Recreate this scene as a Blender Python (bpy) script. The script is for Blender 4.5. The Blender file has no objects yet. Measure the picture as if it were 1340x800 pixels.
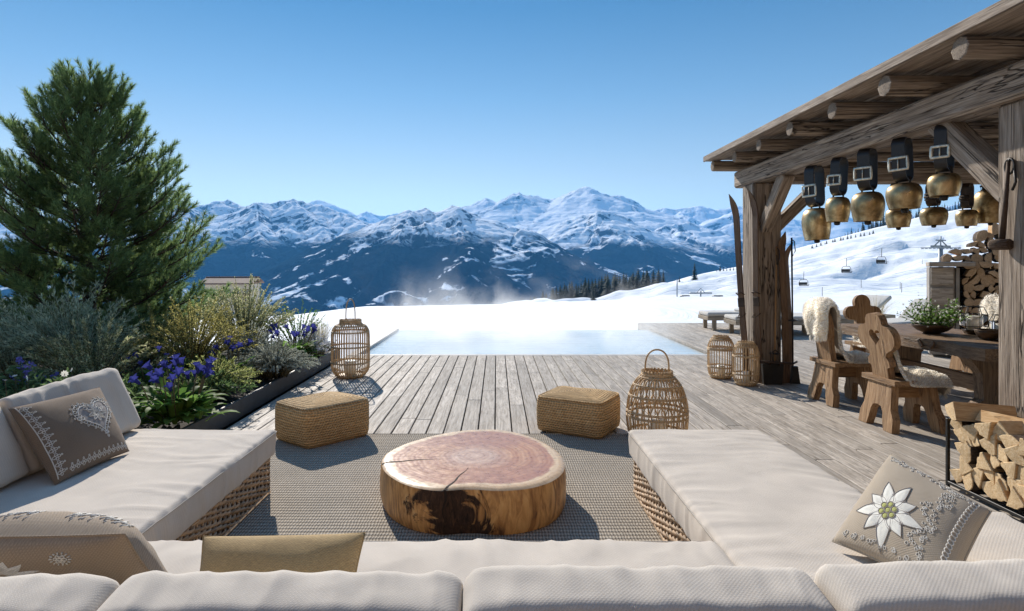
import bpy, bmesh, math, random
import numpy as np
from mathutils import Vector, Matrix, noise as mn

random.seed(7)
RNG = np.random.default_rng(11)
PI = math.pi
sin, cos, R = math.sin, math.cos, math.radians
scene = bpy.context.scene
COL = scene.collection
CAM_H = 1.5            # eye height above the deck
FPX, VX, VY = 780.0, 650.0, 348.0   # focal length and vanishing point of the photograph, in its pixels

def P(px, py, Y):
    """the point at depth Y seen at pixel px, py"""
    return Vector(((px - VX) / FPX * Y, Y, CAM_H - (py - VY) / FPX * Y))

# ------------------------------------------------------------------ objects
def link(o):
    COL.objects.link(o)
    return o

def tag(o, label=None, cat=None, group=None, kind=None):
    if label: o['label'] = label
    if cat: o['category'] = cat
    if group: o['group'] = group
    if kind: o['kind'] = kind
    return o

def thing(name, label, cat, loc=(0, 0, 0), rz=0.0, group=None):
    o = link(bpy.data.objects.new(name, None))
    o.empty_display_size = 0.1
    o.location = loc
    o.rotation_euler = (0, 0, rz)
    return tag(o, label, cat, group)

def dup(root, loc, rz=0.0, label=None, group=None, scale=None):
    r = link(root.copy())
    r.location = loc
    r.rotation_euler = (0, 0, rz)
    if scale: r.scale = scale
    if label: r['label'] = label
    if group: r['group'] = group
    for ch in list(root.children):
        c = link(ch.copy()); c.parent = r
        for g in list(ch.children):
            d = link(g.copy()); d.parent = c
    return r

def mesh_np(name, verts, faces, mats, gv=None, smooth=False, fmat=None):
    """verts (N,3); faces: array (M,k) or list of arrays of different k"""
    me = bpy.data.meshes.new(name)
    verts = np.asarray(verts, dtype=np.float32).reshape(-1, 3)
    if not isinstance(faces, list): faces = [faces]
    faces = [np.asarray(f, dtype=np.int32) for f in faces if len(f)]
    loops = np.concatenate([f.ravel() for f in faces])
    sizes = np.concatenate([np.full(len(f), f.shape[1], dtype=np.int32) for f in faces])
    starts = np.concatenate([[0], np.cumsum(sizes)[:-1]]).astype(np.int32)
    me.vertices.add(len(verts)); me.vertices.foreach_set('co', verts.ravel())
    me.loops.add(len(loops)); me.loops.foreach_set('vertex_index', loops)
    me.polygons.add(len(sizes))
    me.polygons.foreach_set('loop_start', starts)
    me.polygons.foreach_set('loop_total', sizes)
    if fmat is not None: me.polygons.foreach_set('material_index', np.asarray(fmat, dtype=np.int32))
    if smooth: me.polygons.foreach_set('use_smooth', np.ones(len(sizes), dtype=bool))
    if gv is not None:
        a = me.attributes.new('gv', 'FLOAT_VECTOR', 'POINT')
        a.data.foreach_set('vector', np.asarray(gv, dtype=np.float32).ravel())
    for m in (mats if isinstance(mats, (list, tuple)) else [mats]): me.materials.append(m)
    me.update(calc_edges=True)
    me.validate()
    return me

def obj_np(name, verts, faces, mats, parent=None, **k):
    o = link(bpy.data.objects.new(name, mesh_np(name, verts, faces, mats, **k)))
    if parent: o.parent = parent
    return o

ICO = None
class MB:
    """collects pieces of geometry; build() links them as ONE mesh object"""
    def __init__(s):
        s.v, s.f, s.g, s.m, s.sm = [], [], [], [], []
        s.mat = 0
    def add(s, verts, faces, gv=None, smooth=False, mat=None):
        b = len(s.v)
        s.v += [tuple(v) for v in verts]
        s.g += [tuple(g) for g in (gv if gv is not None else verts)]
        for f in faces:
            s.f.append(tuple(i + b for i in f))
            s.m.append(s.mat if mat is None else mat)
            s.sm.append(smooth)
    def box(s, c, size, rot=None, ch=0.004, axis=None, mat=None, smooth=False, taper=None):
        """chamfered box; gv = (along its long axis, across, across) + a random offset"""
        c = Vector(c); h = [x / 2 for x in size]
        ch = min(ch, min(h) * 0.9)
        if axis is None: axis = max(range(3), key=lambda i: size[i])
        order = [axis] + [i for i in range(3) if i != axis]
        off = (random.uniform(0, 50), random.uniform(0, 50), random.uniform(0, 50))
        vs, gs, idx = [], [], {}
        for sx in (-1, 1):
            for sy in (-1, 1):
                for sz in (-1, 1):
                    for k in range(3):
                        p = [sx * h[0], sy * h[1], sz * h[2]]
                        for i in range(3):
                            if i != k: p[i] -= (sx, sy, sz)[i] * ch
                        if taper: p = list(taper(p))
                        idx[(sx, sy, sz, k)] = len(vs)
                        gs.append(tuple(p[order[i]] + off[i] for i in range(3)))
                        q = Vector(p)
                        if rot is not None: q = rot @ q
                        vs.append(q + c)
        F = []
        I = idx
        for sg in (-1, 1):
            F.append([I[(sg, a, b, 0)] for a, b in ((-1, -1), (1, -1), (1, 1), (-1, 1))][::sg])
            F.append([I[(a, sg, b, 1)] for a, b in ((-1, -1), (1, -1), (1, 1), (-1, 1))][::-sg])
            F.append([I[(a, b, sg, 2)] for a, b in ((-1, -1), (1, -1), (1, 1), (-1, 1))][::sg])
        for a in (-1, 1):
            for b in (-1, 1):
                F.append([I[(a, b, -1, 0)], I[(a, b, 1, 0)], I[(a, b, 1, 1)], I[(a, b, -1, 1)]][::a * b])
                F.append([I[(a, -1, b, 0)], I[(a, 1, b, 0)], I[(a, 1, b, 2)], I[(a, -1, b, 2)]][::-a * b])
                F.append([I[(-1, a, b, 1)], I[(1, a, b, 1)], I[(1, a, b, 2)], I[(-1, a, b, 2)]][::a * b])
                for d in (-1, 1):
                    F.append([I[(a, b, d, 0)], I[(a, b, d, 1)], I[(a, b, d, 2)]][::a * b * d])
        s.add(vs, F, gs, smooth, mat)
        return s
    def tube(s, pts, r, sides=6, caps=True, closed=False, mat=None, smooth=True, squash=None):
        pts = [Vector(p) for p in pts]
        n = len(pts)
        rad = r if isinstance(r, (list, tuple)) else [r] * n
        off = random.uniform(0, 50)
        vs, gs, F = [], [], []
        up = None; L = 0
        for i, p in enumerate(pts):
            if closed: t = pts[(i + 1) % n] - pts[i - 1]
            else: t = pts[min(i + 1, n - 1)] - pts[max(i - 1, 0)]
            t = t.normalized() if t.length > 1e-9 else Vector((0, 0, 1))
            if up is None:
                a = Vector((0, 0, 1)) if abs(t.z) < 0.9 else Vector((1, 0, 0))
                up = (a - t * a.dot(t)).normalized()
            else:
                up = up - t * up.dot(t)
                up = up.normalized() if up.length > 1e-6 else t.orthogonal().normalized()
            sd = t.cross(up)
            if i: L += (p - pts[i - 1]).length
            for k in range(sides):
                a = 2 * PI * k / sides
                x, y = cos(a) * rad[i], sin(a) * rad[i]
                if squash: y *= squash
                vs.append(p + up * x + sd * y)
                gs.append((L + off, x + off, y))
        m = n if closed else n - 1
        for i in range(m):
            j = (i + 1) % n
            for k in range(sides):
                k2 = (k + 1) % sides
                F.append((i * sides + k, i * sides + k2, j * sides + k2, j * sides + k))
        if caps and not closed:
            F.append(tuple(range(sides))[::-1])
            F.append(tuple((n - 1) * sides + k for k in range(sides)))
        s.add(vs, F, gs, smooth, mat)
        return s
    def lathe(s, prof, segs=24, c=(0, 0, 0), mat=None, smooth=True, sx=1.0, sy=1.0, fn=None):
        """prof: (r, z) list from one end to the other"""
        vs, gs, F = [], [], []
        for i, (r, z) in enumerate(prof):
            for k in range(segs):
                a = 2 * PI * k / segs
                rr = r * (fn(a, i) if fn else 1)
                vs.append((c[0] + rr * cos(a) * sx, c[1] + rr * sin(a) * sy, c[2] + z))
                gs.append((a, z, r))
        for i in range(len(prof) - 1):
            for k in range(segs):
                k2 = (k + 1) % segs
                F.append((i * segs + k, i * segs + k2, (i + 1) * segs + k2, (i + 1) * segs + k))
        if prof[0][0] > 1e-4: F.append(tuple(range(segs))[::-1])
        if prof[-1][0] > 1e-4: F.append(tuple((len(prof) - 1) * segs + k for k in range(segs)))
        s.add(vs, F, gs, smooth, mat)
        return s
    def prism(s, outline, th, frame=None, holes=(), ch=0.0, axis=1, mat=None):
        """2D outline (u, v) extruded by th along w (centred); frame: 4x4 from (u, w, v) space"""
        bm = bmesh.new()
        loops = [list(outline)] + [list(h) for h in holes]
        es = []
        for lp in loops:
            vv = [bm.verts.new((p[0], 0, p[1])) for p in lp]
            es += [bm.edges.new((vv[i], vv[(i + 1) % len(vv)])) for i in range(len(vv))]
        bmesh.ops.triangle_fill(bm, edges=es, use_beauty=True, use_dissolve=False)
        bm.verts.index_update()
        base = [v.co.copy() for v in bm.verts]
        tris = []
        for f in bm.faces:
            t = [v.index for v in f.verts]
            if f.normal.y > 0: t = t[::-1]
            tris.append(t)           # facing -y
        bm.free()
        n = len(base); off = (random.uniform(0, 50), random.uniform(0, 50), random.uniform(0, 50))
        def G(p): 
            q = (p[2], p[0], p[1]) if axis == 1 else (p[0], p[2], p[1])
            return tuple(q[i] + off[i] for i in range(3))
        fr = frame or Matrix.Identity(4)
        V0 = [Vector((p.x, -th / 2, p.z)) for p in base]; V1 = [Vector((p.x, th / 2, p.z)) for p in base]
        vs = V0 + V1
        F = [tuple(t) for t in tris] + [tuple(i + n for i in t[::-1]) for t in tris]
        s.add([fr @ v for v in vs], F, [G(v) for v in vs], False, mat)
        vs, gs, F = [], [], []       # side walls on their own vertices
        for li, lp in enumerate(loops):
            ar = sum(lp[i][0] * lp[(i + 1) % len(lp)][1] - lp[(i + 1) % len(lp)][0] * lp[i][1] for i in range(len(lp)))
            b = len(vs); k = len(lp)
            for p in lp:
                for w in (-th / 2, th / 2):
                    q = Vector((p[0], w, p[1])); vs.append(fr @ q); gs.append(G(q))
            for i in range(k):
                j = (i + 1) % k
                q = (b + 2 * i, b + 2 * j, b + 2 * j + 1, b + 2 * i + 1)
                ccw = (ar > 0) == (li == 0)
                F.append(q if ccw else q[::-1])
        s.add(vs, F, gs, False, mat)
        return s
    def grid(s, fn, nu, nv, gfn=None, wrap_u=False, mat=None, smooth=True, flip=False):
        vs, gs, F = [], [], []
        for i in range(nu + (0 if wrap_u else 1)):
            for j in range(nv + 1):
                u, v = i / nu, j / nv
                vs.append(fn(u, v)); gs.append(gfn(u, v) if gfn else (u, v, 0))
        N = nu if wrap_u else nu + 1
        for i in range(nu):
            i2 = (i + 1) % N
            for j in range(nv):
                q = (i * (nv + 1) + j, i2 * (nv + 1) + j, i2 * (nv + 1) + j + 1, i * (nv + 1) + j + 1)
                F.append(q[::-1] if flip else q)
        s.add(vs, F, gs, smooth, mat)
        return s
    def build(s, name, mats, parent=None, loc=None):
        me = bpy.data.meshes.new(name)
        me.from_pydata(s.v, [], s.f)
        me.polygons.foreach_set('material_index', s.m)
        me.polygons.foreach_set('use_smooth', s.sm)
        a = me.attributes.new('gv', 'FLOAT_VECTOR', 'POINT')
        a.data.foreach_set('vector', np.array(s.g, dtype=np.float32).ravel())
        for m in (mats if isinstance(mats, (list, tuple)) else [mats]): me.materials.append(m)
        me.update()
        o = link(bpy.data.objects.new(name, me))
        if parent: o.parent = parent
        if loc: o.location = loc
        return o

def frame(origin, u, w, v):
    """matrix taking (u, w, v) prism space to the world"""
    M = Matrix.Identity(4)
    for i, a in enumerate((Vector(u), Vector(w), Vector(v))):
        for k in range(3): M[k][i] = a[k]
    for k in range(3): M[k][3] = origin[k]
    return M

def rot_between(a, b):
    return Vector(a).rotation_difference(Vector(b)).to_matrix()

# numpy gradient noise ------------------------------------------------------
_perm = np.random.default_rng(5).permutation(512)
_perm = np.concatenate([_perm, _perm, _perm])
_gr = np.random.default_rng(6).uniform(0, 2 * PI, 512)
_gx, _gy = np.cos(_gr), np.sin(_gr)
def pnoise(x, y):
    x = np.asarray(x, dtype=np.float64); y = np.asarray(y, dtype=np.float64)
    xi = np.floor(x).astype(np.int64); yi = np.floor(y).astype(np.int64)
    xf = x - xi; yf = y - yi
    xi &= 511; yi &= 511
    def g(ix, iy, dx, dy):
        h = _perm[_perm[ix & 511] + (iy & 511)]
        h = h & 511
        return _gx[h] * dx + _gy[h] * dy
    u = xf * xf * xf * (xf * (xf * 6 - 15) + 10); v = yf * yf * yf * (yf * (yf * 6 - 15) + 10)
    a = g(xi, yi, xf, yf); b = g(xi + 1, yi, xf - 1, yf)
    c = g(xi, yi + 1, xf, yf - 1); d = g(xi + 1, yi + 1, xf - 1, yf - 1)
    return ((a * (1 - u) + b * u) * (1 - v) + (c * (1 - u) + d * u) * v) * 1.5
def fbm(x, y, oct=5, gain=0.5, lac=2.03):
    s = 0; a = 1.0
    for i in range(oct):
        s = s + a * pnoise(x + 17.3 * i, y - 9.1 * i); a *= gain; x = x * lac; y = y * lac
    return s
def ridged(x, y, oct=5, gain=0.5, lac=2.07):
    s = 0; a = 1.0
    for i in range(oct):
        s = s + a * (1 - np.abs(pnoise(x + 13.7 * i, y + 5.3 * i)) * 2); a *= gain; x = x * lac; y = y * lac
    return s

# ------------------------------------------------------------------ materials
class NT:
    def __init__(s, name):
        s.m = bpy.data.materials.new(name); s.m.use_nodes = True
        s.t = s.m.node_tree; s.n = s.t.nodes
        s.out = s.n['Material Output']; s.p = s.n['Principled BSDF']
    def link(s, a, b): s.t.links.new(a, b)
    def sock(s, node, key, val):
        i = node.inputs[key]
        if hasattr(val, 'is_output') or isinstance(val, bpy.types.NodeSocket): s.link(val, i)
        else:
            if i.type == 'RGBA' and not hasattr(val, '__len__'): val = (val, val, val, 1)
            if i.type == 'RGBA' and len(val) == 3: val = (*val, 1)
            i.default_value = val
    def new(s, typ, **k):
        n = s.n.new(typ)
        for a, b in k.items(): setattr(n, a, b)
        return n
    def gv(s, scale=(1, 1, 1)):
        a = s.new('ShaderNodeAttribute', attribute_name='gv')
        return s.mapping(a.outputs['Vector'], scale)
    def obj(s, scale=(1, 1, 1)):
        a = s.new('ShaderNodeTexCoord')
        return s.mapping(a.outputs['Object'], scale)
    def pos(s, scale=(1, 1, 1)):
        a = s.new('ShaderNodeNewGeometry')
        return s.mapping(a.outputs['Position'], scale)
    def mapping(s, vec, scale):
        m = s.new('ShaderNodeMapping'); s.link(vec, m.inputs['Vector']); m.inputs['Scale'].default_value = scale
        return m.outputs[0]
    def noise(s, vec, scale=5, detail=4, rough=0.55, dist=0.0):
        n = s.new('ShaderNodeTexNoise'); s.link(vec, n.inputs['Vector'])
        n.inputs['Scale'].default_value = scale; n.inputs['Detail'].default_value = detail
        n.inputs['Roughness'].default_value = rough; n.inputs['Distortion'].default_value = dist
        return n.outputs['Fac']
    def voro(s, vec, scale=5, feature='F1', out='Distance'):
        n = s.new('ShaderNodeTexVoronoi', feature=feature); s.link(vec, n.inputs['Vector'])
        n.inputs['Scale'].default_value = scale
        return n.outputs[out]
    def math(s, op, a, b=0.0, c=0.0, clamp=False):
        n = s.new('ShaderNodeMath', operation=op, use_clamp=clamp)
        for i, x in enumerate((a, b, c)):
            if isinstance(x, bpy.types.NodeSocket): s.link(x, n.inputs[i])
            else: n.inputs[i].default_value = x
        return n.outputs[0]
    def ramp(s, fac, stops, interp='LINEAR'):
        n = s.new('ShaderNodeValToRGB'); s.link(fac, n.inputs[0])
        e = n.color_ramp.elements; n.color_ramp.interpolation = interp
        while len(e) < len(stops): e.new(0.5)
        for el, (p, c) in zip(e, stops):
            el.position = p
            if not hasattr(c, '__len__'): c = (c, c, c)
            el.color = (*c, 1)
        return n.outputs['Color']
    def mix(s, fac, a, b, mode='MIX'):
        n = s.new('ShaderNodeMix', data_type='RGBA', blend_type=mode)
        for i, x in ((0, fac), (6, a), (7, b)):
            if isinstance(x, bpy.types.NodeSocket): s.link(x, n.inputs[i])
            elif i == 0: n.inputs[0].default_value = x
            else: n.inputs[i].default_value = (*x, 1) if len(x) == 3 else x
        return n.outputs[2]
    def sep(s, vec):
        n = s.new('ShaderNodeSeparateXYZ'); s.link(vec, n.inputs[0]); return n.outputs
    def island(s):
        return s.new('ShaderNodeNewGeometry').outputs['Random Per Island']
    def oinfo(s):
        return s.new('ShaderNodeObjectInfo').outputs['Random']
    def remap(s, x, a, b, c, d):
        n = s.new('ShaderNodeMapRange'); s.link(x, n.inputs[0])
        for i, q in enumerate((a, b, c, d)): n.inputs[i + 1].default_value = q
        return n.outputs[0]
    def bright(s, col, fac):
        """multiply a colour by a scalar socket"""
        n = s.new('ShaderNodeVectorMath', operation='SCALE'); s.link(col, n.inputs[0])
        if isinstance(fac, bpy.types.NodeSocket): s.link(fac, n.inputs['Scale'])
        else: n.inputs['Scale'].default_value = fac
        return n.outputs[0]
    def bump(s, h, strength=0.3, dist=0.01, normal=None):
        n = s.new('ShaderNodeBump'); s.link(h, n.inputs['Height'])
        n.inputs['Strength'].default_value = strength; n.inputs['Distance'].default_value = dist
        if normal is not None: s.link(normal, n.inputs['Normal'])
        return n.outputs[0]
    def set(s, **k):
        names = dict(col='Base Color', rough='Roughness', metal='Metallic', normal='Normal', spec='Specular IOR Level',
                     coat='Coat Weight', coat_rough='Coat Roughness', sheen='Sheen Weight', trans='Transmission Weight', ior='IOR', alpha='Alpha',
                     emit='Emission Color', emit_s='Emission Strength', sss='Subsurface Weight', sss_r='Subsurface Radius', sheen_rough='Sheen Roughness')
        for a, b in k.items(): s.sock(s.p, names[a], b)
        return s
    def translucent(s, col, amount):
        t = s.new('ShaderNodeBsdfTranslucent'); s.sock(t, 'Color', col)
        m = s.new('ShaderNodeMixShader'); m.inputs[0].default_value = amount
        s.link(s.p.outputs[0], m.inputs[1]); s.link(t.outputs[0], m.inputs[2]); s.link(m.outputs[0], s.out.inputs['Surface'])
        return s

M = {}
def plain(name, col, rough=0.6, metal=0.0, var=0.15, scale=6, bump=0.0, bscale=40, **k):
    n = NT(name)
    v = n.obj()
    f = n.noise(v, scale, 4)
    c = n.ramp(f, [(0.3, tuple(x * (1 - var) for x in col)), (0.7, tuple(min(1, x * (1 + var)) for x in col))])
    n.set(col=c, rough=rough, metal=metal, **k)
    if bump: n.set(normal=n.bump(n.noise(v, bscale, 4), bump, 0.01))
    M[name] = n.m
    return n.m

def wood(name, dark, mid, light, grain=(0.8, 14, 14), isl=0.25, bump=0.35, rough=0.75, cracks=0.35, stain=0.0, bdist=0.006, gscale=5.0, spec=0.3, lines=0.0):
    n = NT(name)
    v = n.gv(grain)
    warp = n.noise(n.gv((1.2, 3, 3)), 1.5, 3)
    f1 = n.noise(v, gscale, 7, 0.62, 0.6)
    f2 = n.noise(n.gv((grain[0] * 3, grain[1] * 5, grain[2] * 5)), gscale, 4, 0.6)
    f3 = n.noise(n.gv((0.6, 2.2, 2.2)), 1.6, 4, 0.6)
    f = n.math('ADD', n.math('MULTIPLY', f1, 0.62), n.math('MULTIPLY', f2, 0.38))
    c = n.ramp(f, [(0.30, dark), (0.47, mid), (0.68, light)])
    b = n.remap(n.island(), 0, 1, 1 - isl, 1 + isl)
    b = n.math('MULTIPLY', b, n.remap(f3, 0.3, 0.7, 0.78, 1.18))
    c = n.bright(c, b)
    ck = n.noise(n.gv((grain[0] * 0.6, grain[1] * 2.2, grain[2] * 2.2)), gscale * 0.8, 3, 0.5, 0.8)
    crack = n.ramp(ck, [(0.33, 1.0), (0.385, 0.0)])
    if cracks: c = n.mix(n.math('MULTIPLY', crack, cracks), c, tuple(x * 0.25 for x in dark))
    if stain:
        st = n.ramp(n.math('ADD', n.noise(n.gv((1.3, 5, 5)), 2.4, 6, 0.7, 1.2), n.math('MULTIPLY', n.math('SUBTRACT', n.island(), 0.5), 0.16)), [(0.50, 0.0), (0.62, 1.0)])
        st = n.math('MULTIPLY', st, n.ramp(n.noise(n.gv((3, 22, 22)), 4, 4, 0.6), [(0.35, 0.2), (0.6, 1.0)]))
        c = n.mix(n.math('MULTIPLY', st, stain), c, tuple(x * 0.55 for x in dark))
    h = n.math('SUBTRACT', f, n.math('MULTIPLY', crack, 0.7))
    if lines:      # long drying cracks that follow the grain
        ln_ = n.noise(n.gv((0.30, 3.2, 3.2)), 4.0, 3, 0.55, 0.3)
        msk = n.ramp(n.noise(n.gv((0.5, 2.5, 2.5)), 2.2, 2), [(0.46, 0.0), (0.56, 1.0)])
        lc = n.math('MULTIPLY', n.ramp(n.math('ABSOLUTE', n.math('SUBTRACT', ln_, 0.5)), [(0.006, 1.0), (0.020, 0.0)]), msk)
        c = n.mix(n.math('MULTIPLY', lc, lines), c, tuple(x * 0.3 for x in dark))
        h = n.math('SUBTRACT', h, n.math('MULTIPLY', lc, 1.2))
    n.set(col=c, rough=n.remap(f, 0.3, 0.7, min(1, rough + 0.12), rough - 0.1), spec=spec, normal=n.bump(h, bump, bdist))
    M[name] = n.m
    return n.m

wood('deck_wood', (0.165, 0.134, 0.105), (0.385, 0.332, 0.274), (0.595, 0.535, 0.46), grain=(0.5, 9, 9), isl=0.24, stain=0.5, cracks=0.35, rough=0.72, bump=0.3)
wood('beam_wood', (0.072, 0.051, 0.036), (0.262, 0.203, 0.151), (0.51, 0.425, 0.34), grain=(0.35, 7, 7), isl=0.16, bump=1.0, bdist=0.014, cracks=0.7, lines=0.9)
wood('roof_wood', (0.075, 0.055, 0.040), (0.190, 0.145, 0.108), (0.36, 0.295, 0.23), grain=(0.5, 9, 9), isl=0.38, bump=0.6)
wood('chair_wood', (0.10, 0.054, 0.026), (0.30, 0.178, 0.090), (0.50, 0.33, 0.185), grain=(0.7, 8, 8), isl=0.14, bump=0.5, cracks=0.4, rough=0.65, lines=0.55)
wood('table_wood', (0.075, 0.045, 0.026), (0.205, 0.130, 0.076), (0.36, 0.245, 0.150), grain=(0.6, 10, 10), isl=0.14, bump=0.5, rough=0.55, cracks=0.5, lines=0.6)
wood('lounger_wood', (0.16, 0.12, 0.085), (0.33, 0.265, 0.195), (0.48, 0.41, 0.32), isl=0.1, bump=0.2)
wood('ski_wood', (0.05, 0.028, 0.016), (0.125, 0.072, 0.040), (0.23, 0.14, 0.08), grain=(0.9, 14, 14), isl=0.3, bump=0.3, rough=0.5)
wood('pole_wood', (0.17, 0.085, 0.035), (0.33, 0.18, 0.075), (0.46, 0.28, 0.13), grain=(0.9, 24, 24), isl=0.1, bump=0.2, rough=0.45)
wood('cane', (0.27, 0.165, 0.080), (0.52, 0.355, 0.190), (0.72, 0.54, 0.335), grain=(3, 40, 40), isl=0.3, bump=0.2, rough=0.55, cracks=0.15)
wood('wicker', (0.19, 0.115, 0.062), (0.42, 0.28, 0.165), (0.62, 0.455, 0.30), grain=(5, 60, 60), isl=0.38, bump=0.3, rough=0.6, cracks=0.2)
wood('log_end', (0.42, 0.26, 0.12), (0.68, 0.475, 0.255), (0.86, 0.69, 0.45), grain=(2, 9, 9), isl=0.22, bump=0.5, cracks=0.3, rough=0.8)
wood('beam_end', (0.10, 0.075, 0.055), (0.26, 0.205, 0.155), (0.42, 0.345, 0.27), grain=(2, 9, 9), isl=0.2, bump=0.5, cracks=0.5, rough=0.9)
wood('split_wood', (0.30, 0.155, 0.065), (0.53, 0.32, 0.145), (0.73, 0.52, 0.29), grain=(1.2, 16, 16), isl=0.18, bump=0.6, cracks=0.25, rough=0.8)
wood('grey_log_end', (0.24, 0.15, 0.085), (0.47, 0.33, 0.205), (0.68, 0.53, 0.36), grain=(2, 9, 9), isl=0.3, bump=0.5, cracks=0.4, rough=0.85)
wood('bark', (0.030, 0.020, 0.014), (0.095, 0.065, 0.045), (0.21, 0.155, 0.115), grain=(3, 14, 14), isl=0.3, bump=1.0, bdist=0.02, rough=0.9)
wood('pine_bark', (0.02, 0.014, 0.010), (0.06, 0.042, 0.030), (0.13, 0.095, 0.07), grain=(3, 8, 8), isl=0.2, bump=1.0, rough=0.9)
wood('stem_wood', (0.05, 0.04, 0.02), (0.12, 0.10, 0.05), (0.22, 0.19, 0.11), isl=0.3, bump=0.1, rough=0.8)
wood('chalet_wood', (0.10, 0.06, 0.035), (0.22, 0.14, 0.085), (0.34, 0.24, 0.15), isl=0.2, bump=0.2, grain=(0.4, 3, 3))

def fabric(name, col, pitch=0.006, var=0.08, bump=0.5, weave=0.14, mottled=0.0, isl=0.0):
    n = NT(name)
    k = 2 * PI / pitch
    v = n.gv()
    x, y, z = n.sep(v)[:3]
    q = [n.math('SINE', n.math('MULTIPLY', n.math('ADD', a, n.math('MULTIPLY', b, 0.5)), k)) for a, b in ((x, y), (y, x), (z, x))]
    w = n.math('ADD', n.math('MULTIPLY', q[0], q[1]), n.math('MULTIPLY', q[2], n.math('ADD', n.math('MULTIPLY', q[1], 0.5), n.math('MULTIPLY', q[0], 0.5))))
    fine = n.noise(v, 420, 3, 0.7)
    big = n.noise(v, 5, 5, 0.6)
    wn = n.remap(w, -1.2, 1.2, 0, 1)
    c = n.ramp(big, [(0.3, tuple(a * (1 - var) for a in col)), (0.7, tuple(min(1, a * (1 + var)) for a in col))])
    b = n.math('ADD', n.remap(wn, 0, 1, 1 - weave, 1 + weave * 0.6), n.remap(fine, 0.3, 0.7, -weave * 0.7, weave * 0.7))
    if mottled:
        thr = n.noise(n.gv((60, 420, 60)), 1.0, 3, 0.6)
        b = n.math('MULTIPLY', b, n.remap(thr, 0.3, 0.7, 1 - mottled, 1 + mottled))
    c = n.bright(c, b)
    h = n.math('ADD', n.math('MULTIPLY', wn, 0.7), n.math('MULTIPLY', fine, 0.5))
    n.set(col=c, rough=0.92, spec=0.15, sheen=0.15, sheen_rough=0.5, normal=n.bump(h, bump, pitch * 0.5))
    M[name] = n.m
    return n.m
fabric('beige_fabric', (0.585, 0.512, 0.43), 0.007, weave=0.10, bump=0.35)
fabric('beige_weave', (0.59, 0.525, 0.445), 0.0052, weave=0.13, bump=0.28)
fabric('piping', (0.50, 0.44, 0.37), 0.005, weave=0.1)
fabric('brown_linen', (0.225, 0.160, 0.108), 0.005, weave=0.22, bump=0.7)
fabric('heart_cloth', (0.30, 0.26, 0.235), 0.004, weave=0.2, bump=0.5)
fabric('taupe_weave', (0.34, 0.262, 0.187), 0.005, weave=0.3, bump=0.55)
fabric('sand_linen', (0.435, 0.36, 0.27), 0.005, weave=0.2, bump=0.7)
fabric('ochre_linen', (0.47, 0.325, 0.155), 0.005, weave=0.2, bump=0.6, mottled=0.25)
fabric('white_thread', (0.74, 0.70, 0.63), 0.004, weave=0.25, bump=0.8)
fabric('white_petal', (0.82, 0.79, 0.70), 0.004, weave=0.15, bump=0.6)
fabric('grey_thread', (0.33, 0.29, 0.26), 0.004, weave=0.2, bump=0.6)
fabric('lime_thread', (0.50, 0.50, 0.17), 0.004, weave=0.25, bump=0.6)
fabric('lounger_fabric', (0.63, 0.59, 0.53), 0.008, weave=0.1)
fabric('towel', (0.72, 0.71, 0.68), 0.008, weave=0.15)

def seagrass():
    n = NT('seagrass')
    v = n.gv()                      # x: along the braid, y: across the rows
    x, y, z = n.sep(v)[:3]
    k = 2 * PI / 0.021
    wob = n.math('MULTIPLY', n.math('SUBTRACT', n.noise(n.gv((3, 3, 3)), 3, 2), 0.5), 0.012)
    yy = n.math('ADD', y, wob)
    row = n.math('SINE', n.math('MULTIPLY', yy, k))
    tw = n.math('SINE', n.math('ADD', n.math('MULTIPLY', x, 2 * PI / 0.026), n.math('MULTIPLY', yy, k * 0.5)))
    f = n.math('ADD', n.math('MULTIPLY', row, 0.5), n.math('MULTIPLY', tw, 0.32))
    strand = n.noise(n.gv((16, 110, 16)), 1.2, 4, 0.65)
    band = n.noise(n.gv((0.6, 22, 0.6)), 1.0, 3, 0.5)
    c = n.ramp(strand, [(0.25, (0.29, 0.165, 0.070)), (0.5, (0.60, 0.39, 0.185)), (0.75, (0.80, 0.59, 0.34))])
    c = n.bright(c, n.math('MULTIPLY', n.remap(f, -0.8, 0.6, 0.50, 1.18), n.remap(band, 0.3, 0.7, 0.78, 1.2)))
    n.set(col=c, rough=0.85, spec=0.2, normal=n.bump(n.math('ADD', f, strand), 0.9, 0.006))
    M['seagrass'] = n.m
seagrass()

def rug():
    n = NT('rug_weave')
    v = n.obj()
    x, y, z = n.sep(n.obj((1, 0.42, 1)))[:3]
    k = 2 * PI / 0.025
    wb = n.math('MULTIPLY', n.noise(v, 14, 2), 0.02); x = n.math('ADD', x, wb)
    a = n.math('SINE', n.math('MULTIPLY', n.math('ADD', x, y), k * 0.72)); b = n.math('SINE', n.math('MULTIPLY', n.math('SUBTRACT', x, y), k * 0.72))
    w = n.math('MULTIPLY', a, b)
    wn = n.remap(w, -0.6, 0.6, 0, 1)
    fleck = n.noise(v, 95, 2, 0.8)
    big = n.noise(v, 2.2, 4, 0.6)
    c = n.mix(wn, (0.205, 0.172, 0.135), (0.48, 0.42, 0.34))
    c = n.bright(c, n.math('MULTIPLY', n.remap(fleck, 0.3, 0.7, 0.72, 1.25), n.remap(big, 0.3, 0.7, 0.9, 1.1)))
    n.set(col=c, rough=0.95, spec=0.1, normal=n.bump(n.math('ADD', wn, n.math('MULTIPLY', fleck, 0.5)), 0.9, 0.006))
    M['rug_weave'] = n.m
rug()

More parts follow.
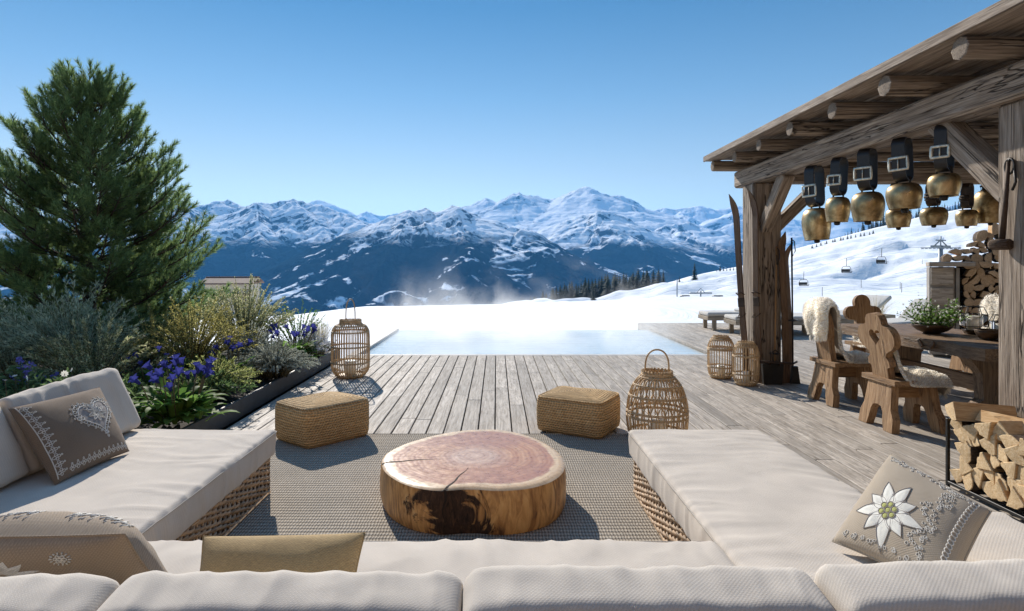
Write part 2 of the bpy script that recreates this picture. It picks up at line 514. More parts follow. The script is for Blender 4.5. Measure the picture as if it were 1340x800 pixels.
def log_table():
    n = NT('log_top')               # gv: x = share of the radius, y = angle, z = metres from the pith
    v = n.gv()
    u, th, r = n.sep(v)[:3]
    o = n.obj()
    wob = n.noise(o, 2.6, 4, 0.55); fine = n.noise(o, 26, 4, 0.6)
    uu = n.math('ADD', u, n.math('MULTIPLY', n.math('SUBTRACT', wob, 0.5), 0.16))
    rg = n.math('SINE', n.math('ADD', n.math('MULTIPLY', uu, 120), n.math('MULTIPLY', n.noise(o, 5, 2), 9)))
    rg2 = n.math('SINE', n.math('MULTIPLY', uu, 37))
    ring = n.math('ADD', n.math('MULTIPLY', rg, 0.27), n.math('MULTIPLY', rg2, 0.30))
    heart = n.mix(n.remap(ring, -0.7, 0.7, 0, 1), (0.39, 0.155, 0.070), (0.62, 0.34, 0.175))
    pur = n.noise(o, 1.9, 3, 0.5)
    heart = n.mix(n.math('MULTIPLY', n.ramp(pur, [(0.42, 0.0), (0.6, 1.0)]), 0.6), heart, (0.385, 0.175, 0.115))
    core = n.mix(n.remap(ring, -0.7, 0.7, 0, 1), (0.46, 0.26, 0.165), (0.62, 0.42, 0.30))
    heart = n.mix(n.ramp(uu, [(0.18, 1.0), (0.42, 0.0)]), heart, core)
    sap = n.mix(n.remap(ring, -0.7, 0.7, 0, 1), (0.58, 0.37, 0.19), (0.74, 0.54, 0.33))
    edge = n.ramp(n.math('ADD', u, n.math('MULTIPLY', n.math('SUBTRACT', n.noise(o, 3.4, 4, 0.6), 0.5), 0.26)), [(0.875, 0.0), (0.90, 1.0)])
    c = n.mix(edge, heart, sap)
    ray = n.noise(n.gv((0.8, 26, 0.8)), 1.0, 3, 0.6)
    c = n.bright(c, n.math('MULTIPLY', n.remap(ray, 0.3, 0.7, 0.9, 1.08), n.remap(fine, 0.3, 0.7, 0.9, 1.1)))
    n.set(col=c, rough=n.remap(fine, 0.3, 0.7, 0.24, 0.40), spec=0.5, normal=n.bump(n.math('ADD', ring, fine), 0.12, 0.003))
    M['log_top'] = n.m
    n = NT('log_side')
    v = n.gv()                      # x = height, y = metres round the rim
    f = n.noise(n.gv((2.2, 9, 1)), 2.0, 7, 0.62, 1.2)
    c = n.ramp(f, [(0.30, (0.085, 0.038, 0.016)), (0.42, (0.40, 0.19, 0.062)), (0.56, (0.66, 0.355, 0.125)), (0.75, (0.80, 0.51, 0.225))])
    bk = n.noise(n.gv((2.6, 2.4, 1)), 1.35, 6, 0.62, 1.4)
    x, y, z = n.sep(v)[:3]
    # bark was left on in one broad patch under the notch
    d = n.math('ABSOLUTE', n.math('SUBTRACT', y, n.math('ADD', 0.10, n.math('MULTIPLY', x, -0.35))))
    patch = n.math('ADD', bk, n.remap(d, 0.05, 0.40, 0.20, -0.16))
    mask = n.ramp(patch, [(0.53, 0.0), (0.58, 1.0)])
    bf = n.noise(n.gv((9, 30, 9)), 2.0, 6, 0.7, 1.0)
    bark = n.ramp(bf, [(0.35, (0.016, 0.009, 0.006)), (0.55, (0.060, 0.030, 0.016)), (0.75, (0.155, 0.082, 0.040))])
    c = n.mix(mask, c, bark)
    h = n.math('ADD', n.math('MULTIPLY', mask, 0.6), n.math('MULTIPLY', n.mix(mask, f, bf), 0.7))
    n.set(col=c, rough=n.remap(mask, 0, 1, 0.42, 0.85), spec=0.4, normal=n.bump(h, 0.55, 0.02))
    M['log_side'] = n.m
log_table()
plain('crack_dark', (0.02, 0.011, 0.007), 0.9)

def brass():
    n = NT('brass')
    v = n.obj()
    f = n.noise(v, 9, 5, 0.62, 0.4); g = n.noise(v, 70, 3, 0.6)
    c = n.ramp(f, [(0.28, (0.115, 0.075, 0.035)), (0.5, (0.35, 0.255, 0.130)), (0.72, (0.56, 0.45, 0.27))])
    c = n.bright(c, n.remap(n.oinfo(), 0, 1, 0.68, 1.2))
    n.set(col=c, metal=0.92, rough=n.remap(f, 0.3, 0.7, 0.5, 0.26), normal=n.bump(n.math('ADD', f, n.math('MULTIPLY', g, 0.35)), 0.25, 0.006))
    M['brass'] = n.m
brass()
plain('leather', (0.016, 0.014, 0.014), 0.42, var=0.35, scale=12, bump=0.25, bscale=120, spec=0.5)
plain('brown_leather', (0.040, 0.024, 0.015), 0.5, var=0.35, scale=12, bump=0.25, bscale=120)
plain('silver', (0.62, 0.58, 0.48), 0.34, metal=0.9, var=0.3, scale=30, bump=0.5, bscale=110)
plain('iron', (0.035, 0.032, 0.030), 0.5, metal=0.6, var=0.3, bump=0.2)
plain('rust_iron', (0.07, 0.045, 0.030), 0.7, metal=0.4, var=0.4, bump=0.4)
plain('black_steel', (0.012, 0.012, 0.012), 0.45, metal=0.3)
plain('grey_steel', (0.20, 0.23, 0.26), 0.5, metal=0.4)
plain('bowl_bronze', (0.075, 0.048, 0.028), 0.45, metal=0.5, var=0.4, scale=15, bump=0.3)
plain('candle_wax', (0.80, 0.76, 0.66), 0.5, var=0.04, sss=0.3, sss_r=(0.02, 0.015, 0.01))
plain('planter_metal', (0.035, 0.034, 0.034), 0.55, var=0.25, scale=9, bump=0.15)
plain('soil', (0.028, 0.020, 0.014), 0.95, var=0.5, scale=30, bump=1.0, bscale=60)
plain('fleece_skin', (0.66, 0.60, 0.51), 0.9)
plain('stone', (0.20, 0.185, 0.165), 0.85, var=0.25, scale=8, bump=0.5, bscale=50)
plain('grey_board', (0.30, 0.275, 0.245), 0.8, var=0.25, scale=5, bump=0.4, bscale=40)
plain('coping', (0.50, 0.47, 0.43), 0.7, var=0.1, scale=8, bump=0.2)
plain('pool_tile', (0.30, 0.47, 0.55), 0.4, var=0.06)
plain('gap_shade', (0.008, 0.007, 0.006), 0.95)  # near-black: shade in the gaps put into the colour
plain('plaster', (0.55, 0.47, 0.36), 0.9, var=0.08, scale=1)
plain('roof_snowy', (0.16, 0.10, 0.075), 0.85, var=0.3, scale=1)
plain('dark_pane', (0.03, 0.04, 0.05), 0.1, var=0.1, spec=0.8)
plain('dark_conifer', (0.024, 0.042, 0.027), 0.9, var=0.45, scale=0.6)
plain('far_conifer', (0.022, 0.036, 0.034), 0.95, var=0.4, scale=0.08)

def glass():
    n = NT('clear_glass')
    g = n.new('ShaderNodeBsdfGlossy'); g.inputs['Roughness'].default_value = 0.03
    t = n.new('ShaderNodeBsdfTransparent'); fr = n.new('ShaderNodeFresnel'); fr.inputs['IOR'].default_value = 1.45
    m = n.new('ShaderNodeMixShader'); n.link(fr.outputs[0], m.inputs[0]); n.link(t.outputs[0], m.inputs[1]); n.link(g.outputs[0], m.inputs[2])
    n.link(m.outputs[0], n.out.inputs['Surface'])
    M['clear_glass'] = n.m
glass()

def leaf(name, a, b, trans=0.35, rough=0.55, tcol=None, spec=0.3):
    n = NT(name)
    r = n.island()
    c = n.ramp(r, [(0.0, a), (1.0, b)])
    big = n.noise(n.obj(), 4, 2)
    c = n.bright(c, n.remap(big, 0.3, 0.7, 0.75, 1.25))
    n.set(col=c, rough=rough, spec=spec)
    if trans:
        tc = n.bright(c, 1.5) if tcol is None else tcol
        n.translucent(tc, trans)
    M[name] = n.m
leaf('pine_needle', (0.062, 0.108, 0.040), (0.22, 0.30, 0.11), 0.5, rough=0.5)
leaf('silver_leaf', (0.16, 0.205, 0.13), (0.43, 0.48, 0.34), 0.5)
leaf('grey_leaf', (0.22, 0.245, 0.20), (0.50, 0.52, 0.45), 0.35, rough=0.8)
leaf('golden_leaf', (0.13, 0.125, 0.030), (0.44, 0.40, 0.15), 0.45)
leaf('cream_leaf', (0.11, 0.145, 0.05), (0.58, 0.56, 0.34), 0.45)
leaf('lime_leaf', (0.13, 0.17, 0.035), (0.46, 0.47, 0.20), 0.5)
leaf('green_leaf', (0.045, 0.10, 0.02), (0.16, 0.27, 0.06), 0.5, rough=0.6, spec=0.15)
leaf('star_leaf', (0.06, 0.11, 0.04), (0.20, 0.27, 0.115), 0.5, rough=0.6, spec=0.15)
leaf('dark_leaf', (0.055, 0.095, 0.033), (0.13, 0.195, 0.075), 0.45)
leaf('straw', (0.32, 0.29, 0.20), (0.58, 0.54, 0.42), 0.4, rough=0.8)
leaf('blue_petal', (0.022, 0.027, 0.15), (0.062, 0.070, 0.31), 0.35, rough=0.6)
leaf('violet_petal', (0.10, 0.085, 0.33), (0.24, 0.21, 0.55), 0.35, rough=0.6)
leaf('pale_petal', (0.42, 0.42, 0.46), (0.62, 0.62, 0.66), 0.3, rough=0.7)
leaf('white_flower', (0.66, 0.66, 0.60), (0.84, 0.84, 0.78), 0.3, rough=0.7)
leaf('fur', (0.78, 0.73, 0.64), (0.92, 0.90, 0.85), 0.4, rough=0.8, spec=0.2)

def snow():
    n = NT('snow')
    p = n.pos()
    f = n.noise(n.pos((1, 1, 1)), 0.6, 6, 0.6); t = n.noise(n.pos((0.12, 0.04, 0.3)), 1.0, 6, 0.62, 1.2)
    c = n.ramp(t, [(0.3, (0.80, 0.83, 0.87)), (0.7, (0.90, 0.91, 0.925))])
    wv = n.new('ShaderNodeTexWave', wave_type='BANDS', bands_direction='Y'); n.link(n.pos((1, 1, 1)), wv.inputs['Vector'])
    wv.inputs['Scale'].default_value = 0.11; wv.inputs['Distortion'].default_value = 9.0; wv.inputs['Detail'].default_value = 3; wv.inputs['Detail Scale'].default_value = 0.35
    far = n.remap(n.sep(n.pos())[1], 90, 130, 0, 1)
    trk = n.math('MULTIPLY', n.ramp(wv.outputs['Fac'], [(0.0, 1.0), (0.10, 0.0)]), n.math('MULTIPLY', far, n.ramp(n.noise(n.pos((0.02, 0.012, 0.05)), 1.0, 2), [(0.42, 0.0), (0.6, 1.0)])))
    c = n.mix(n.math('MULTIPLY', trk, 0.35), c, (0.60, 0.65, 0.72))
    h = n.math('SUBTRACT', n.math('ADD', n.math('MULTIPLY', f, 0.12), n.math('MULTIPLY', t, 1.4)), n.math('MULTIPLY', trk, 0.6))
    n.set(col=c, rough=0.8, spec=0.2, normal=n.bump(h, 0.5, 0.8))
    M['snow'] = n.m
snow()

def mountain():
    n = NT('mountain_snow')
    geo = n.new('ShaderNodeNewGeometry')
    x, y, z = n.sep(geo.outputs['Position'])[:3]
    nx, ny, nz = n.sep(geo.outputs['Normal'])[:3]
    big = n.noise(n.pos((1, 1, 1)), 0.0012, 6, 0.62)
    med = n.noise(n.pos((1, 1, 1)), 0.0055, 7, 0.66)
    fine = n.noise(n.pos((1, 1, 1)), 0.030, 5, 0.7)
    # rock shows where the face is steep; forest below the tree line except in clearings
    st1 = n.noise(n.gv((0.020, 0.0045, 1)), 1.0, 5, 0.62); st2 = n.noise(n.gv((0.060, 0.012, 1)), 1.0, 4, 0.62)
    streak = n.math('ADD', n.math('MULTIPLY', n.math('SUBTRACT', st1, 0.5), 0.42), n.math('MULTIPLY', n.math('SUBTRACT', st2, 0.5), 0.36))
    steep = n.math('ADD', nz, n.math('ADD', streak, n.math('MULTIPLY', n.math('SUBTRACT', fine, 0.5), 0.22)))
    rock = n.ramp(steep, [(0.725, 1.0), (0.785, 0.0)])
    rockc = n.ramp(fine, [(0.3, (0.035, 0.042, 0.055)), (0.7, (0.115, 0.122, 0.140))])
    snowc = n.ramp(med, [(0.3, (0.88, 0.90, 0.93)), (0.7, (0.95, 0.955, 0.96))])
    c = n.mix(rock, snowc, rockc)
    line = n.math('ADD', z, n.math('ADD', n.math('MULTIPLY', n.math('SUBTRACT', big, 0.5), 330), n.math('MULTIPLY', streak, 240)))
    line = n.math('ADD', line, n.math('MULTIPLY', n.math('SUBTRACT', fine, 0.5), 110))
    wood_ = n.ramp(n.remap(line, 60, 260, 0, 1), [(0.30, 1.0), (0.66, 0.0)])
    clear = n.math('ADD', n.noise(n.pos((1, 1, 0.5)), 0.0026, 5, 0.62, 0.7), n.math('MULTIPLY', n.math('SUBTRACT', fine, 0.5), 0.12))
    gap = n.ramp(clear, [(0.555, 0.0), (0.585, 1.0)])
    flat = n.ramp(nz, [(0.80, 0.0), (0.9, 1.0)])
    wood_ = n.math('MULTIPLY', wood_, n.math('SUBTRACT', 1.0, n.math('MULTIPLY', gap, flat)))
    fc = n.ramp(n.noise(n.pos((1, 1, 1)), 0.05, 5, 0.75), [(0.35, (0.006, 0.012, 0.019)), (0.62, (0.016, 0.027, 0.038)), (0.82, (0.06, 0.08, 0.105))])
    c = n.mix(wood_, c, fc)
    h = n.math('ADD', n.math('MULTIPLY', st1, 26), n.math('ADD', n.math('MULTIPLY', st2, 12), n.math('MULTIPLY', fine, 9)))
    n.set(col=c, rough=1.0, spec=0.0, normal=n.bump(h, 0.8, 1.0))
    M['mountain_snow'] = n.m
mountain()

def water():
    n = NT('pool_water')
    v = n.pos((0.8, 3.2, 1))
    f = n.noise(v, 1.6, 4, 0.55, 0.4); g = n.noise(n.pos((2.2, 7, 1)), 2.2, 3, 0.5)
    n.set(col=(0.56, 0.65, 0.68), rough=0.08, ior=1.33, spec=0.5, normal=n.bump(n.math('ADD', f, n.math('MULTIPLY', g, 0.4)), 0.12, 0.08))
    M['pool_water'] = n.m
water()
# =================================================================== SETTING
# ---- camera (level, with a shifted lens as the photograph's upright posts show)
cam = bpy.data.cameras.new('camera'); cam_o = link(bpy.data.objects.new('camera', cam))
cam.sensor_width = 36; cam.sensor_fit = 'HORIZONTAL'; cam.lens = 36 * FPX / 1340
cam.shift_x = 20 / 1340; cam.shift_y = -52 / 1340
cam.clip_start = 0.05; cam.clip_end = 60000
cam_o.location = (0, 0, CAM_H); cam_o.rotation_euler = (R(90), 0, 0)
scene.camera = cam_o

# ---- sun and sky
SUN_AZ, SUN_EL = R(-21), R(31)        # azimuth from +Y, negative = left
sd = Vector((sin(SUN_AZ) * cos(SUN_EL), cos(SUN_AZ) * cos(SUN_EL), sin(SUN_EL)))
sun = bpy.data.lights.new('sun', 'SUN'); sun.energy = 4.3; sun.angle = R(0.53); sun.color = (1.0, 0.93, 0.84)
so = link(bpy.data.objects.new('sun', sun)); so.rotation_euler = (-sd).to_track_quat('-Z', 'Y').to_euler()
so.location = sd * 50
w = bpy.data.worlds.new('World'); scene.world = w; w.use_nodes = True
wn = w.node_tree
sky = wn.nodes.new('ShaderNodeTexSky'); sky.sky_type = 'NISHITA'; sky.sun_disc = False
sky.sun_elevation = SUN_EL; sky.sun_rotation = SUN_AZ
sky.altitude = 1500; sky.air_density = 1.0; sky.dust_density = 0.0; sky.ozone_density = 1.6
bg = wn.nodes['Background']; bg.inputs['Strength'].default_value = 0.15
# pale low sky, deeper blue above; zenith out of view brightened as added fill
tc_ = wn.nodes.new('ShaderNodeTexCoord'); sx_ = wn.nodes.new('ShaderNodeSeparateXYZ'); wn.links.new(tc_.outputs['Generated'], sx_.inputs[0])
cr_ = wn.nodes.new('ShaderNodeValToRGB'); el_ = cr_.color_ramp.elements
for k_ in range(3): el_.new(0.5)
for e_, (p_, c_) in zip(el_, ((0.0, (0.98, 0.80, 0.58)), (0.145, (0.72, 0.60, 0.475)), (0.27, (0.455, 0.51, 0.475)), (0.40, (0.25, 0.405, 0.435)), (0.72, (0.76, 0.95, 0.95)))):
    e_.position = p_; e_.color = (*c_, 1)
wn.links.new(sx_.outputs[2], cr_.inputs[0])
mx_ = wn.nodes.new('ShaderNodeVectorMath'); mx_.operation = 'MULTIPLY'
wn.links.new(sky.outputs[0], mx_.inputs[0]); wn.links.new(cr_.outputs[0], mx_.inputs[1]); wn.links.new(mx_.outputs[0], bg.inputs[0])

# ---- snow field and ski slope: one sheet from the pool's edge to the valley rim
def interp(x, pts):
    return np.interp(x, [p[0] for p in pts], [p[1] for p in pts])
CREST = [(-900, 440), (250, 420), (385, 412), (480, 401.5), (650, 398.5), (830, 391), (1000, 387.5), (2500, 387.5)]
HILL = [(-900, 620), (250, 520), (385, 500), (560, 440), (650, 420), (700, 404), (770, 396), (815, 390), (830, 385), (870, 371), (900, 363), (960, 351),
        (1000, 342), (1040, 327), (1100, 311), (1140, 301), (1200, 286), (1280, 270), (1340, 256), (1600, 215), (2500, 180)]
def zpix(py, Y): return CAM_H - (py - VY) / FPX * Y
Y_CREST, Y_DIP, Y_BASE, Y_TOP = 58.0, 80.0, 105.0, 420.0
def snow_z(px, Y):
    pc = interp(px, CREST); ph = interp(px, HILL)
    Y = np.asarray(Y, dtype=float)
    z0, zc = -0.36, zpix(pc, Y_CREST)
    base_py = np.maximum(pc + 4.5, np.minimum(ph, 520) * 0.25 + (pc + 4.5) * 0.75)
    zb, zt = zpix(base_py, Y_BASE), zpix(ph, Y_TOP)
    t = np.clip((Y - 14.6) / (Y_CREST - 14.6), 0, 1)
    z = z0 + (zc - z0) * (t * 0.8 + 0.2 * t * t)
    t2 = np.clip((Y - Y_CREST) / (Y_BASE - Y_CREST), 0, 1); s2 = t2 * t2 * (3 - 2 * t2)
    z = np.where(Y > Y_CREST, zc + (zb - zc) * s2 - 1.6 * np.sin(np.pi * t2), z)
    t3 = np.clip((Y - Y_BASE) / (Y_TOP - Y_BASE), 0, 1)
    z = np.where(Y > Y_BASE, zpix(base_py + (ph - base_py) * (t3 ** 0.9), Y), z)
    t4 = np.clip((Y - Y_TOP) / 900, 0, 1)
    z = np.where(Y > Y_TOP, zt + t4 * (-230) - 35 * np.clip((Y - Y_TOP) / 60, 0, 1), z)
    return z
pxs = np.concatenate([np.linspace(-900, 240, 40), np.linspace(250, 1400, 330), np.linspace(1415, 2500, 40)])
Ys = np.concatenate([np.geomspace(12.0, Y_BASE, 120), np.geomspace(Y_BASE * 1.012, Y_TOP, 110), np.geomspace(Y_TOP * 1.02, 1350, 30)])
PX, YY = np.meshgrid(pxs, Ys)
XX = (PX - VX) / FPX * YY
ZZ = snow_z(PX, YY)
am = np.clip((YY - 16) / 60, 0, 1)
ZZ = ZZ + am * 0.10 * fbm(XX / 9, YY / 7, 4)
am2 = np.clip((YY - 108) / 120, 0, 1) * np.clip((Y_TOP - YY) / 120 + 0.15, 0, 1)
ZZ = ZZ + am2 * (5.6 * fbm(XX / 75 + YY / 260, YY / 34, 4) + 0.9 * fbm(XX / 14, YY / 9, 3))
nv, nu = PX.shape
idx = np.arange(nv * nu).reshape(nv, nu)
F = np.stack([idx[:-1, :-1], idx[:-1, 1:], idx[1:, 1:], idx[1:, :-1]], -1).reshape(-1, 4)
tag(obj_np('snow_field', np.stack([XX, YY, ZZ], -1), F, M['snow'], smooth=True), kind='structure')
def ground_at(px, Y):
    X = (px - VX) / FPX * Y
    z = float(snow_z(np.array([px]), np.array([Y]))[0])
    z += float(np.clip((Y - 16) / 60, 0, 1) * 0.10 * fbm(np.array([X / 9]), np.array([Y / 7]), 4)[0])
    a2 = float(np.clip((Y - 108) / 120, 0, 1) * np.clip((Y_TOP - Y) / 120 + 0.15, 0, 1))
    z += a2 * float((5.6 * fbm(np.array([X / 75 + Y / 260]), np.array([Y / 34]), 4) + 0.9 * fbm(np.array([X / 14]), np.array([Y / 9]), 3))[0])
    return Vector((X, Y, z))
g = MB(); g.grid(lambda u, v: (-70 + 140 * u, -60 + 72.2 * v, -0.50), 8, 8)
tag(g.build('snow_ground', M['snow']), kind='structure')

# ---- mountains: ridge crests in the round, real valleys between them
RIDGES = [  # depth, steepness, [(px, py, extra depth)]
    (5200, 0.62, 190, [(-260, 300, 500), (-120, 285, 200), (0, 292, 0), (90, 275, 0), (170, 268, 100), (235, 262, 0), (250, 266, -60), (263, 269, 0), (298, 262, 120), (318, 271, 0), (335, 265, -120), (352, 267, 0),
                       (383, 260, 60), (400, 266, 0), (420, 269, -100), (445, 279, -250), (470, 291, -500), (510, 318, -900), (545, 352, -1200)]),
    (5000, 0.5, 120, [(335, 266, -150), (338, 300, -700), (345, 335, -1200), (380, 372, -1700)]),
    (5100, 0.5, 120, [(383, 262, 0), (425, 300, -600), (440, 335, -1100), (455, 360, -1500)]),
    (5000, 0.5, 120, [(250, 270, 0), (225, 310, -700), (240, 345, -1200), (300, 380, -1700)]),
    (9800, 0.55, 160, [(380, 285, 0), (420, 262, 0), (440, 270, 0), (458, 286, 0), (480, 277, 0), (500, 283, 0), (520, 279, 200), (560, 286, 0), (600, 282, 0), (640, 300, 0)]),
    (3600, 0.60, 150, [(352, 398, -500), (385, 372, -300), (415, 348, -100), (450, 324, 0), (480, 303, 0), (500, 291, 0), (520, 282, 60), (535, 275, 0), (545, 279, -40), (555, 273, 0), (575, 280, 40),
                       (592, 269, 0), (604, 274, 0), (614, 286, -60), (640, 292, -100), (680, 300, -100), (705, 312, -160), (725, 330, -300), (755, 350, -420), (800, 382, -500)]),
    (3500, 0.5, 100, [(540, 277, 0), (520, 315, -450), (500, 350, -800), (470, 390, -1100)]),
    (3500, 0.5, 100, [(600, 275, 0), (600, 312, -400), (590, 345, -750), (575, 380, -1000)]),
    (3450, 0.5, 100, [(680, 300, -50), (660, 335, -450), (650, 370, -800), (645, 400, -1000)]),
    (7000, 0.62, 230, [(560, 300, 0), (610, 273, 0), (628, 262, 0), (636, 259, 0), (648, 270, 0), (662, 265, 0), (680, 252, 0), (692, 256, 0), (706, 257, 200), (722, 262, 300), (735, 257, 300), (750, 250, 200), (768, 244, 0),
                       (780, 249, 0), (792, 254, 0), (804, 255, 0), (818, 259, 0), (832, 271, 0), (845, 280, 0), (880, 300, 200), (930, 330, 500)]),
    (6400, 0.55, 150, [(680, 254, 400), (705, 275, 100), (735, 290, -200), (770, 300, -500)]),
    (5000, 0.66, 150, [(690, 330, 0), (715, 308, 0), (738, 290, 0), (760, 283, 0), (783, 276, 0), (800, 279, 0), (815, 284, 0), (835, 297, 0), (852, 309, -100), (872, 322, -200), (900, 345, -400), (930, 372, -600)]),
    (4900, 0.5, 110, [(783, 278, 0), (775, 312, -450), (765, 345, -850), (755, 375, -1200)]),
    (5600, 0.6, 140, [(830, 310, 200), (870, 296, 0), (900, 290, 0), (925, 300, -100), (960, 318, -300), (990, 340, -500), (1020, 370, -700)]),
    (9000, 0.58, 200, [(800, 300, 0), (845, 278, 0), (868, 272, 0), (882, 274, 0), (898, 272, 0), (914, 269, 0), (930, 275, 0), (950, 273, 0), (968, 270, 0), (990, 276, 0), (1020, 285, 0), (1060, 290, 0),
                       (1100, 282, 0), (1150, 292, 0), (1200, 280, 0), (1260, 265, 0), (1320, 272, 0), (1420, 250, 0), (1600, 262, 0)]),
    (7400, 0.55, 150, [(960, 276, 0), (1000, 292, -400), (1040, 305, -800), (1090, 318, -1100)]),
]
FLOOR = -560.0
mpx = np.concatenate([np.linspace(-420, 200, 110), np.linspace(201.5, 1060, 660), np.linspace(1063, 1700, 130)])
mY = np.concatenate([np.geomspace(900, 2300, 60), np.geomspace(2310, 6200, 330), np.geomspace(6215, 12500, 150)])
PX, YY = np.meshgrid(mpx, mY); XX = (PX - VX) / FPX * YY
H = np.full(XX.shape, FLOOR) + 60 * fbm(XX / 900, YY / 900, 4)
BS = np.zeros(XX.shape); BD = np.zeros(XX.shape)
wx = XX + 80 * fbm(XX / 380, YY / 380, 4, 0.48); wy = YY + 80 * fbm(XX / 380 + 40, YY / 380 + 7, 4, 0.48)
lX, lY = np.log(mY), None
mrng = np.random.default_rng(77)
seg_id = [0]
def tent(a, b_, slope, reach, exact=False):
    """raise the ground to a ridge from a to b with sides falling away at slope"""
    global H
    (ax, ay, az), (bx, by, bz) = a, b_
    y0, y1 = max(mY[0], min(ay, by) - reach), min(mY[-1], max(ay, by) + reach)
    if y1 <= y0: return
    j0, j1 = np.searchsorted(mY, y0), np.searchsorted(mY, y1)
    lo = min((x - reach) / y for x in (ax, bx) for y in (y0, y1)); hi = max((x + reach) / y for x in (ax, bx) for y in (y0, y1))
    i0, i1 = np.searchsorted(mpx, lo * FPX + VX), np.searchsorted(mpx, hi * FPX + VX)
    if j1 <= j0 or i1 <= i0: return
    sl_ = (slice(j0, j1), slice(i0, i1))
    ex, ey = bx - ax, by - ay; L2 = ex * ex + ey * ey + 1e-6; L = math.sqrt(L2)
    x0_, y0_ = XX[sl_], YY[sl_]
    t = np.clip(((x0_ - ax) * ex + (y0_ - ay) * ey) / L2, 0, 1); d0 = np.hypot(x0_ - ax - t * ex, y0_ - ay - t * ey)
    x1_, y1_ = wx[sl_], wy[sl_]
    t2 = np.clip(((x1_ - ax) * ex + (y1_ - ay) * ey) / L2, 0, 1); d1 = np.hypot(x1_ - ax - t2 * ex, y1_ - ay - t2 * ey)
    k = np.clip(d0 / 120, 0, 1) if exact else np.clip(d0 / 40, 0.45, 1)
    d = d0 * (1 - k) + d1 * k; t = t * (1 - k) + t2 * k
    h = az + (bz - az) * t - slope * d * (1.06 - 0.00012 * np.clip(d, 0, 2200))
    up = h > H[sl_]
    H[sl_] = np.where(up, h, H[sl_])
    BS[sl_] = np.where(up, seg_id[0] * 613.0 + t * L, BS[sl_]); BD[sl_] = np.where(up, d, BD[sl_])
    seg_id[0] += 1
def spur(x, y, z, ang, drop, length, side_slope, level, sc):
    """a side ridge running down from (x, y, z); it branches once or twice itself"""
    n_ = max(2, int(length / (190 * sc))); p = (x, y, z); step = length / n_
    for k in range(n_):
        ang += mrng.uniform(-.22, .22)
        dz = drop * step * mrng.uniform(0.55, 1.45)
        q = (p[0] + cos(ang) * step, p[1] + sin(ang) * step, p[2] - dz)
        tent(p, q, side_slope, 800 * sc if level == 1 else 330 * sc)
        if level == 1 and k > 0:
            for s_ in (-1, 1):
                if mrng.uniform() < 0.6:
                    f = mrng.uniform(0, 1)
                    spur(p[0] + (q[0] - p[0]) * f, p[1] + (q[1] - p[1]) * f, p[2] + (q[2] - p[2]) * f - 4 * sc, ang + s_ * mrng.uniform(.65, 1.05), drop * 1.25, mrng.uniform(220, 460) * sc, side_slope * 1.02, 2, sc)
        p = q
        if p[2] < FLOOR: break
for ri, (D, sl, amp, pts) in enumerate(RIDGES):
    C = [((px - VX) / FPX * (D + dY), D + dY, CAM_H - (py - VY) / FPX * (D + dY)) for px, py, dY in pts]
    sc = (D / 4600) ** 0.8
    if sl <= 0.5:                       # a drawn spur
        for p, q in zip(C[:-1], C[1:]): tent(p, q, 0.47, 800 * sc, True)
    for p, q in zip(C[:-1], C[1:]):
        if sl > 0.5: tent(p, q, 0.46, 2900, True)
        L = math.hypot(q[0] - p[0], q[1] - p[1]); cr = math.atan2(q[1] - p[1], q[0] - p[0])
        n_ = int(L / (360 * sc) + mrng.uniform(0, 1))
        for k in range(n_):
            f = (k + mrng.uniform(.1, .9)) / n_
            pos_ = [p[i] + (q[i] - p[i]) * f for i in range(3)]
            for s_ in ((-1,) if sl > 0.5 else (-1, 1)):
                ang = cr + s_ * (PI / 2 if sl > 0.5 else 0.95) + mrng.uniform(-.35, .35)
                if sl > 0.5 and sin(ang) > 0.2: continue
                ln = min(2300 * sc, (pos_[2] - FLOOR) / 0.35) * mrng.uniform(.55, 1.0) * (1 if sl > 0.5 else .4)
                spur(pos_[0], pos_[1], pos_[2] - 6 * sc, ang, 0.355 * mrng.uniform(.85, 1.2), ln, 0.56, 1, sc)
H = H + np.exp(-BD / 90) * 13 * (ridged(XX / 130, YY / 130, 4) - 0.9)
H = H + np.clip(BD / 50, 0.12, 1) * (6 * fbm(XX / 95, YY / 95, 4) + 6.5 * (ridged(BS / 70, BD / 420, 4) - 0.6))
nv, nu = PX.shape
idx = np.arange(nv * nu).reshape(nv, nu)
F = np.stack([idx[:-1, :-1], idx[:-1, 1:], idx[1:, 1:], idx[1:, :-1]], -1).reshape(-1, 4)
tag(obj_np('mountains', np.stack([XX, YY, H], -1), F, M['mountain_snow'], smooth=True, gv=np.stack([BS, BD, 0 * BD], -1)), kind='structure')
TOP = float(H.max())
# valley floor out to the horizon
g = MB(); g.grid(lambda u, v: (-16000 + 32000 * u, 420 + 12600 * v, FLOOR - 70), 4, 4)
tag(g.build('valley_floor', M['snow']), kind='structure')

# ---- the air
n = NT('mountain_air'); n.t.nodes.remove(n.p)
pv = n.new('ShaderNodeVolumePrincipled')
pv.inputs['Color'].default_value = (0.13, 0.49, 1.0, 1); pv.inputs['Density'].default_value = 6.8e-5
pv.inputs['Anisotropy'].default_value = 0.0
n.link(pv.outputs[0], n.out.inputs['Volume'])
hz = MB(); zb, zt = FLOOR - 72, TOP + 40
hz.add([(x, y, z) for x in (-17000, 17000) for y in (-400, 13100) for z in (zb, zt)],
       [(0, 1, 3, 2), (4, 6, 7, 5), (0, 4, 5, 1), (2, 3, 7, 6), (0, 2, 6, 4), (1, 5, 7, 3)])
ho = hz.build('haze', n.m); tag(ho, kind='stuff'); ho.visible_shadow = True

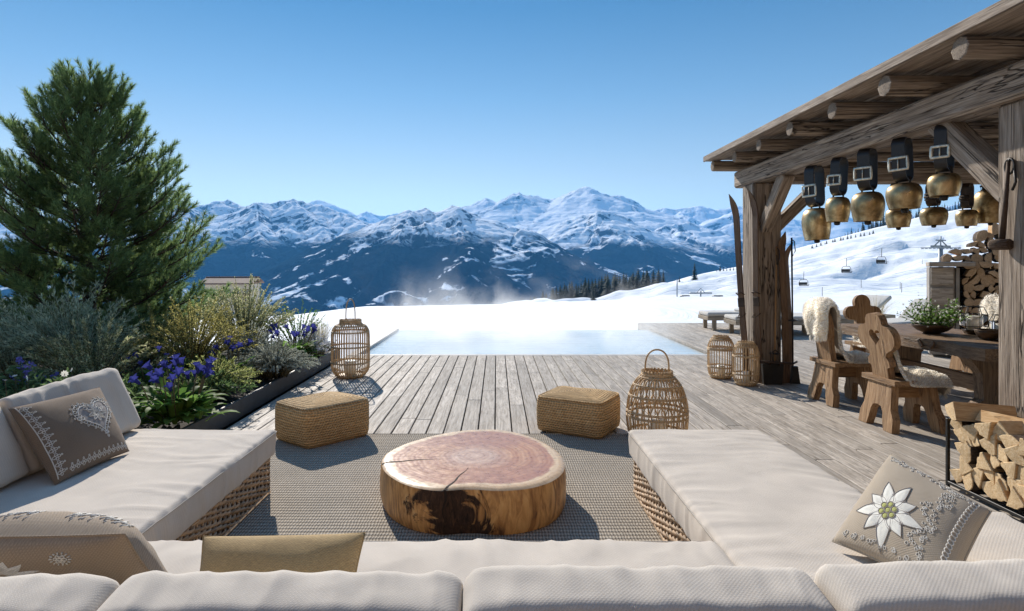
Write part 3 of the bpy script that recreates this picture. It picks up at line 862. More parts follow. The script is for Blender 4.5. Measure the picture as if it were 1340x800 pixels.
# ---- steam drifting off the warm pool
n = NT('pool_steam'); n.t.nodes.remove(n.p)
pv = n.new('ShaderNodeVolumePrincipled'); pv.inputs['Color'].default_value = (1, 1, 1, 1); pv.inputs['Anisotropy'].default_value = 0.45
pos = n.pos((0.75, 0.5, 0.55)); zz = n.sep(n.new('ShaderNodeNewGeometry').outputs['Position'])
f1 = n.noise(pos, 1.0, 4, 0.6, 0.8)
hgt = n.remap(zz[2], -0.05, 2.0, 1.0, 0.0)
thr = n.math('SUBTRACT', n.math('ADD', n.math('MULTIPLY', f1, 1.0), n.math('MULTIPLY', n.math('POWER', hgt, 2.0), 0.30)), 0.63)
xm = n.math('MULTIPLY', n.math('MULTIPLY', n.remap(zz[0], -2.9, -1.2, 0, 1), n.remap(zz[0], 4.3, 2.6, 0, 1)), n.math('MULTIPLY', n.remap(zz[1], 10.8, 12.6, 0, 1), n.remap(zz[1], 17.6, 15.6, 0, 1)))
den = n.math('MULTIPLY', n.math('MULTIPLY', n.math('MULTIPLY', thr, 1.3, clamp=True), xm), n.math('MULTIPLY', hgt, 2.2))
n.link(den, pv.inputs['Density']); n.link(pv.outputs[0], n.out.inputs['Volume'])
st = MB(); st.add([(x, y, z) for x in (-2.9, 4.3) for y in (10.8, 17.6) for z in (-0.03, 2.05)],
       [(0, 1, 3, 2), (4, 6, 7, 5), (0, 4, 5, 1), (2, 3, 7, 6), (0, 2, 6, 4), (1, 5, 7, 3)])
tag(st.build('steam', n.m), kind='stuff')

# ---- deck, pool
DECK_L, POOL_R, POOL_N, POOL_F, POOL_L = -2.55, 3.68, 10.12, 14.35, -2.35
b = MB()
pitch, wdt = 0.155, 0.1430
i = 0; x = -4.2
while x < 13.0:
    xc = x + pitch / 2
    y0 = -1.2; yend = POOL_N - 0.16 if xc < POOL_R + 0.05 else 15.6
    if xc < DECK_L: yend = 3.98
    y = y0 + random.uniform(-2, 0)
    while y < yend:
        l = random.choice((2.4, 3.0, 3.6, 4.2)); e = min(y + l, yend)
        if yend - e < 0.5: e = yend
        s = max(y, y0)
        if e - s > 0.02:
            b.box((xc, (s + e) / 2, -0.016 + random.uniform(-0.0012, 0.0012)), (wdt, e - s - 0.005, 0.032), ch=0.004, axis=1)
        y = e
    x += pitch
tag(b.build('deck', M['deck_wood']), kind='structure')
u = MB()
u.box((2.2, 3.9, -0.19), (15.2, 12.0, 0.24), ch=0.01); u.box((8.5, 12.75, -0.19), (9.55, 5.6, 0.24), ch=0.01)
tag(u.build('deck_gap_sheet', M['gap_shade']), kind='structure')  # near-black sheet under the boards, painted shade for their gaps
fa = MB()
fa.box((POOL_R + 0.022, 12.86, -0.075), (0.03, 5.45, 0.14), ch=0.003); fa.box((8.4, 15.625, -0.10), (9.4, 0.03, 0.2), ch=0.003)
tag(fa.build('deck_fascia', M['deck_wood']), kind='structure')
c = MB()
c.box((0.66, POOL_N - 0.08, -0.02), (6.06, 0.15, 0.04), ch=0.008)
c.box((POOL_L - 0.08, 12.16, -0.02), (0.16, 4.35, 0.04), ch=0.008)
tag(c.build('pool_coping', M['coping']), kind='structure')
pl = MB()
pl.box((0.66, 12.2, -1.25), (6.1, 4.4, 0.1)); pl.box((POOL_L - 0.05, 12.2, -0.63), (0.1, 4.4, 1.17)); pl.box((POOL_R - 0.05, 12.2, -0.66), (0.08, 4.4, 1.12))
pl.box((0.66, POOL_N - 0.05, -0.63), (6.0, 0.1, 1.15)); pl.box((0.66, POOL_F + 0.03, -0.66), (6.0, 0.05, 1.12))
tag(pl.build('pool_basin', M['pool_tile']), kind='structure')
wv = MB(); wv.grid(lambda u, v: (POOL_L + (POOL_R - 0.012 - POOL_L) * u, POOL_N + 0.002 + (POOL_F + 0.05 - POOL_N) * v, -0.055), 24, 16)
tag(wv.build('pool_water', M['pool_water']), kind='structure')

# ---- unseen timber wall added behind the viewer to bounce warm fill light
lw = MB()
for k in range(26): lw.box((1.5, -3.2, 0.11 + 0.215 * k), (26, 0.16, 0.21), ch=0.02, axis=0)
tag(lw.build('bounce_wall', M['chalet_wood']), kind='structure')

# ---- rug
r = MB()
def rugf(u, v):
    x = -2.35 + 4.4 * u; y = 2.0 + 3.27 * v
    return (x, y, 0.012 + 0.0015 * mn.noise((x * 3, y * 3, 0)))
r.grid(rugf, 40, 30)
r.tube([(-2.35, 5.27, 0.008), (2.05, 5.27, 0.008)], 0.008, 6)
r.tube([(-2.35, 2.0, 0.006), (-2.35, 5.27, 0.006)], 0.007, 6); r.tube([(2.05, 2.0, 0.006), (2.05, 5.27, 0.006)], 0.007, 6)
tag(r.build('rug', M['rug_weave']), 'grey beige woven outdoor rug under the log table', 'rug')

# ---- planting bed
pb = thing('planter_bed', 'long raised planting bed with dark metal edging left of the deck', 'planter', (-5.9, 6.9, 0))
e = MB()
e.box((3.33, 0, 0.075), (0.03, 5.7, 0.19), ch=0.006); e.box((0, 2.84, 0.075), (6.63, 0.03, 0.19), ch=0.006); e.box((0, -2.84, 0.075), (6.63, 0.03, 0.19), ch=0.006)
e.build('edging', M['planter_metal'], pb)
s = MB()
s.grid(lambda u, v: (-3.3 + 6.61 * u, -2.82 + 5.64 * v, 0.115 + 0.035 * mn.noise((u * 30, v * 30, 0)) + (0.10 if u < 0.9 else 0) * max(0, mn.noise((u * 8, v * 8, 3)))), 80, 70)
s.build('soil', M['soil'], pb)

# ---- far conifers
def conifer_mesh(h, seed, mat):
    rg = np.random.default_rng(seed)
    V, F = [], []
    nt = 13
    for k in range(nt):
        t = k / (nt - 1)
        z = h * (0.06 + 0.94 * t); r = h * 0.19 * (1 - t) ** 0.8 + h * 0.006
        nb = max(6, int(17 * (1 - t * 0.6)))
        a0 = rg.uniform(0, 6.28)
        for j in range(nb):
            a = a0 + 2 * PI * j / nb + rg.uniform(-.25, .25); rr = r * rg.uniform(0.6, 1.15)
            wd = r * 0.42 + h * 0.006; dz = -h * 0.055 * (1 - t * .5) * rg.uniform(.6, 1.3)
            b0 = len(V)
            ca, sa = cos(a), sin(a)
            V += [(0, 0, z + h * 0.05), (ca * rr * .6 - sa * wd, sa * rr * .6 + ca * wd, z + dz * .55), (ca * rr, sa * rr, z + dz), (ca * rr * .6 + sa * wd, sa * rr * .6 - ca * wd, z + dz * .55)]
            F.append((b0, b0 + 1, b0 + 2, b0 + 3))
    return np.array(V), np.array(F)
kinds = []
for s in range(5):
    v, f = conifer_mesh(1.0, 40 + s, None)
    me = mesh_np('crown', v, f, M['dark_conifer'])
    t = MB(); t.tube([(0, 0, -0.05), (0, 0, 0.5), (0, 0, 0.98)], [0.018, 0.012, 0.002], 5); to = t.build('trunk', M['pine_bark'])
    tm = to.data; bpy.data.objects.remove(to)
    kinds.append((me, tm))
def conifer(px, py_base, Y, h, label, group, sc=1.0):
    g = ground_at(px, Y)
    o = thing('conifer', label, 'tree', (g.x, g.y, g.z - 0.2), random.uniform(0, 6), group)
    me, tm = random.choice(kinds)
    for nm, mm in (('crown', me), ('trunk', tm)):
        c = link(bpy.data.objects.new(nm, mm)); c.parent = o; c.scale = (h * sc, h * sc, h)
    return o
LG = 'dark fir tree in the wood beyond the snowy rim right of the steam'
for k in range(92):
    t = (k + 0.5) / 92
    px = 672 + 190 * t + random.uniform(-4, 4)
    Y = random.uniform(255, 380)
    line = np.interp(px, [670, 720, 760, 800, 830, 865], [394, 376, 364, 358, 350, 350])   # treetops of the wood
    g = ground_at(px, Y)
    ztop = zpix(line + random.uniform(0, 13), Y)
    h = ztop - g.z
    if px > 815: h = min(h, random.uniform(11, 17))
    if px > 850 : h = random.uniform(8, 12)
    h = float(np.clip(h, 5, 21))
    conifer(px, 0, Y, h, LG, 'firs of the wood beyond the snowy rim', 1.9)
for px, Y, h, lab in ((868, 300, 9, 'round dark fir standing apart at the right end of the wood'), (909, 330, 10.5, 'dark fir alone on the ski slope nearest the ski post'),
                      (889, 345, 3.5, 'tiny fir on the ski slope left of the lone dark fir'), (776, 210, 6.0, 'small fir at the near edge of the wood on the snow')):
    conifer(px, 0, Y, h, lab, None, 1.25)
for k in range(16):
    px = 1062 + 80 * k / 15 + random.uniform(-2, 2)
    conifer(px, 0, 402, random.uniform(1.6, 3.2), 'tiny dark bush in the row along the ski slope skyline', 'bushes along the ski slope skyline', 1.8)
for k in range(9):
    px = 938 + 35 * k / 8
    conifer(px, 0, 400, random.uniform(2.5, 5), 'small dark fir on the skyline left of the ski post', 'firs on the skyline left of the ski post', 1.5)
# the wood on the far hill top: nobody could count it
V, F = [], []; b0 = 0
for k in range(420):
    px = 1085 + 620 * (k / 420) + random.uniform(-3, 3); Y = random.uniform(421, 480)
    g = ground_at(px, Y)
    h = random.uniform(9, 15) * min(1, (px - 1075) / 60)
    v, f = conifer_mesh(h, k, None)
    g.z = zpix(float(interp(px, HILL)), Y_TOP) + random.uniform(-6, -2) - 0.0 * (Y - Y_TOP)
    V.append(v + np.array(g)); F.append(f + b0); b0 += len(v)
tag(obj_np('distant_wood', np.concatenate(V), np.concatenate(F), M['far_conifer']), kind='stuff')

# ---- chalet below the meadow on the left
def chalet(loc, rz, label):
    o = thing('chalet', label, 'house', loc, rz)
    W, L, Hh = 9.0, 12.0, 7.5
    m = MB(); m.box((0, 0, Hh / 2), (L, W, Hh), ch=0.05); m.build('wall', M['plaster'], o)
    m = MB()
    m.prism([(-L / 2, Hh + .02), (L / 2, Hh + .02), (L / 2, Hh + 0.3), (L/2, Hh+0.5), (-L / 2, Hh + 0.5)], W - .2, axis=0)
    m.build('gable', M['chalet_wood'], o)
    m = MB()
    for s in (-1, 1):
        fr = frame((0, s * W * 0.30, Hh + 1.05), (1, 0, 0), (0, -s * 0.26, 0.966), (0, s * 0.966, 0.26 * -1))
        m.prism([(-L / 2 - 1, -W * 0.36), (L / 2 + 1, -W * 0.36), (L / 2 + 1, W * 0.36), (-L / 2 - 1, W * 0.36)], 0.35, fr)
    m.build('roof', M['roof_snowy'], o)
    for zz in (4.6, 1.6):
        for k in range(5):
            x = -L / 2 + 1.3 + k * (L - 2.6) / 4
            f = MB(); f.box((x, -W / 2 - 0.04, zz + .75), (1.3, 0.1, 1.7), ch=0.02); fo = f.build('window', M['chalet_wood'], o)
            q = MB(); q.box((x, -W / 2 - 0.10, zz + .75), (1.0, 0.05, 1.4), ch=0.01); q.build('pane', M['dark_pane'], fo)
    m = MB(); m.box((0, -W / 2 - 0.7, 3.9), (L, 1.4, 0.2), ch=0.02); m.box((0, -W / 2 - 1.35, 4.5), (L, 0.08, 0.9), ch=0.02); m.build('balcony', M['chalet_wood'], o)
    return o
ch_ = chalet((-57.5, 130, -8.3), R(8), 'chalet with a low brown roof behind the shrubs at left')

ch_.scale = (0.78, 0.78, 0.78)
# ---- ski lift
def pylon(loc, h, label, arm=2.6, rz=0):
    o = thing('lift_pylon', label, 'ski lift', loc, rz)
    m = MB(); m.tube([(0, 0, -1), (0, 0, h)], [0.48, 0.38], 10); m.build('mast', M['grey_steel'], o)
    m = MB(); m.box((0, 0, h - 0.15), (arm * 2, 0.5, 0.5), ch=0.03)
    for s in (-1, 1):
        m.tube([(s * 0.2, 0, h + 1.1), (s * arm * 0.7, 0, h)], 0.13, 5)
    m.tube([(-arm * .55, 0, h + 1.1), (arm * .55, 0, h + 1.1)], 0.13, 5)
    m.tube([(0, 0, h), (0, 0, h + 1.9)], 0.12, 5)
    m.build('crossarm', M['grey_steel'], o)
    for s in (-1, 1):
        q = MB(); q.box((s * arm * 0.94, 0, h - 0.38), (0.5, 4.2, 0.14), ch=0.03)
        for k in range(6): q.lathe([(0.0, -0.06), (0.26, -0.06), (0.26, 0.06), (0, 0.06)], 10, (s * arm * 0.94, -1.9 + 0.76 * k, h - 0.55))
        q.build('sheave_train', M['grey_steel'], o)
    return o
gp = ground_at(1231, 118)
top = P(1231, 322, 118)
pylon((gp.x, gp.y, gp.z), top.z - gp.z, 'grey lift pylon with a crossarm on the ski slope', rz=R(20))
def lift_chair():
    o = thing('lift_chair', 'x', 'ski lift', (0, 0, 0))
    m = MB(); m.box((0, 0, 0), (2.1, 0.5, 0.12), ch=0.03); m.build('seat', M['iron'], o)
    m = MB(); m.box((0, 0.28, 0.42), (2.1, 0.07, 0.6), ch=0.02); m.build('backrest', M['iron'], o)
    m = MB()
    m.tube([(0, 0, 3.0), (0, 0.1, 1.3)], 0.05, 6)
    m.tube([(-1.05, 0, 0.0), (-1.05, 0.1, 0.9), (-0.75, 0.1, 1.3), (0.75, 0.1, 1.3), (1.05, 0.1, 0.9), (1.05, 0, 0)], 0.05, 6)
    m.build('hanger', M['iron'], o)
    m = MB(); m.tube([(-1.0, 0, 0.25), (-1.0, -0.5, 0.3), (1.0, -0.5, 0.3), (1.0, 0, 0.25)], 0.035, 6); m.build('safety_bar', M['iron'], o)
    return o
c0 = None
for px, py, Y, lab in ((1052, 374, 128, 'lowest of the three lift chairs over the ski slope'), (1108, 357, 122, 'middle one of the three lift chairs over the ski slope'),
                       (1154, 345, 116, 'lift chair hanging nearest the grey pylon')):
    p = P(px, py, Y)
    if c0 is None: c0 = lift_chair(); c0.location = p; c0['label'] = lab; c0['group'] = 'chairs on the ski lift'; c0.rotation_euler.z = R(12)
    else: dup(c0, p, R(12), lab)
q = MB(); pts = [P(985, 366, 138), P(1052, 355, 128), P(1108, 338, 122), P(1154, 326, 116), Vector((gp.x - 2.3, gp.y, top.z - 0.3)), P(1400, 290, 100)]
# the hauling rope hangs straight through the chairs' grips
pts[1] = P(1052, 374, 128) + Vector((0, 0, 3)); pts[2] = P(1108, 357, 122) + Vector((0, 0, 3)); pts[3] = P(1154, 345, 116) + Vector((0, 0, 3))
q.tube(pts, 0.02, 4)
tag(q.build('lift_cable', M['grey_steel']), 'thin lift rope that carries the chairs over the slope', 'cable')
gp2 = ground_at(917, 150); gp2.z = zpix(389, 150)
o = thing('lift_station', 'small drag lift frame on the snow left of the ski post', 'ski lift', gp2, R(10))
m = MB(); m.tube([(0, 0, -1), (0, 0, 1.6)], 0.18, 8); m.build('mast', M['grey_steel'], o)
m = MB(); m.box((0, 0, 1.0), (6.0, 0.5, 0.35), ch=0.05); m.tube([(-1.2, 0, 1.0), (0, 0, 2.2), (1.2, 0, 1.0)], 0.09, 5); m.build('crossarm', M['grey_steel'], o)
m = MB(); m.box((-4.3, 0, 0.05), (2.2, 1, 0.9), ch=0.1); m.box((4.6, 0, 0.0), (2.6, 1, 0.8), ch=0.1); m.build('drive_box', M['iron'], o)
pole = ground_at(886, 170)
m = MB(); m.tube([pole - Vector((0, 0, 1)), P(886, 366, 170)], 0.16, 6)
tag(m.build('lift_mast', M['grey_steel']), 'thin bare mast on the snow at the foot of the ski slope', 'mast')
for k, (px, Y) in enumerate(((1076, 140), (1085, 190), (1127, 160), (1180, 135), (1178, 150), (1207, 220))):
    g = ground_at(px, Y); m = MB(); m.tube([g - Vector((0, 0, .5)), g + Vector((0, 0, 2.2))], 0.06, 5)
    tag(m.build('piste_marker', M['iron']), 'thin dark marker pole standing on the ski slope', 'marker pole', 'marker poles on the ski slope')
# =================================================================== PAVILION
BX, BW = 3.30, 0.26                 # left face and width of the front beam
BZ, BH = 2.575, 0.225
pav = thing('pavilion', 'weathered timber pavilion with a log raftered plank roof at right', 'pavilion', (0, 0, 0))
def post(x, y, w, d, name='post'):
    m = MB(); m.box((x + w / 2, y + d / 2, BZ / 2), (w, d, BZ), ch=0.018, axis=2)
    return m.build(name, M['beam_wood'], pav)
post(3.32, 7.70, 0.36, 0.36); post(3.37, 3.77, 0.34, 0.25)
post(9.6, 7.70, 0.30, 0.30); post(9.6, 4.06, 0.30, 0.30)
m = MB(); m.box((BX + BW / 2, (8.1 - 0.2) / 2 + 0.2, BZ + BH / 2), (BW, 8.3, BH), ch=0.022, axis=1); m.build('beam', M['beam_wood'], pav)
m = MB(); m.box((9.73, 4.15, BZ + BH / 2), (BW, 8.3, BH), ch=0.022, axis=1); m.build('beam', M['beam_wood'], pav)
m = MB(); m.box((6.57, 7.88, BZ + 0.115), (6.04, 0.24, 0.205), ch=0.02, axis=0); m.build('tie_beam', M['beam_wood'], pav)
m = MB(); m.box((6.57, 4.24, BZ + 0.115), (6.04, 0.24, 0.205), ch=0.02, axis=0); m.build('tie_beam', M['beam_wood'], pav)
def brace(a, b, th=0.17, w=0.15):
    a, b = Vector(a), Vector(b); d = b - a
    m = MB()
    rot = rot_between((0, 0, 1), d.normalized())
    m.box((a + b) / 2, (w, th, d.length), rot, ch=0.012, axis=2)
    m.build('brace', M['beam_wood'], pav)
brace((3.47, 7.72, 1.98), (3.44, 7.05, 2.60), 0.16, 0.14)
brace((3.62, 7.88, 1.95), (4.28, 7.88, 2.60), 0.15, 0.14)
brace((3.47, 3.98, 1.98), (3.44, 4.62, 2.62), 0.17, 0.14)
for k in range(9):                                     # log rafters
    y = 3.84 - 0.765 + 0.765 * (k) - 0.0
    if k == 8: y = 8.42 + 0.60
    y = 3.07 + 0.757 * k
    if y > 8.5: break
    m = MB(); n_ = 14; pts = []; rad = []
    x0 = 2.985 + 0.010 * (y - 3.84) + random.uniform(-0.015, 0.015); r0 = random.uniform(0.068, 0.082)
    for j in range(n_ + 1):
        t = j / n_
        pts.append((x0 + 6.95 * t, y + 0.012 * sin(t * 9 + k), 2.893 + 0.008 * sin(t * 7 + 2 * k))); rad.append(r0 * (1 + 0.04 * sin(t * 14 + k)))
    pts = [(x0 - 0.004, pts[0][1], pts[0][2])] + pts; rad = [r0 * 0.9] + rad
    m.tube(pts, rad, 8, caps=False, smooth=False)
    c0 = Vector(pts[0]); ring = [m.v[i] for i in range(8)]
    m.add([c0 - Vector((0.003, 0, 0))] + ring, [(0, 1 + (i + 1) % 8, 1 + i) for i in range(8)], [(0.2, 0, k)] + [(0.2, (v[1] - c0.y) * 2, (v[2] - c0.z) * 2 + k) for v in ring], False, 1)
    m.build('rafter', [M['beam_wood'], M['beam_end']], pav)
m = MB()                                               # roof boards, laid along the eave, overlapping like clapboards
x = 2.965
while x < 10.0:
    wd = 0.19
    y = 8.47
    while y > 0.3:
        l = random.uniform(2.6, 4.4); e = max(0.3, y - l)
        m.box((x + wd / 2, (y + e) / 2, 2.993 + 0.020 * (int(round((x - 2.965) / .19)) % 2)), (wd - 0.004, y - e - 0.006, 0.03), ch=0.004, axis=1)
        y = e
    x += wd
m.box((2.948, 4.38, 3.012), (0.022, 8.2, 0.075), ch=0.004, axis=1)
m.build('roof', M['roof_wood'], pav)
m = MB(); m.grid(lambda u, v: (2.97 + 7.0 * u, 0.3 + 8.16 * v, 3.0315), 8, 8); m.box((6.46, 4.38, 3.05), (7.0, 8.16, 0.03), ch=0.01); m.build('roof_cover', M['grey_board'], pav)

# ---- cow bells
def cowbell(loc, wd, h, strap, rz, label, buckle=True, group='cow bells hanging in the pavilion', lean=0.0, wide=0.37):
    o = thing('cow_bell', label, 'cow bell', loc, rz, group); o.rotation_euler = (random.uniform(-.04, .04), random.uniform(-.05, .05), rz)   # loc: where the strap meets the timber
    top = -strap
    r = wd / 2
    prof = [(0.03 * r, 0.0), (r * 0.44, -0.012 * h), (r * 0.66, -0.045 * h), (r * 0.81, -0.105 * h), (r * 0.915, -0.20 * h), (r * 0.975, -0.31 * h), (r * 1.0, -0.44 * h), (r * 0.985, -0.58 * h), (r * 0.92, -0.78 * h),
            (r * 0.835, -0.965 * h), (r * 0.84, -h), (r * 0.78, -h), (r * 0.78, -0.93 * h), (r * 0.85, -0.6 * h), (r * 0.85, -0.3 * h), (r * .5, -0.06 * h)]
    m = MB(); m.lathe(prof, 36, (0, 0, top - 0.02), sx=1.0, sy=0.82); m.build('bell', M['brass'], o)
    m = MB(); m.tube([(0, 0, top - h * 0.3), (0, 0, top - h * 1.02)], 0.008, 6); m.lathe([(0, -0.0), (0.024, -0.008), (0.03, -0.03), (0.024, -0.05), (0, -0.055)], 10, (0, 0, top - h * 1.0)); m.build('clapper', M['iron'], o)
    m = MB(); m.tube([(-0.05, 0, top - 0.03), (-0.045, 0, top + 0.025), (0, 0, top + 0.04), (0.045, 0, top + 0.025), (0.05, 0, top - 0.03)], 0.009, 6); m.build('loop', M['iron'], o)
    # strap: a closed band of leather, its face towards -y
    gap = 0.075; sw = wd * wide; th = 0.010
    def band(u, v):
        L = 2 * (strap - 2 * gap) + 2 * PI * gap
        s = u * L; a = strap - 2 * gap
        if s < a: p = (-gap, -gap - s)
        elif s < a + PI * gap: q = (s - a) / gap; p = (-gap * cos(q), -gap - a - gap * sin(q))
        elif s < 2 * a + PI * gap: p = (gap, -gap - a + (s - a - PI * gap))
        else: q = (s - 2 * a - PI * gap) / gap; p = (gap * cos(q), -gap + gap * sin(q))
        x = (v - 0.5) * sw
        return (x, p[0] * (1 + 0.04 * sin(s * 9)), p[1])
    m = MB()
    for off in (0.0, th):
        def f(u, v, off=off):
            p = Vector(band(u, v)); c = Vector((p.x, 0, max(min(p.z, -gap), -strap + gap)))
            d = p - c; return tuple(c + d * (1 + off / max(d.length, 1e-4)))
        m.grid(f, 56, 3, wrap_u=True, flip=(off == 0))
    for vv in (0, 1):
        def f(u, v, vv=vv):
            p = Vector(band(u, vv)); c = Vector((p.x, 0, max(min(p.z, -gap), -strap + gap)))
            d = p - c; return tuple(c + d * (1 + v * th / max(d.length, 1e-4)))
        m.grid(f, 56, 1, wrap_u=True, flip=(vv == 0))
    st = m.build('strap', M['leather'] if buckle else M['brown_leather'], o)
    q = MB(); zc = -strap * 0.62; bw, bh = sw * 0.68, sw * 0.50; y = -gap - th - 0.006
    if buckle:
        pts = [(-bw, y, zc - bh), (0, y - 0.004, zc - bh), (bw, y, zc - bh), (bw, y, zc), (bw, y, zc + bh), (0, y - 0.004, zc + bh), (-bw, y, zc + bh), (-bw, y, zc)]
        fine = []
        for i in range(8):
            for t in (0, 0.5): fine.append(Vector(pts[i]).lerp(Vector(pts[(i + 1) % 8]), t))
        q.tube(fine, 0.0125, 8, closed=True, squash=0.6); q.tube([(0, y, zc + bh), (0, y - 0.006, zc - bh)], 0.006, 6)
        q.build('buckle', M['silver'], st)
    else:
        q.tube([(-bw * .8, y, zc - bh * .7), (bw * .8, y, zc - bh * .7), (bw * .8, y, zc + bh * .7), (-bw * .8, y, zc + bh * .7)], 0.008, 6, closed=True); q.tube([(-sw * .6, y, zc), (sw * .6, y, zc)], 0.014, 6)
        q.build('buckle', M['rust_iron'], st)
    return o
xb = BX + 0.12
def atpx(px, x): return (px - VX) / FPX, x / ((px - VX) / FPX)
# front row hangs from the long beam, back row from the tie beam
for px, wpx, ztop_px, hpx, rz, lab, buck in ((1065, 37, 270, 42, -66, 'large tall brass cow bell at the far left end of the row', True),
        (1099, 31, 255, 33, -58, 'small brass cow bell second from the left on the long beam', True), (1135, 40, 248, 39, -56, 'brass cow bell third from the left with a wide silver buckle', True),
        (1180, 42, 237, 34, -55, 'wide brass cow bell in the middle of the front row', True), (1236, 38, 224, 30, -54, 'brass cow bell hanging highest, beside the brace of the near post', True)):
    Y = xb / ((px - VX) / FPX)
    zt = zpix(ztop_px, Y)
    cowbell((xb, Y, BZ), wpx / FPX * Y, hpx / FPX * Y, BZ - zt, R(rz), lab)
yb = 7.88
for px, wpx, ztop_px, hpx, lab in ((1174, 30, 270, 26, 'small dark bronze cow bell in the back row below the wide middle bell'), (1221, 32, 269, 24, 'dark bronze cow bell in the middle of the back row'),
        (1266, 26, 272, 22, 'smallest bronze cow bell on a studded brown strap'), (1297, 40, 246, 44, 'cow bell half hidden behind the near post')):
    X = (px - VX) / FPX * yb
    zt = zpix(ztop_px, yb)
    cowbell((X, yb, BZ + 0.01), wpx / FPX * yb, hpx / FPX * yb, BZ + 0.01 - zt, R(-58), lab, buckle=False, wide=0.36)

# ---- skis and poles leaning on the far post
def ski(base, top, yaw, label, L=None, wd=0.085, mat='ski_wood', bind=True):
    base, top = Vector(base), Vector(top)
    L = (top - base).length
    o = thing('ski', label, 'ski', base, 0, 'old wooden skis leaning on the far post')
    m = MB(); N = 44
    def ctr(t):
        bend = 0.11 * max(0, (t - 0.86) / 0.14) ** 2 + 0.018 * sin(PI * min(1, t / 0.86))
        return t * L, -bend
    def half(t):
        if t > 0.93: return wd * 0.56 * max(0.06, 1 - ((t - 0.93) / 0.07) ** 1.7)
        return wd * (0.46 + 0.10 * (2 * t / 0.93 - 1) ** 2)
    th = lambda t: 0.006 + 0.016 * sin(PI * min(1, max(0, t))) ** 0.6
    off = random.uniform(0, 40)
    vs, gs, Fc = [], [], []
    for i in range(N + 1):
        t = i / N; z, y = ctr(t); h = half(t); q = th(t) / 2
        for sx, sy in ((-1, -1), (1, -1), (1, 1), (-1, 1)):
            vs.append((sx * h, y + sy * q, z)); gs.append((z + off, sx * h + off, sy * q))
    for i in range(N):
        for k in range(4):
            a, b_ = i * 4 + k, i * 4 + (k + 1) % 4
            Fc.append((a, b_, b_ + 4, a + 4))
    Fc += [(3, 2, 1, 0), (N * 4, N * 4 + 1, N * 4 + 2, N * 4 + 3)]
    m.add(vs, Fc, gs, False)
    ro = rot_between((0, 0, 1), (top - base).normalized()) @ Matrix.Rotation(yaw, 3, 'Z')
    o.rotation_euler = ro.to_euler()
    m.build('ski_board', M[mat], o)
    if bind:
        q = MB(); q.box((0, -0.022, L * 0.42), (wd * 1.15, 0.02, 0.12), ch=0.004); q.build('binding', M['rust_iron'], o)
        q = MB(); q.tube([(-wd * .6, -0.01, L * .46), (-wd * .5, -0.06, L * .47), (wd * .5, -0.06, L * .47), (wd * .6, -0.01, L * .46)], 0.007, 6); q.build('toe_strap', M['rust_iron'], o)
        q = MB(); q.tube([(-wd * .6, -0.01, L * .36), (-wd * .3, -0.08, L * .34), (wd * .3, -0.08, L * .34), (wd * .6, -0.01, L * .36)], 0.006, 6); q.build('heel_strap', M['rust_iron'], o)
    return o
ski((3.215, 7.62, 0), (3.155, 7.90, 2.44), R(-62), 'pale grey wooden ski leaning farthest out from the far post')
ski((3.36, 7.60, 0), (3.315, 7.66, 2.48), R(-70), 'brown wooden ski close against the side of the far post')
ski((3.70, 7.62, 0), (3.66, 7.68, 1.93), R(4), 'dark ski on the right half of the far post', mat='ski_wood', bind=False)
ski((3.80, 7.72, 0), (3.745, 7.74, 1.80), R(30), 'shorter dark ski on the right edge of the far post', bind=False)
def skipole(a, b, label, mat, basket=0.13):
    a, b = Vector(a), Vector(b); d = b - a
    o = thing('ski_pole', label, 'ski pole', a, 0, 'old ski poles on the far post')
    o.rotation_euler = rot_between((0, 0, 1), d.normalized()).to_euler(); L = d.length
    m = MB(); m.tube([(0, 0, 0), (0, 0, L * 0.5), (0, 0, L)], [0.009, 0.011, 0.012], 8); m.build('shaft', M[mat], o)
    m = MB(); m.tube([(0, 0, L - 0.02), (0.0, -0.07, L - 0.05), (0.0, -0.09, L - 0.17), (0, -0.02, L - 0.24), (0, 0, L - 0.05)], 0.006, 6); m.build('wrist_strap', M['leather'], o)
    m = MB(); rr = 0.062
    m.tube([(rr * cos(2 * PI * k / 18), rr * sin(2 * PI * k / 18), basket) for k in range(18)], 0.007, 6, closed=True)
    for k in range(4): m.tube([(0, 0, basket + .01), (rr * cos(PI * k / 2), rr * sin(PI * k / 2), basket)], 0.004, 5)
    m.build('basket', M['leather'], o)
    return o
skipole((3.545, 7.60, 0.26), (3.60, 7.67, 1.75), 'amber bamboo ski pole in front of the far post', 'pole_wood', 0.12)
skipole((3.83, 7.70, 0.02), (3.77, 7.62, 1.86), 'thin dark ski pole with a round basket right of the far post', 'iron', 0.78)
# an iron holder hooped round the foot of the post
h = thing('ski_holder', 'dark iron holder with a raised hoop at the foot of the far post', 'ski holder', (3.5, 7.58, 0))
m = MB(); m.tube([(-0.21, 0.06, 0.30), (-0.20, -0.10, 0.30), (0.22, -0.10, 0.27), (0.34, 0.05, 0.27)], 0.014, 6); m.tube([(-0.06, -0.08, 0.24), (-0.05, -0.09, 0.40), (0.0, -0.09, 0.44), (0.05, -0.09, 0.40), (0.06, -0.08, 0.24)], 0.01, 6)
m.build('hoop', M['rust_iron'], h)
m = MB(); m.prism([(-0.13, 0.0), (0.10, 0.0), (0.12, 0.26), (-0.15, 0.26)], 0.05, frame((0, -0.04, 0), (1, 0, 0), (0, 1, 0), (0, 0, 1))); m.prism([(0.24, 0), (0.36, 0), (0.33, 0.22), (0.27, 0.22)], 0.05, frame((0, 0.02, 0), (1, 0, 0), (0, 1, 0), (0, 0, 1))); 
m.build('foot_plate', M['iron'], h)
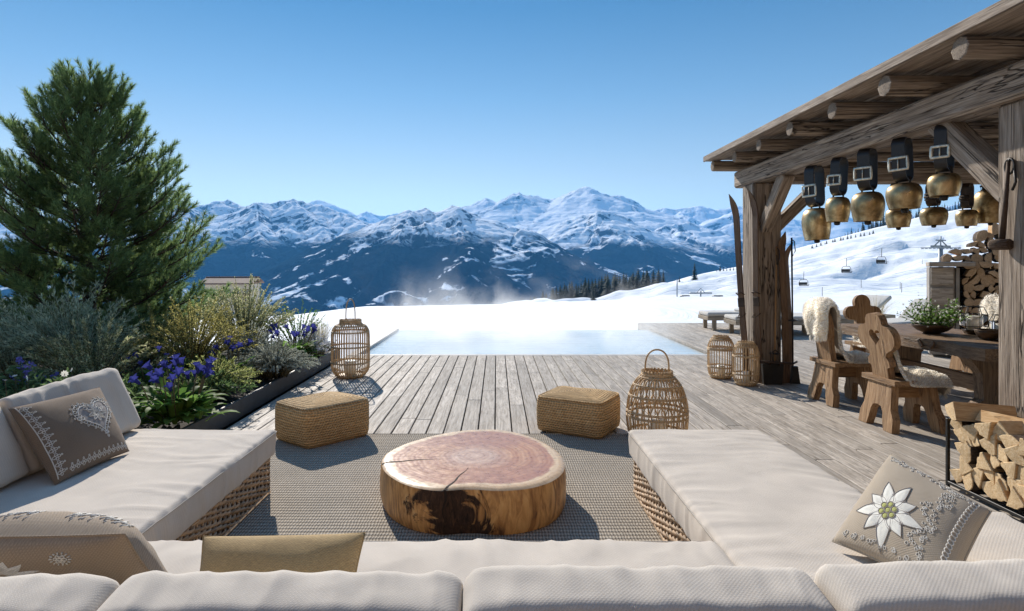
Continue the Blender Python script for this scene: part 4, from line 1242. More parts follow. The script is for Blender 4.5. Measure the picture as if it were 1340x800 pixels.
# ---- mallet hanging on the near post
h = thing('hanging_mallet', 'old wooden mallet hanging from an iron ring on the near post', 'mallet', (3.36, 3.89, 2.12), R(-90))
m = MB(); m.tube([(0.035 * cos(a), -0.012, 0.03 + 0.05 * sin(a)) for a in np.linspace(0, 2 * PI, 17)[:-1]], 0.008, 6, closed=True); m.tube([(0.03, -0.01, 0.03), (0.045, -0.012, -0.08), (0.02, -0.012, -0.13)], 0.008, 6); m.tube([(0, 0.025, 0.07), (0, -0.02, 0.07)], 0.009, 6); m.build('ring', M['iron'], h)
m = MB(); m.tube([(0.0, -0.02, 0.06), (-0.02, -0.022, -0.2), (-0.045, -0.025, -0.46)], [0.011, 0.015, 0.018], 8); m.build('handle', M['rust_iron'], h)
m = MB(); m.tube([(-0.095, -0.05, -0.48), (-0.09, -0.05, -0.48), (-0.0, -0.012, -0.48), (0.005, -0.012, -0.48)], [0.030, 0.036, 0.036, 0.03], 14); m.build('head', M['bark'], h)
# =================================================================== SEATING
def cushion(m, c, size, r=0.045, puff=0.02, n=(28, 20, 5), wr=0.006, seed=0, rot=None, sag=0.0, crease=0.0, folds=0.0):
    """a stuffed cushion: rounded box with a crown and wrinkles; gv = local metres"""
    hx, hy, hz = (s / 2 for s in size)
    c = Vector(c)
    def samples(h, k):
        a = [-h + r * t for t in (0, 0.35, 0.75)]
        b_ = list(np.linspace(-h + r * 1.2, h - r * 1.2, k))
        return a + b_ + [-x for x in a[::-1]]
    X, Yv, Z = samples(hx, n[0]), samples(hy, n[1]), samples(hz, n[2])
    inner = Vector((hx - r, hy - r, hz - r))
    def pt(x, y, z):
        q = Vector((max(-inner.x, min(inner.x, x)), max(-inner.y, min(inner.y, y)), max(-inner.z, min(inner.z, z))))
        d = Vector((x, y, z)) - q
        nn = d.normalized() if d.length > 1e-7 else Vector((0, 0, 1))
        p = q + nn * r
        ux, uy, uz = x / hx, y / hy, z / hz
        f = (1 - ux ** 4) * (1 - uy ** 4)
        if nn.z > 0.3: p.z += puff * f * nn.z - sag * math.exp(-((ux - .1) ** 2 * 4 + uy * uy * 4))
        if nn.z < -0.3: p.z -= 0
        sd = (1 - abs(uz) ** 2)
        if abs(nn.y) > 0.3: p.y += math.copysign(puff * 0.55 * (1 - ux ** 4) * sd, nn.y)
        if abs(nn.x) > 0.3: p.x += math.copysign(puff * 0.55 * (1 - uy ** 4) * sd, nn.x)
        # wrinkles: pulled in from the seams, broad hollows across
        e = max(abs(ux), abs(uy))
        w1 = mn.noise((x * 5 + seed, y * 5, z * 3 + seed)) * 0.8
        ridge = lambda q_: 1 - 2 * abs(q_)
        wob_ = 0.35 * mn.noise((x * 3, y * 3, seed)); sh = lambda q_: max(0.0, 1 - 3.2 * abs(q_)) ** 1.3
        if hx > hy: w2 = sh(mn.noise((x * 9 + seed * 3 + wob_ * 3, y * 1.6 + x * 2, seed + z * 3)))
        else: w2 = sh(mn.noise((x * 1.6 + y * 2, y * 9 + seed * 3 + wob_ * 3, seed + z * 3)))
        env = max(0.0, min(1, (e - 0.15) / 0.6)) * (0.45 + 0.65 * max(0, mn.noise((x * 1.7 + 7 + seed, y * 1.7, 2.2)) + 0.45))
        p += nn * (wr * (w1 + w2 * env * 1.0 - 0.2) )
        if crease: p += nn * crease * (mn.noise((x * 8 + y * 3 + seed, z * 3.0, y * 9 + seed)) + 0.5 * mn.noise((x * 17 + seed, z * 6.0, y * 15)))
        if folds:      # gathers running in from the seams across the top and the faces
            g1 = 1 - 2.2 * abs(mn.noise((x * 8.5 + seed, (y - z) * 2.2 + x * 1.5, seed * .7))); g2 = mn.noise((x * 19 + seed, (y - z) * 3.0, 3 + seed))
            p += nn * folds * (g1 * 0.75 + g2 * 0.4) * min(1, (1 - abs(ux)) * 7) * (0.35 + 0.65 * max(0, uz))
        return p
    cache = {}; vs, gs, F = [], [], []
    def vid(x, y, z):
        k = (round(x, 6), round(y, 6), round(z, 6))
        if k not in cache:
            p = pt(x, y, z); cache[k] = len(vs)
            vs.append((rot @ p if rot is not None else p) + c); gs.append((p.x + seed, p.y, p.z))
        return cache[k]
    def sheet(A, B, f, flip):
        for i in range(len(A) - 1):
            for j in range(len(B) - 1):
                q = (vid(*f(A[i], B[j])), vid(*f(A[i + 1], B[j])), vid(*f(A[i + 1], B[j + 1])), vid(*f(A[i], B[j + 1])))
                F.append(q[::-1] if flip else q)
    sheet(X, Yv, lambda a, b: (a, b, hz), False); sheet(X, Yv, lambda a, b: (a, b, -hz), True)
    sheet(X, Z, lambda a, b: (a, -hy, b), False); sheet(X, Z, lambda a, b: (a, hy, b), True)
    sheet(Yv, Z, lambda a, b: (hx, a, b), False); sheet(Yv, Z, lambda a, b: (-hx, a, b), True)
    m.add(vs, F, gs, True)
def seam(m, c, size, z, r=0.004, inset=0.012, rad=0.05, rot=None):
    hx, hy = size[0] / 2 - inset, size[1] / 2 - inset
    pts = []
    for (sx, sy, a0) in ((1, 1, 0), (-1, 1, 90), (-1, -1, 180), (1, -1, 270)):
        for k in range(5):
            a = R(a0 + 22.5 * k)
            pts.append(Vector((sx * (hx - rad) + rad * cos(a), sy * (hy - rad) + rad * sin(a), z)))
    full = []
    for i in range(len(pts)):
        a, b_ = pts[i], pts[(i + 1) % len(pts)]
        k = max(1, int((b_ - a).length / 0.06))
        for j in range(k): full.append(a.lerp(b_, j / k))
    full = [(rot @ p if rot is not None else p) + Vector(c) + Vector((0, 0, 0.0018 * mn.noise((p.x * 12, p.y * 12, 3)))) for p in full]
    m.tube(full, r, 5, closed=True)

def wicker_panel(m, a, b, z0, z1, nrm, pitch=0.0165, period=0.115):
    """woven strands between two points along a wall"""
    a, b = Vector((*a, 0)), Vector((*b, 0)); d = (b - a); L = d.length; d /= L
    nrm = Vector((*nrm, 0)); rows = int((z1 - z0) / pitch)
    for k in range(rows):
        z = z0 + pitch * (k + 0.5); ph = (k % 2) * PI
        N = int(L / (period / 5)); pts = []
        for i in range(N + 1):
            s = L * i / N
            pts.append(a + d * s + nrm * (0.010 * sin(2 * PI * s / period + ph)) + Vector((0, 0, z + 0.0035 * mn.noise((s * 9, k * 3.1, 0)) + 0.004 * sin(2 * PI * s / period * 0.5 + k * 1.3))))
        m.tube(pts, 0.0094 * random.uniform(0.85, 1.12), 5, squash=0.9)
    n2 = int(L / (period / 2))
    for i in range(n2 + 1):
        s = L * i / n2
        p = a + d * s
        m.tube([p + Vector((0, 0, z0)), p + Vector((0, 0, z1))], 0.007, 4)
M['wicker_core'] = plain('wicker_core', (0.035, 0.022, 0.014), 0.9)

def base(o, x0, x1, y0, y1, faces):
    m = MB(); m.box(((x0 + x1) / 2, (y0 + y1) / 2, 0.145), (x1 - x0 - 0.05, y1 - y0 - 0.05, 0.21), ch=0.01); m.build('base_core', M['wicker_core'], o)
    w_ = MB()
    zz = (0.025, 0.252)
    if 'l' in faces: wicker_panel(w_, (x0, y0), (x0, y1), *zz, (-1, 0))
    if 'r' in faces: wicker_panel(w_, (x1, y0), (x1, y1), *zz, (1, 0))
    if 'f' in faces: wicker_panel(w_, (x0, y1), (x1, y1), *zz, (0, 1))
    if 'n' in faces: wicker_panel(w_, (x0, y0), (x1, y0), *zz, (0, -1))
    w_.build('wicker_base', M['wicker'], o)
    t = MB()
    for (xa, ya, xb_, yb_) in ((x0, y0, x1, y0), (x1, y0, x1, y1), (x1, y1, x0, y1), (x0, y1, x0, y0)):
        t.tube([(xa, ya, 0.025), (xb_, yb_, 0.025)], 0.013, 6); t.tube([(xa, ya, 0.248), (xb_, yb_, 0.248)], 0.012, 6)
    t.build('rim', M['wicker'], o)
SZ0, SZ1 = 0.25, 0.42
def seat(o, x0, x1, y0, y1, seed, n=(24, 36, 3)):
    c = ((x0 + x1) / 2, (y0 + y1) / 2, (SZ0 + SZ1) / 2); s = (x1 - x0, y1 - y0, SZ1 - SZ0)
    m = MB(); cushion(m, c, s, r=0.022, puff=0.016, n=n, wr=0.0095, seed=seed); so_ = m.build('seat', M['beige_fabric'], o)
    m = MB(); seam(m, c, (s[0] + .012, s[1] + .012), s[2] / 2 - 0.014, r=0.0035, inset=0.0, rad=0.03); m.build('seam', M['piping'], so_)

ls = thing('sofa', 'beige chaise module with two leaning back cushions at left', 'sofa', (0, 0, 0), 0, 'modules of the wicker sofa')
base(ls, -2.80, -1.49, 1.2, 3.90, 'rfl'); seat(ls, -2.52, -1.455, 1.25, 3.94, 3.1, n=(50, 130, 4))
m = MB(); m.box((-2.76, 2.55, 0.42), (0.07, 2.7, 0.34), ch=0.02); m.build('back_panel', M['wicker'], ls)
for y0, y1, sd_ in ((3.02, 3.93, 1.3), (2.06, 2.995, 5.2), (1.2, 2.03, 8.8)):
    rot = Matrix.Rotation(R(-24), 3, 'Y')
    m = MB(); cushion(m, (-2.485, (y0 + y1) / 2, 0.615), (0.17, y1 - y0, 0.41), r=0.03, puff=0.014, n=(4, 40, 20), wr=0.008, seed=sd_, rot=rot, crease=0.005); m.build('back_cushion', M['beige_fabric'], ls)

rs = thing('sofa', 'beige chaise module running away at right on a pale wicker base', 'sofa', (0, 0, 0), 0, 'modules of the wicker sofa')
base(rs, 0.905, 1.70, 1.2, 3.90, 'lfr'); seat(rs, 0.87, 1.735, 1.52, 3.94, 7.7, n=(46, 120, 4))
cs = thing('sofa', 'beige corner seat behind the edelweiss pillow', 'sofa', (0, 0, 0), 0, 'modules of the wicker sofa')
base(cs, 1.775, 2.19, 1.2, 2.58, 'rf'); seat(cs, 1.745, 2.22, 1.25, 2.62, 2.2, n=(14, 30, 3))

ns = thing('sofa', 'beige front module with four puffed back cushions nearest the viewer', 'sofa', (0, 0, 0), 0, 'modules of the wicker sofa')
base(ns, -1.42, 0.84, 1.2, 2.31, 'f'); seat(ns, -1.445, 0.86, 1.50, 2.355, 9.4, n=(110, 40, 4))
m = MB(); m.box((0.2, 1.29, 0.36), (4.1, 0.07, 0.44), ch=0.02); m.build('back_panel', M['wicker'], ns)
for x0, x1, sd_, dz in ((-1.86, -0.965, 2.4, -0.034), (-0.945, -0.095, 6.1, -0.026), (-0.075, 0.795, 4.4, -0.014), (0.82, 1.74, 11.0, -0.002), (1.76, 2.6, 13.0, 0.01)):
    m = MB(); rot = Matrix.Rotation(R(9), 3, 'X')
    c = ((x0 + x1) / 2, 1.47, 0.575 + dz); s = (x1 - x0 + 0.012, 0.19, 0.31)
    cushion(m, c, s, r=0.034, puff=0.014, n=(84, 16, 14), wr=0.004, seed=sd_, rot=rot, crease=0.004, folds=0.0085); bc_ = m.build('back_cushion', M['beige_weave'], ns)
    m = MB(); pts = []
    for t in np.linspace(-0.5, 0.5, 40): pts.append(rot @ Vector((t * (s[0] - .06), -0.094 - 0.008 * (1 - (2 * t) ** 4), 0.115 + 0.003 * sin(t * 21)))+ Vector(c))
    m.tube(pts, 0.004, 5); m.build('seam', M['piping'], bc_)

# ---- throw pillows -------------------------------------------------------
def pillow(name, corners, thick, mat, label, back=1.0, seed=0.0, nn=26, crease=0.004):
    """corners A (top left) B (top right) C (bottom right) D (bottom left) seen from its front"""
    A, B, C, D = (Vector(c) for c in corners)
    N = (B - A).cross(D - A).normalized() * -1          # front side
    o = thing(name, label, 'pillow', (0, 0, 0))
    def surf(u, v, side=1, off=0.0):
        """u right, v down, both -1..1"""
        pu = u * (1 - 0.045 * (1 - v * v)); pv = v * (1 - 0.045 * (1 - u * u))
        s, t = (pu + 1) / 2, (pv + 1) / 2
        p = A * (1 - s) * (1 - t) + B * s * (1 - t) + C * s * t + D * (1 - s) * t
        q = max(0.0, (1 - u * u) * (1 - v * v))
        h = thick * 0.5 * q ** 0.42
        w_ = crease * (mn.noise((u * 2.2 + seed, v * 2.2, seed)) + 0.6 * mn.noise((u * 5 + seed, v * 5 + u * 2, 4 + seed))) * min(1, q * 6)
        return p + N * (side * (h * (1.0 if side > 0 else back) + w_) + off)
    L = (B - A).length / 2; K = (D - A).length / 2
    def edge(t): return math.copysign(1 - (1 - abs(t)) ** 1.5, t)
    m = MB()
    for side in (1, -1):
        m.grid(lambda u, v: surf(edge(2 * u - 1), edge(2 * v - 1), side), nn, nn, lambda u, v: (edge(2 * u - 1) * L, edge(2 * v - 1) * K, side * 0.1 + seed), flip=(side > 0))
    body = m.build('cover', M[mat], o)
    m = MB(); pts = []
    for k in range(4):
        for j in range(14):
            t = -1 + 2 * j / 14
            u, v = ((t, -1), (1, t), (-t, 1), (-1, -t))[k]
            pts.append(surf(u, v, 1, 0))
    m.tube(pts, 0.0035, 5, closed=True); m.build('piping', M[mat], o)
    return o, surf, L, K
def stitch(m, surf, pts, r, side=1, closed=False, mat=0, off=0.001, sides=5):
    m.tube([surf(u, v, side, off) for u, v in pts], r, sides, closed=closed, mat=mat)
def patch(m, surf, outline, side=1, off=0.003, mat=0, rings=3):
    """a filled flat shape laid on the pillow, (u, v) outline round its centre"""
    cx = sum(p[0] for p in outline) / len(outline); cy_ = sum(p[1] for p in outline) / len(outline)
    vs = [surf(cx, cy_, side, off)]; gs = [(cx, cy_, 0)]; n = len(outline); F = []
    for k in range(1, rings + 1):
        t = k / rings
        for (u, v) in outline:
            q = (cx + (u - cx) * t, cy_ + (v - cy_) * t); vs.append(surf(*q, side, off if k < rings else off * 0.2)); gs.append((q[0] * .25, q[1] * .25, 0))
    for i in range(n):
        j = (i + 1) % n
        F.append((0, 1 + i, 1 + j))
        for k in range(rings - 1): F.append((1 + k * n + i, 1 + (k + 1) * n + i, 1 + (k + 1) * n + j, 1 + k * n + j))
    m.add(vs, F, gs, True, mat)
def circ(cx, cy_, r, n=10, ax=1.0, ay=1.0, a0=0): return [(cx + r * ax * cos(2 * PI * k / n + a0), cy_ + r * ay * sin(2 * PI * k / n + a0)) for k in range(n)]
def petal(cx, cy_, ang, r0, r1, wd, n=8):
    L_ = []; ca, sa = cos(ang), sin(ang)
    for k in range(n + 1):
        t = k / n; w_ = wd * sin(PI * (0.12 + 0.88 * t) ** 0.8) if t < 1 else 0
        L_.append((r0 + (r1 - r0) * t, max(w_, 0.0)))
    pts = L_ + [(a, -b) for a, b in L_[::-1][1:]]
    return [(cx + a * ca - b * sa, cy_ + a * sa + b * ca) for a, b in pts]

# heart pillow against the left back cushions
o, sf, L, K = pillow('pillow', ((-2.44, 2.98, 0.785), (-2.37, 3.555, 0.775), (-2.095, 3.395, 0.445), (-2.14, 2.89, 0.44)), 0.16, 'brown_linen', 'brown pillow embroidered with a white heart, on the left chaise', seed=1.5)
m = MB()
HC = (0.34, -0.13)
def heart(s, n=44):
    pts = []
    for k in range(n):
        t = 2 * PI * k / n
        pts.append((s * 16 * sin(t) ** 3 / 17, -s * (13 * cos(t) - 5 * cos(2 * t) - 2 * cos(3 * t) - cos(4 * t)) / 17 * 1.12))
    a = R(-6)
    return [(HC[0] + x * cos(a) - y * sin(a), HC[1] + x * sin(a) + y * cos(a)) for x, y in pts]
patch(m, sf, heart(0.43), off=0.0012, mat=1, rings=6)
stitch(m, sf, heart(0.44), 0.0030, closed=True); stitch(m, sf, heart(0.55), 0.0018, closed=True)
hp = heart(0.50, 32)
for (u, v) in hp: stitch(m, sf, circ(u, v, 0.036, 8), 0.0021, closed=True)
hp = heart(0.60, 30)
for (u, v) in hp: stitch(m, sf, circ(u, v, 0.020, 6), 0.0018, closed=True)
fc = (HC[0] + 0.03, HC[1] - 0.03)
for k in range(9):
    a = 2 * PI * k / 9 + 0.2
    stitch(m, sf, petal(*fc, a, 0.06, 0.25, 0.042, 6), 0.0024, closed=True, off=0.003)
    stitch(m, sf, [(fc[0] + 0.06 * cos(a), fc[1] + 0.06 * sin(a)), (fc[0] + 0.19 * cos(a), fc[1] + 0.19 * sin(a))], 0.0022, off=0.003)
stitch(m, sf, circ(*fc, 0.035, 8), 0.0026, closed=True, off=0.003)
for (u, v) in ((-0.20, -0.20), (-0.17, -0.10), (-0.26, -0.11), (0.02, -0.36), (0.22, -0.42), (0.60, -0.40)):
    stitch(m, sf, circ(u + .12, v + .0, 0.045, 7), 0.0022, closed=True, off=0.003)
def border(fixed, t0, t1, n, along):
    for k in range(n):
        t = t0 + (t1 - t0) * (k + .5) / n
        w_ = (t1 - t0) / n
        for (da, db, r) in ((0, 0.0, .032), (0, 0.085, .028), (-w_ * .28, 0.04, .026), (w_ * .28, 0.04, .026), (0, 0.14, .016)):
            if along == 'v': c = (fixed + db, t + da)
            else: c = (t + da, fixed - db * 0.8)
            stitch(m, sf, circ(c[0], c[1], r, 7), 0.0019, closed=True)
border(-0.90, -0.93, 0.93, 11, 'v'); border(0.91, -0.7, 0.95, 12, 'u')
stitch(m, sf, [(-0.945, -0.95 + 1.9 * k / 30) for k in range(31)], 0.0028)
m.build('embroidery', [M['white_thread'], M['heart_cloth']], o)

# edelweiss pillow on the right chaise
o, sf, L, K = pillow('pillow', ((1.265, 2.245, 0.462), (1.625, 2.455, 0.725), (1.705, 2.055, 0.655), (1.40, 1.84, 0.475)), 0.17, 'sand_linen', 'sand coloured pillow with a large white edelweiss, on the right chaise', seed=4.2, back=0.7)
# its seen upright: A bottom-left corner, B the top corner, C the right corner
m = MB()
ec = (-0.26, -0.16)
for k in range(9):
    a = R(40 * k + 12); r1 = (0.66, 0.52, 0.66, 0.52, 0.70, 0.54, 0.64, 0.5, 0.62)[k]
    pt_ = petal(*ec, a, 0.10, r1, 0.118)
    patch(m, sf, pt_, off=0.0026); stitch(m, sf, pt_, 0.0016, closed=True, mat=1, off=0.0018)
for k in range(9):
    a = R(40 * k + 32); pt_ = petal(*ec, a, 0.08, 0.38, 0.075)
    patch(m, sf, pt_, off=0.0018); stitch(m, sf, pt_, 0.0014, closed=True, mat=1, off=0.0014)
for k in range(7):
    a = 2 * PI * k / 6; rr = 0.12 if k < 6 else 0
    c = (ec[0] + rr * cos(a), ec[1] + rr * sin(a))
    patch(m, sf, circ(*c, 0.055, 9), off=0.0048, mat=2); stitch(m, sf, circ(*c, 0.06, 9), 0.0016, closed=True, mat=1, off=0.0036)
m.build('edelweiss', [M['white_petal'], M['grey_thread'], M['lime_thread']], o)
m = MB()
for k in range(21):                           # the chain along the near right edge
    t = -0.9 + 1.8 * k / 20
    stitch(m, sf, circ(t * 0.97, 0.86, 0.045, 10, ay=0.8), 0.0021, closed=True)
rr_ = random.Random(3)
for k in range(26):                           # lace sprays
    t = -0.75 + 1.6 * k / 25
    for j in range(4):
        u, v = t + rr_.uniform(-.05, .05), 0.50 - 0.08 * sin(t * 9) + rr_.uniform(-.13, .13)
        stitch(m, sf, circ(u, v, rr_.uniform(.016, .03), 7), 0.0013, closed=True)
for k in range(22):
    t = -0.80 + 1.6 * k / 21
    for j in range(3):
        u, v = 0.86 + rr_.uniform(-.07, .05), t + rr_.uniform(-.04, .04)
        stitch(m, sf, circ(u, v, rr_.uniform(.014, .026), 7), 0.0013, closed=True)
for k in range(9):
    t = -0.8 + 1.5 * k / 8
    for j in range(3): stitch(m, sf, circ(-0.88 + rr_.uniform(-.03, .05), t + rr_.uniform(-.06, .06), rr_.uniform(.018, .035), 7), 0.0015, closed=True)
m.build('embroidery', M['white_thread'], o)

# brown pillow with pale leaves at the lower left, seen from behind
o, sf, L, K = pillow('pillow', ((-1.07, 1.715, 0.728), (-1.70, 1.70, 0.728), (-1.72, 1.88, 0.42), (-0.99, 1.88, 0.42)), 0.34, 'taupe_weave', 'taupe pillow with pale stitched leaves behind the near back cushions', back=0.5, seed=8.1, crease=0.006)
m = MB()
for ang, r1, wd_ in ((-95, 0.30, .06), (-62, 0.46, .085), (-35, 0.42, .07), (-12, 0.36, .06), (-128, 0.30, .06), (-165, 0.34, .06)):
    pt_ = [(0.06 + x, -0.56 + y * .84) for x, y in petal(0, 0, R(180 - ang) if False else R(ang), 0.05, r1, wd_)]
    patch(m, sf, pt_, side=-1, off=-0.003)
m.build('stitched_leaves', M['white_thread'], o)
m = MB()
for k in range(7):
    a = 2 * PI * k / 6; rr2 = 0.045 if k < 6 else 0
    stitch(m, sf, circ(-0.46 + rr2 * cos(a), -0.80 + rr2 * sin(a) * 1.0, 0.019, 7), 0.002, side=-1, closed=True, off=-0.002)
for k in range(14):
    a = 2 * PI * k / 14; stitch(m, sf, [(-0.46 + .075 * cos(a), -0.80 + .075 * sin(a)), (-0.46 + .10 * cos(a), -0.80 + .10 * sin(a))], 0.0022, side=-1, off=-0.002)
m.build('stitched_flower', M['white_thread'], o)
for c0 in (0.34, -0.28, -0.62):
    m = MB()
    for k in range(11): stitch(m, sf, [(c0 - 0.026 * k, -0.90 + 0.05 * sin(k * 1.7)), (c0 - 0.026 * k - .02, -0.70 + 0.07 * sin(k * 2.3))], 0.0026, side=1, off=0.0025)
    stitch(m, sf, [(c0 - 0.026 * k, -0.80) for k in range(12)], 0.002, side=1, off=0.002)
    m.build('stitched_spray', M['white_thread'], o)
# ochre pillow lying back between them
o, sf, L, K = pillow('pillow', ((-0.42, 1.90, 0.648), (-0.915, 1.86, 0.655), (-0.87, 1.66, 0.42), (-0.42, 1.67, 0.42)), 0.17, 'ochre_linen', 'plain ochre pillow lying on the near front seat', seed=2.7)

# ---- log table
img = [(500, 606), (501, 597), (510, 589), (527, 581), (549, 574), (578, 567), (612, 562), (650, 561), (684, 567), (710, 577), (729, 589), (738, 602), (736, 617), (720, 629), (692, 637), (652, 640), (625, 638), (604, 638), (572, 640), (540, 635), (515, 624), (503, 614)]
HT = 0.272
ow = []
for px, py in img:
    Y = (CAM_H - HT) * FPX / (py - VY); ow.append(Vector(((px - VX) / FPX * Y, Y)))
tc = sum(ow, Vector((0, 0))) / len(ow)
th_ = [math.atan2(p.y - tc.y, p.x - tc.x) for p in ow]; rad_ = [(p - tc).length for p in ow]
oo = sorted(zip(th_, rad_)); tha = np.array([t for t, _ in oo]); ra = np.array([r for _, r in oo])
NT_ = 220
ang = np.linspace(-PI, PI, NT_, endpoint=False)
rr = np.interp(ang, np.concatenate([tha - 2 * PI, tha, tha + 2 * PI]), np.tile(ra, 3))
for _ in range(4): rr = 0.25 * np.roll(rr, 1) + 0.5 * rr + 0.25 * np.roll(rr, -1)
lt = thing('log_table', 'low round coffee table cut from one polished tree trunk', 'table', (tc.x, tc.y, 0.014))
m = MB()
CR = [(R(-172), 0.40, 0.010), (R(-101), 0.36, 0.007)]      # two drying cracks: angle, inner radius share, half width
def cw(a, t):
    for ca, inner, w_ in CR:
        if t > inner:
            d = (a - ca + PI) % (2 * PI) - PI
            k = (t - inner) / (1 - inner)
            if abs(d) * t * 0.6 < w_ * (0.35 + k) * 1.0: return 1
    return 0
fr_ = [0, 0.04, 0.09, 0.15, 0.22, 0.3, 0.4, 0.5, 0.6, 0.7, 0.8, 0.88, 0.94, 0.975, 1.0]
pith = Vector((0.05, 0.06))
vs, gs, F = [], [], []
for t in fr_:
    for k, a in enumerate(ang):
        e = rr[k] * t; p = Vector((cos(a) * e, sin(a) * e)) + pith * (1 - t)
        z = HT - 0.014 - (0.012 if t == 1.0 else (0.003 if t > 0.97 else 0)) 
        vs.append((p.x, p.y, z)); gs.append((t, a * 0.9, t * rr[k]))
for i in range(len(fr_) - 1):
    for k in range(NT_):
        k2 = (k + 1) % NT_; F.append((i * NT_ + k, (i + 1) * NT_ + k, (i + 1) * NT_ + k2, i * NT_ + k2))
m.add(vs, F, gs, True); m.build('top', M['log_top'], lt)
m = MB(); vs, gs, F = [], [], []
arc = np.concatenate([[0], np.cumsum(np.hypot(*(np.diff(np.stack([np.cos(ang) * rr, np.sin(ang) * rr]), axis=1))))])
a0i = int(np.argmin(np.abs(ang - R(-101))))
zs = [HT - 0.026, HT - 0.05, HT - 0.09, HT - 0.14, HT - 0.19, HT - 0.235, 0.0]
for j, z in enumerate(zs):
    for k, a in enumerate(ang):
        s = (arc[k] - arc[a0i])
        bul = 1 + 0.018 * sin(PI * j / 6) + 0.012 * mn.noise((cos(a) * 4, sin(a) * 4, z * 9)) - (0.018 if j == 6 else 0)
        if j == 0: bul = 1.0
        vs.append((cos(a) * rr[k] * bul, sin(a) * rr[k] * bul, z - 0.0)); gs.append((z, s, 0))
for j in range(len(zs) - 1):
    for k in range(NT_):
        k2 = (k + 1) % NT_
        F.append((j * NT_ + k, (j + 1) * NT_ + k, (j + 1) * NT_ + k2, j * NT_ + k2))
m.add(vs, F, gs, True); m.build('side', M['log_side'], lt)
m = MB()
for ca, inner, w_ in CR:                                   # cracks: thin dark wedges let in a hair above the surface
    k0 = int(np.argmin(np.abs((ang - ca + PI) % (2 * PI) - PI))); Rr = rr[k0]
    P0, P1 = [], []
    for j in range(13):
        t = inner + (1.003 - inner) * j / 12; aa = ca + 0.03 * sin(j * 0.9) * (1 - j / 12) + (0.10 * (1 - j / 12) if ca > R(-120) else 0)
        w2 = w_ * (j / 12) ** 0.8 * (1 + 0.2 * sin(j * 2.1)); d = Vector((cos(aa), sin(aa))); nrm = Vector((-d.y, d.x))
        q = d * Rr * t + pith * (1 - t)
        P0.append((q.x + nrm.x * w2, q.y + nrm.y * w2, HT - 0.0125 - (0.009 if j == 12 else 0))); P1.append((q.x - nrm.x * w2, q.y - nrm.y * w2, HT - 0.0125 - (0.009 if j == 12 else 0)))
    m.add(P0 + P1, [(j, j + 13, j + 14, j + 1) for j in range(12)])
    d = Vector((cos(ca), sin(ca))); nrm = Vector((-d.y, d.x)); S0, S1 = [], []
    for j in range(8):
        z = HT - 0.02 - 0.19 * j / 7; w2 = w_ * (1 - j / 7) ** 0.7 * (1 if ca > R(-120) else 0.6) + 0.0006
        q = d * Rr * (1.006 + 0.018 * sin(PI * j / 7.5)) + nrm * (0.010 * sin(j * 1.1))
        S0.append((q.x + nrm.x * w2, q.y + nrm.y * w2, z)); S1.append((q.x - nrm.x * w2, q.y - nrm.y * w2, z))
    m.add(S0 + S1, [(j, j + 1, j + 9, j + 8) for j in range(7)])
m.build('crack', M['crack_dark'], lt)

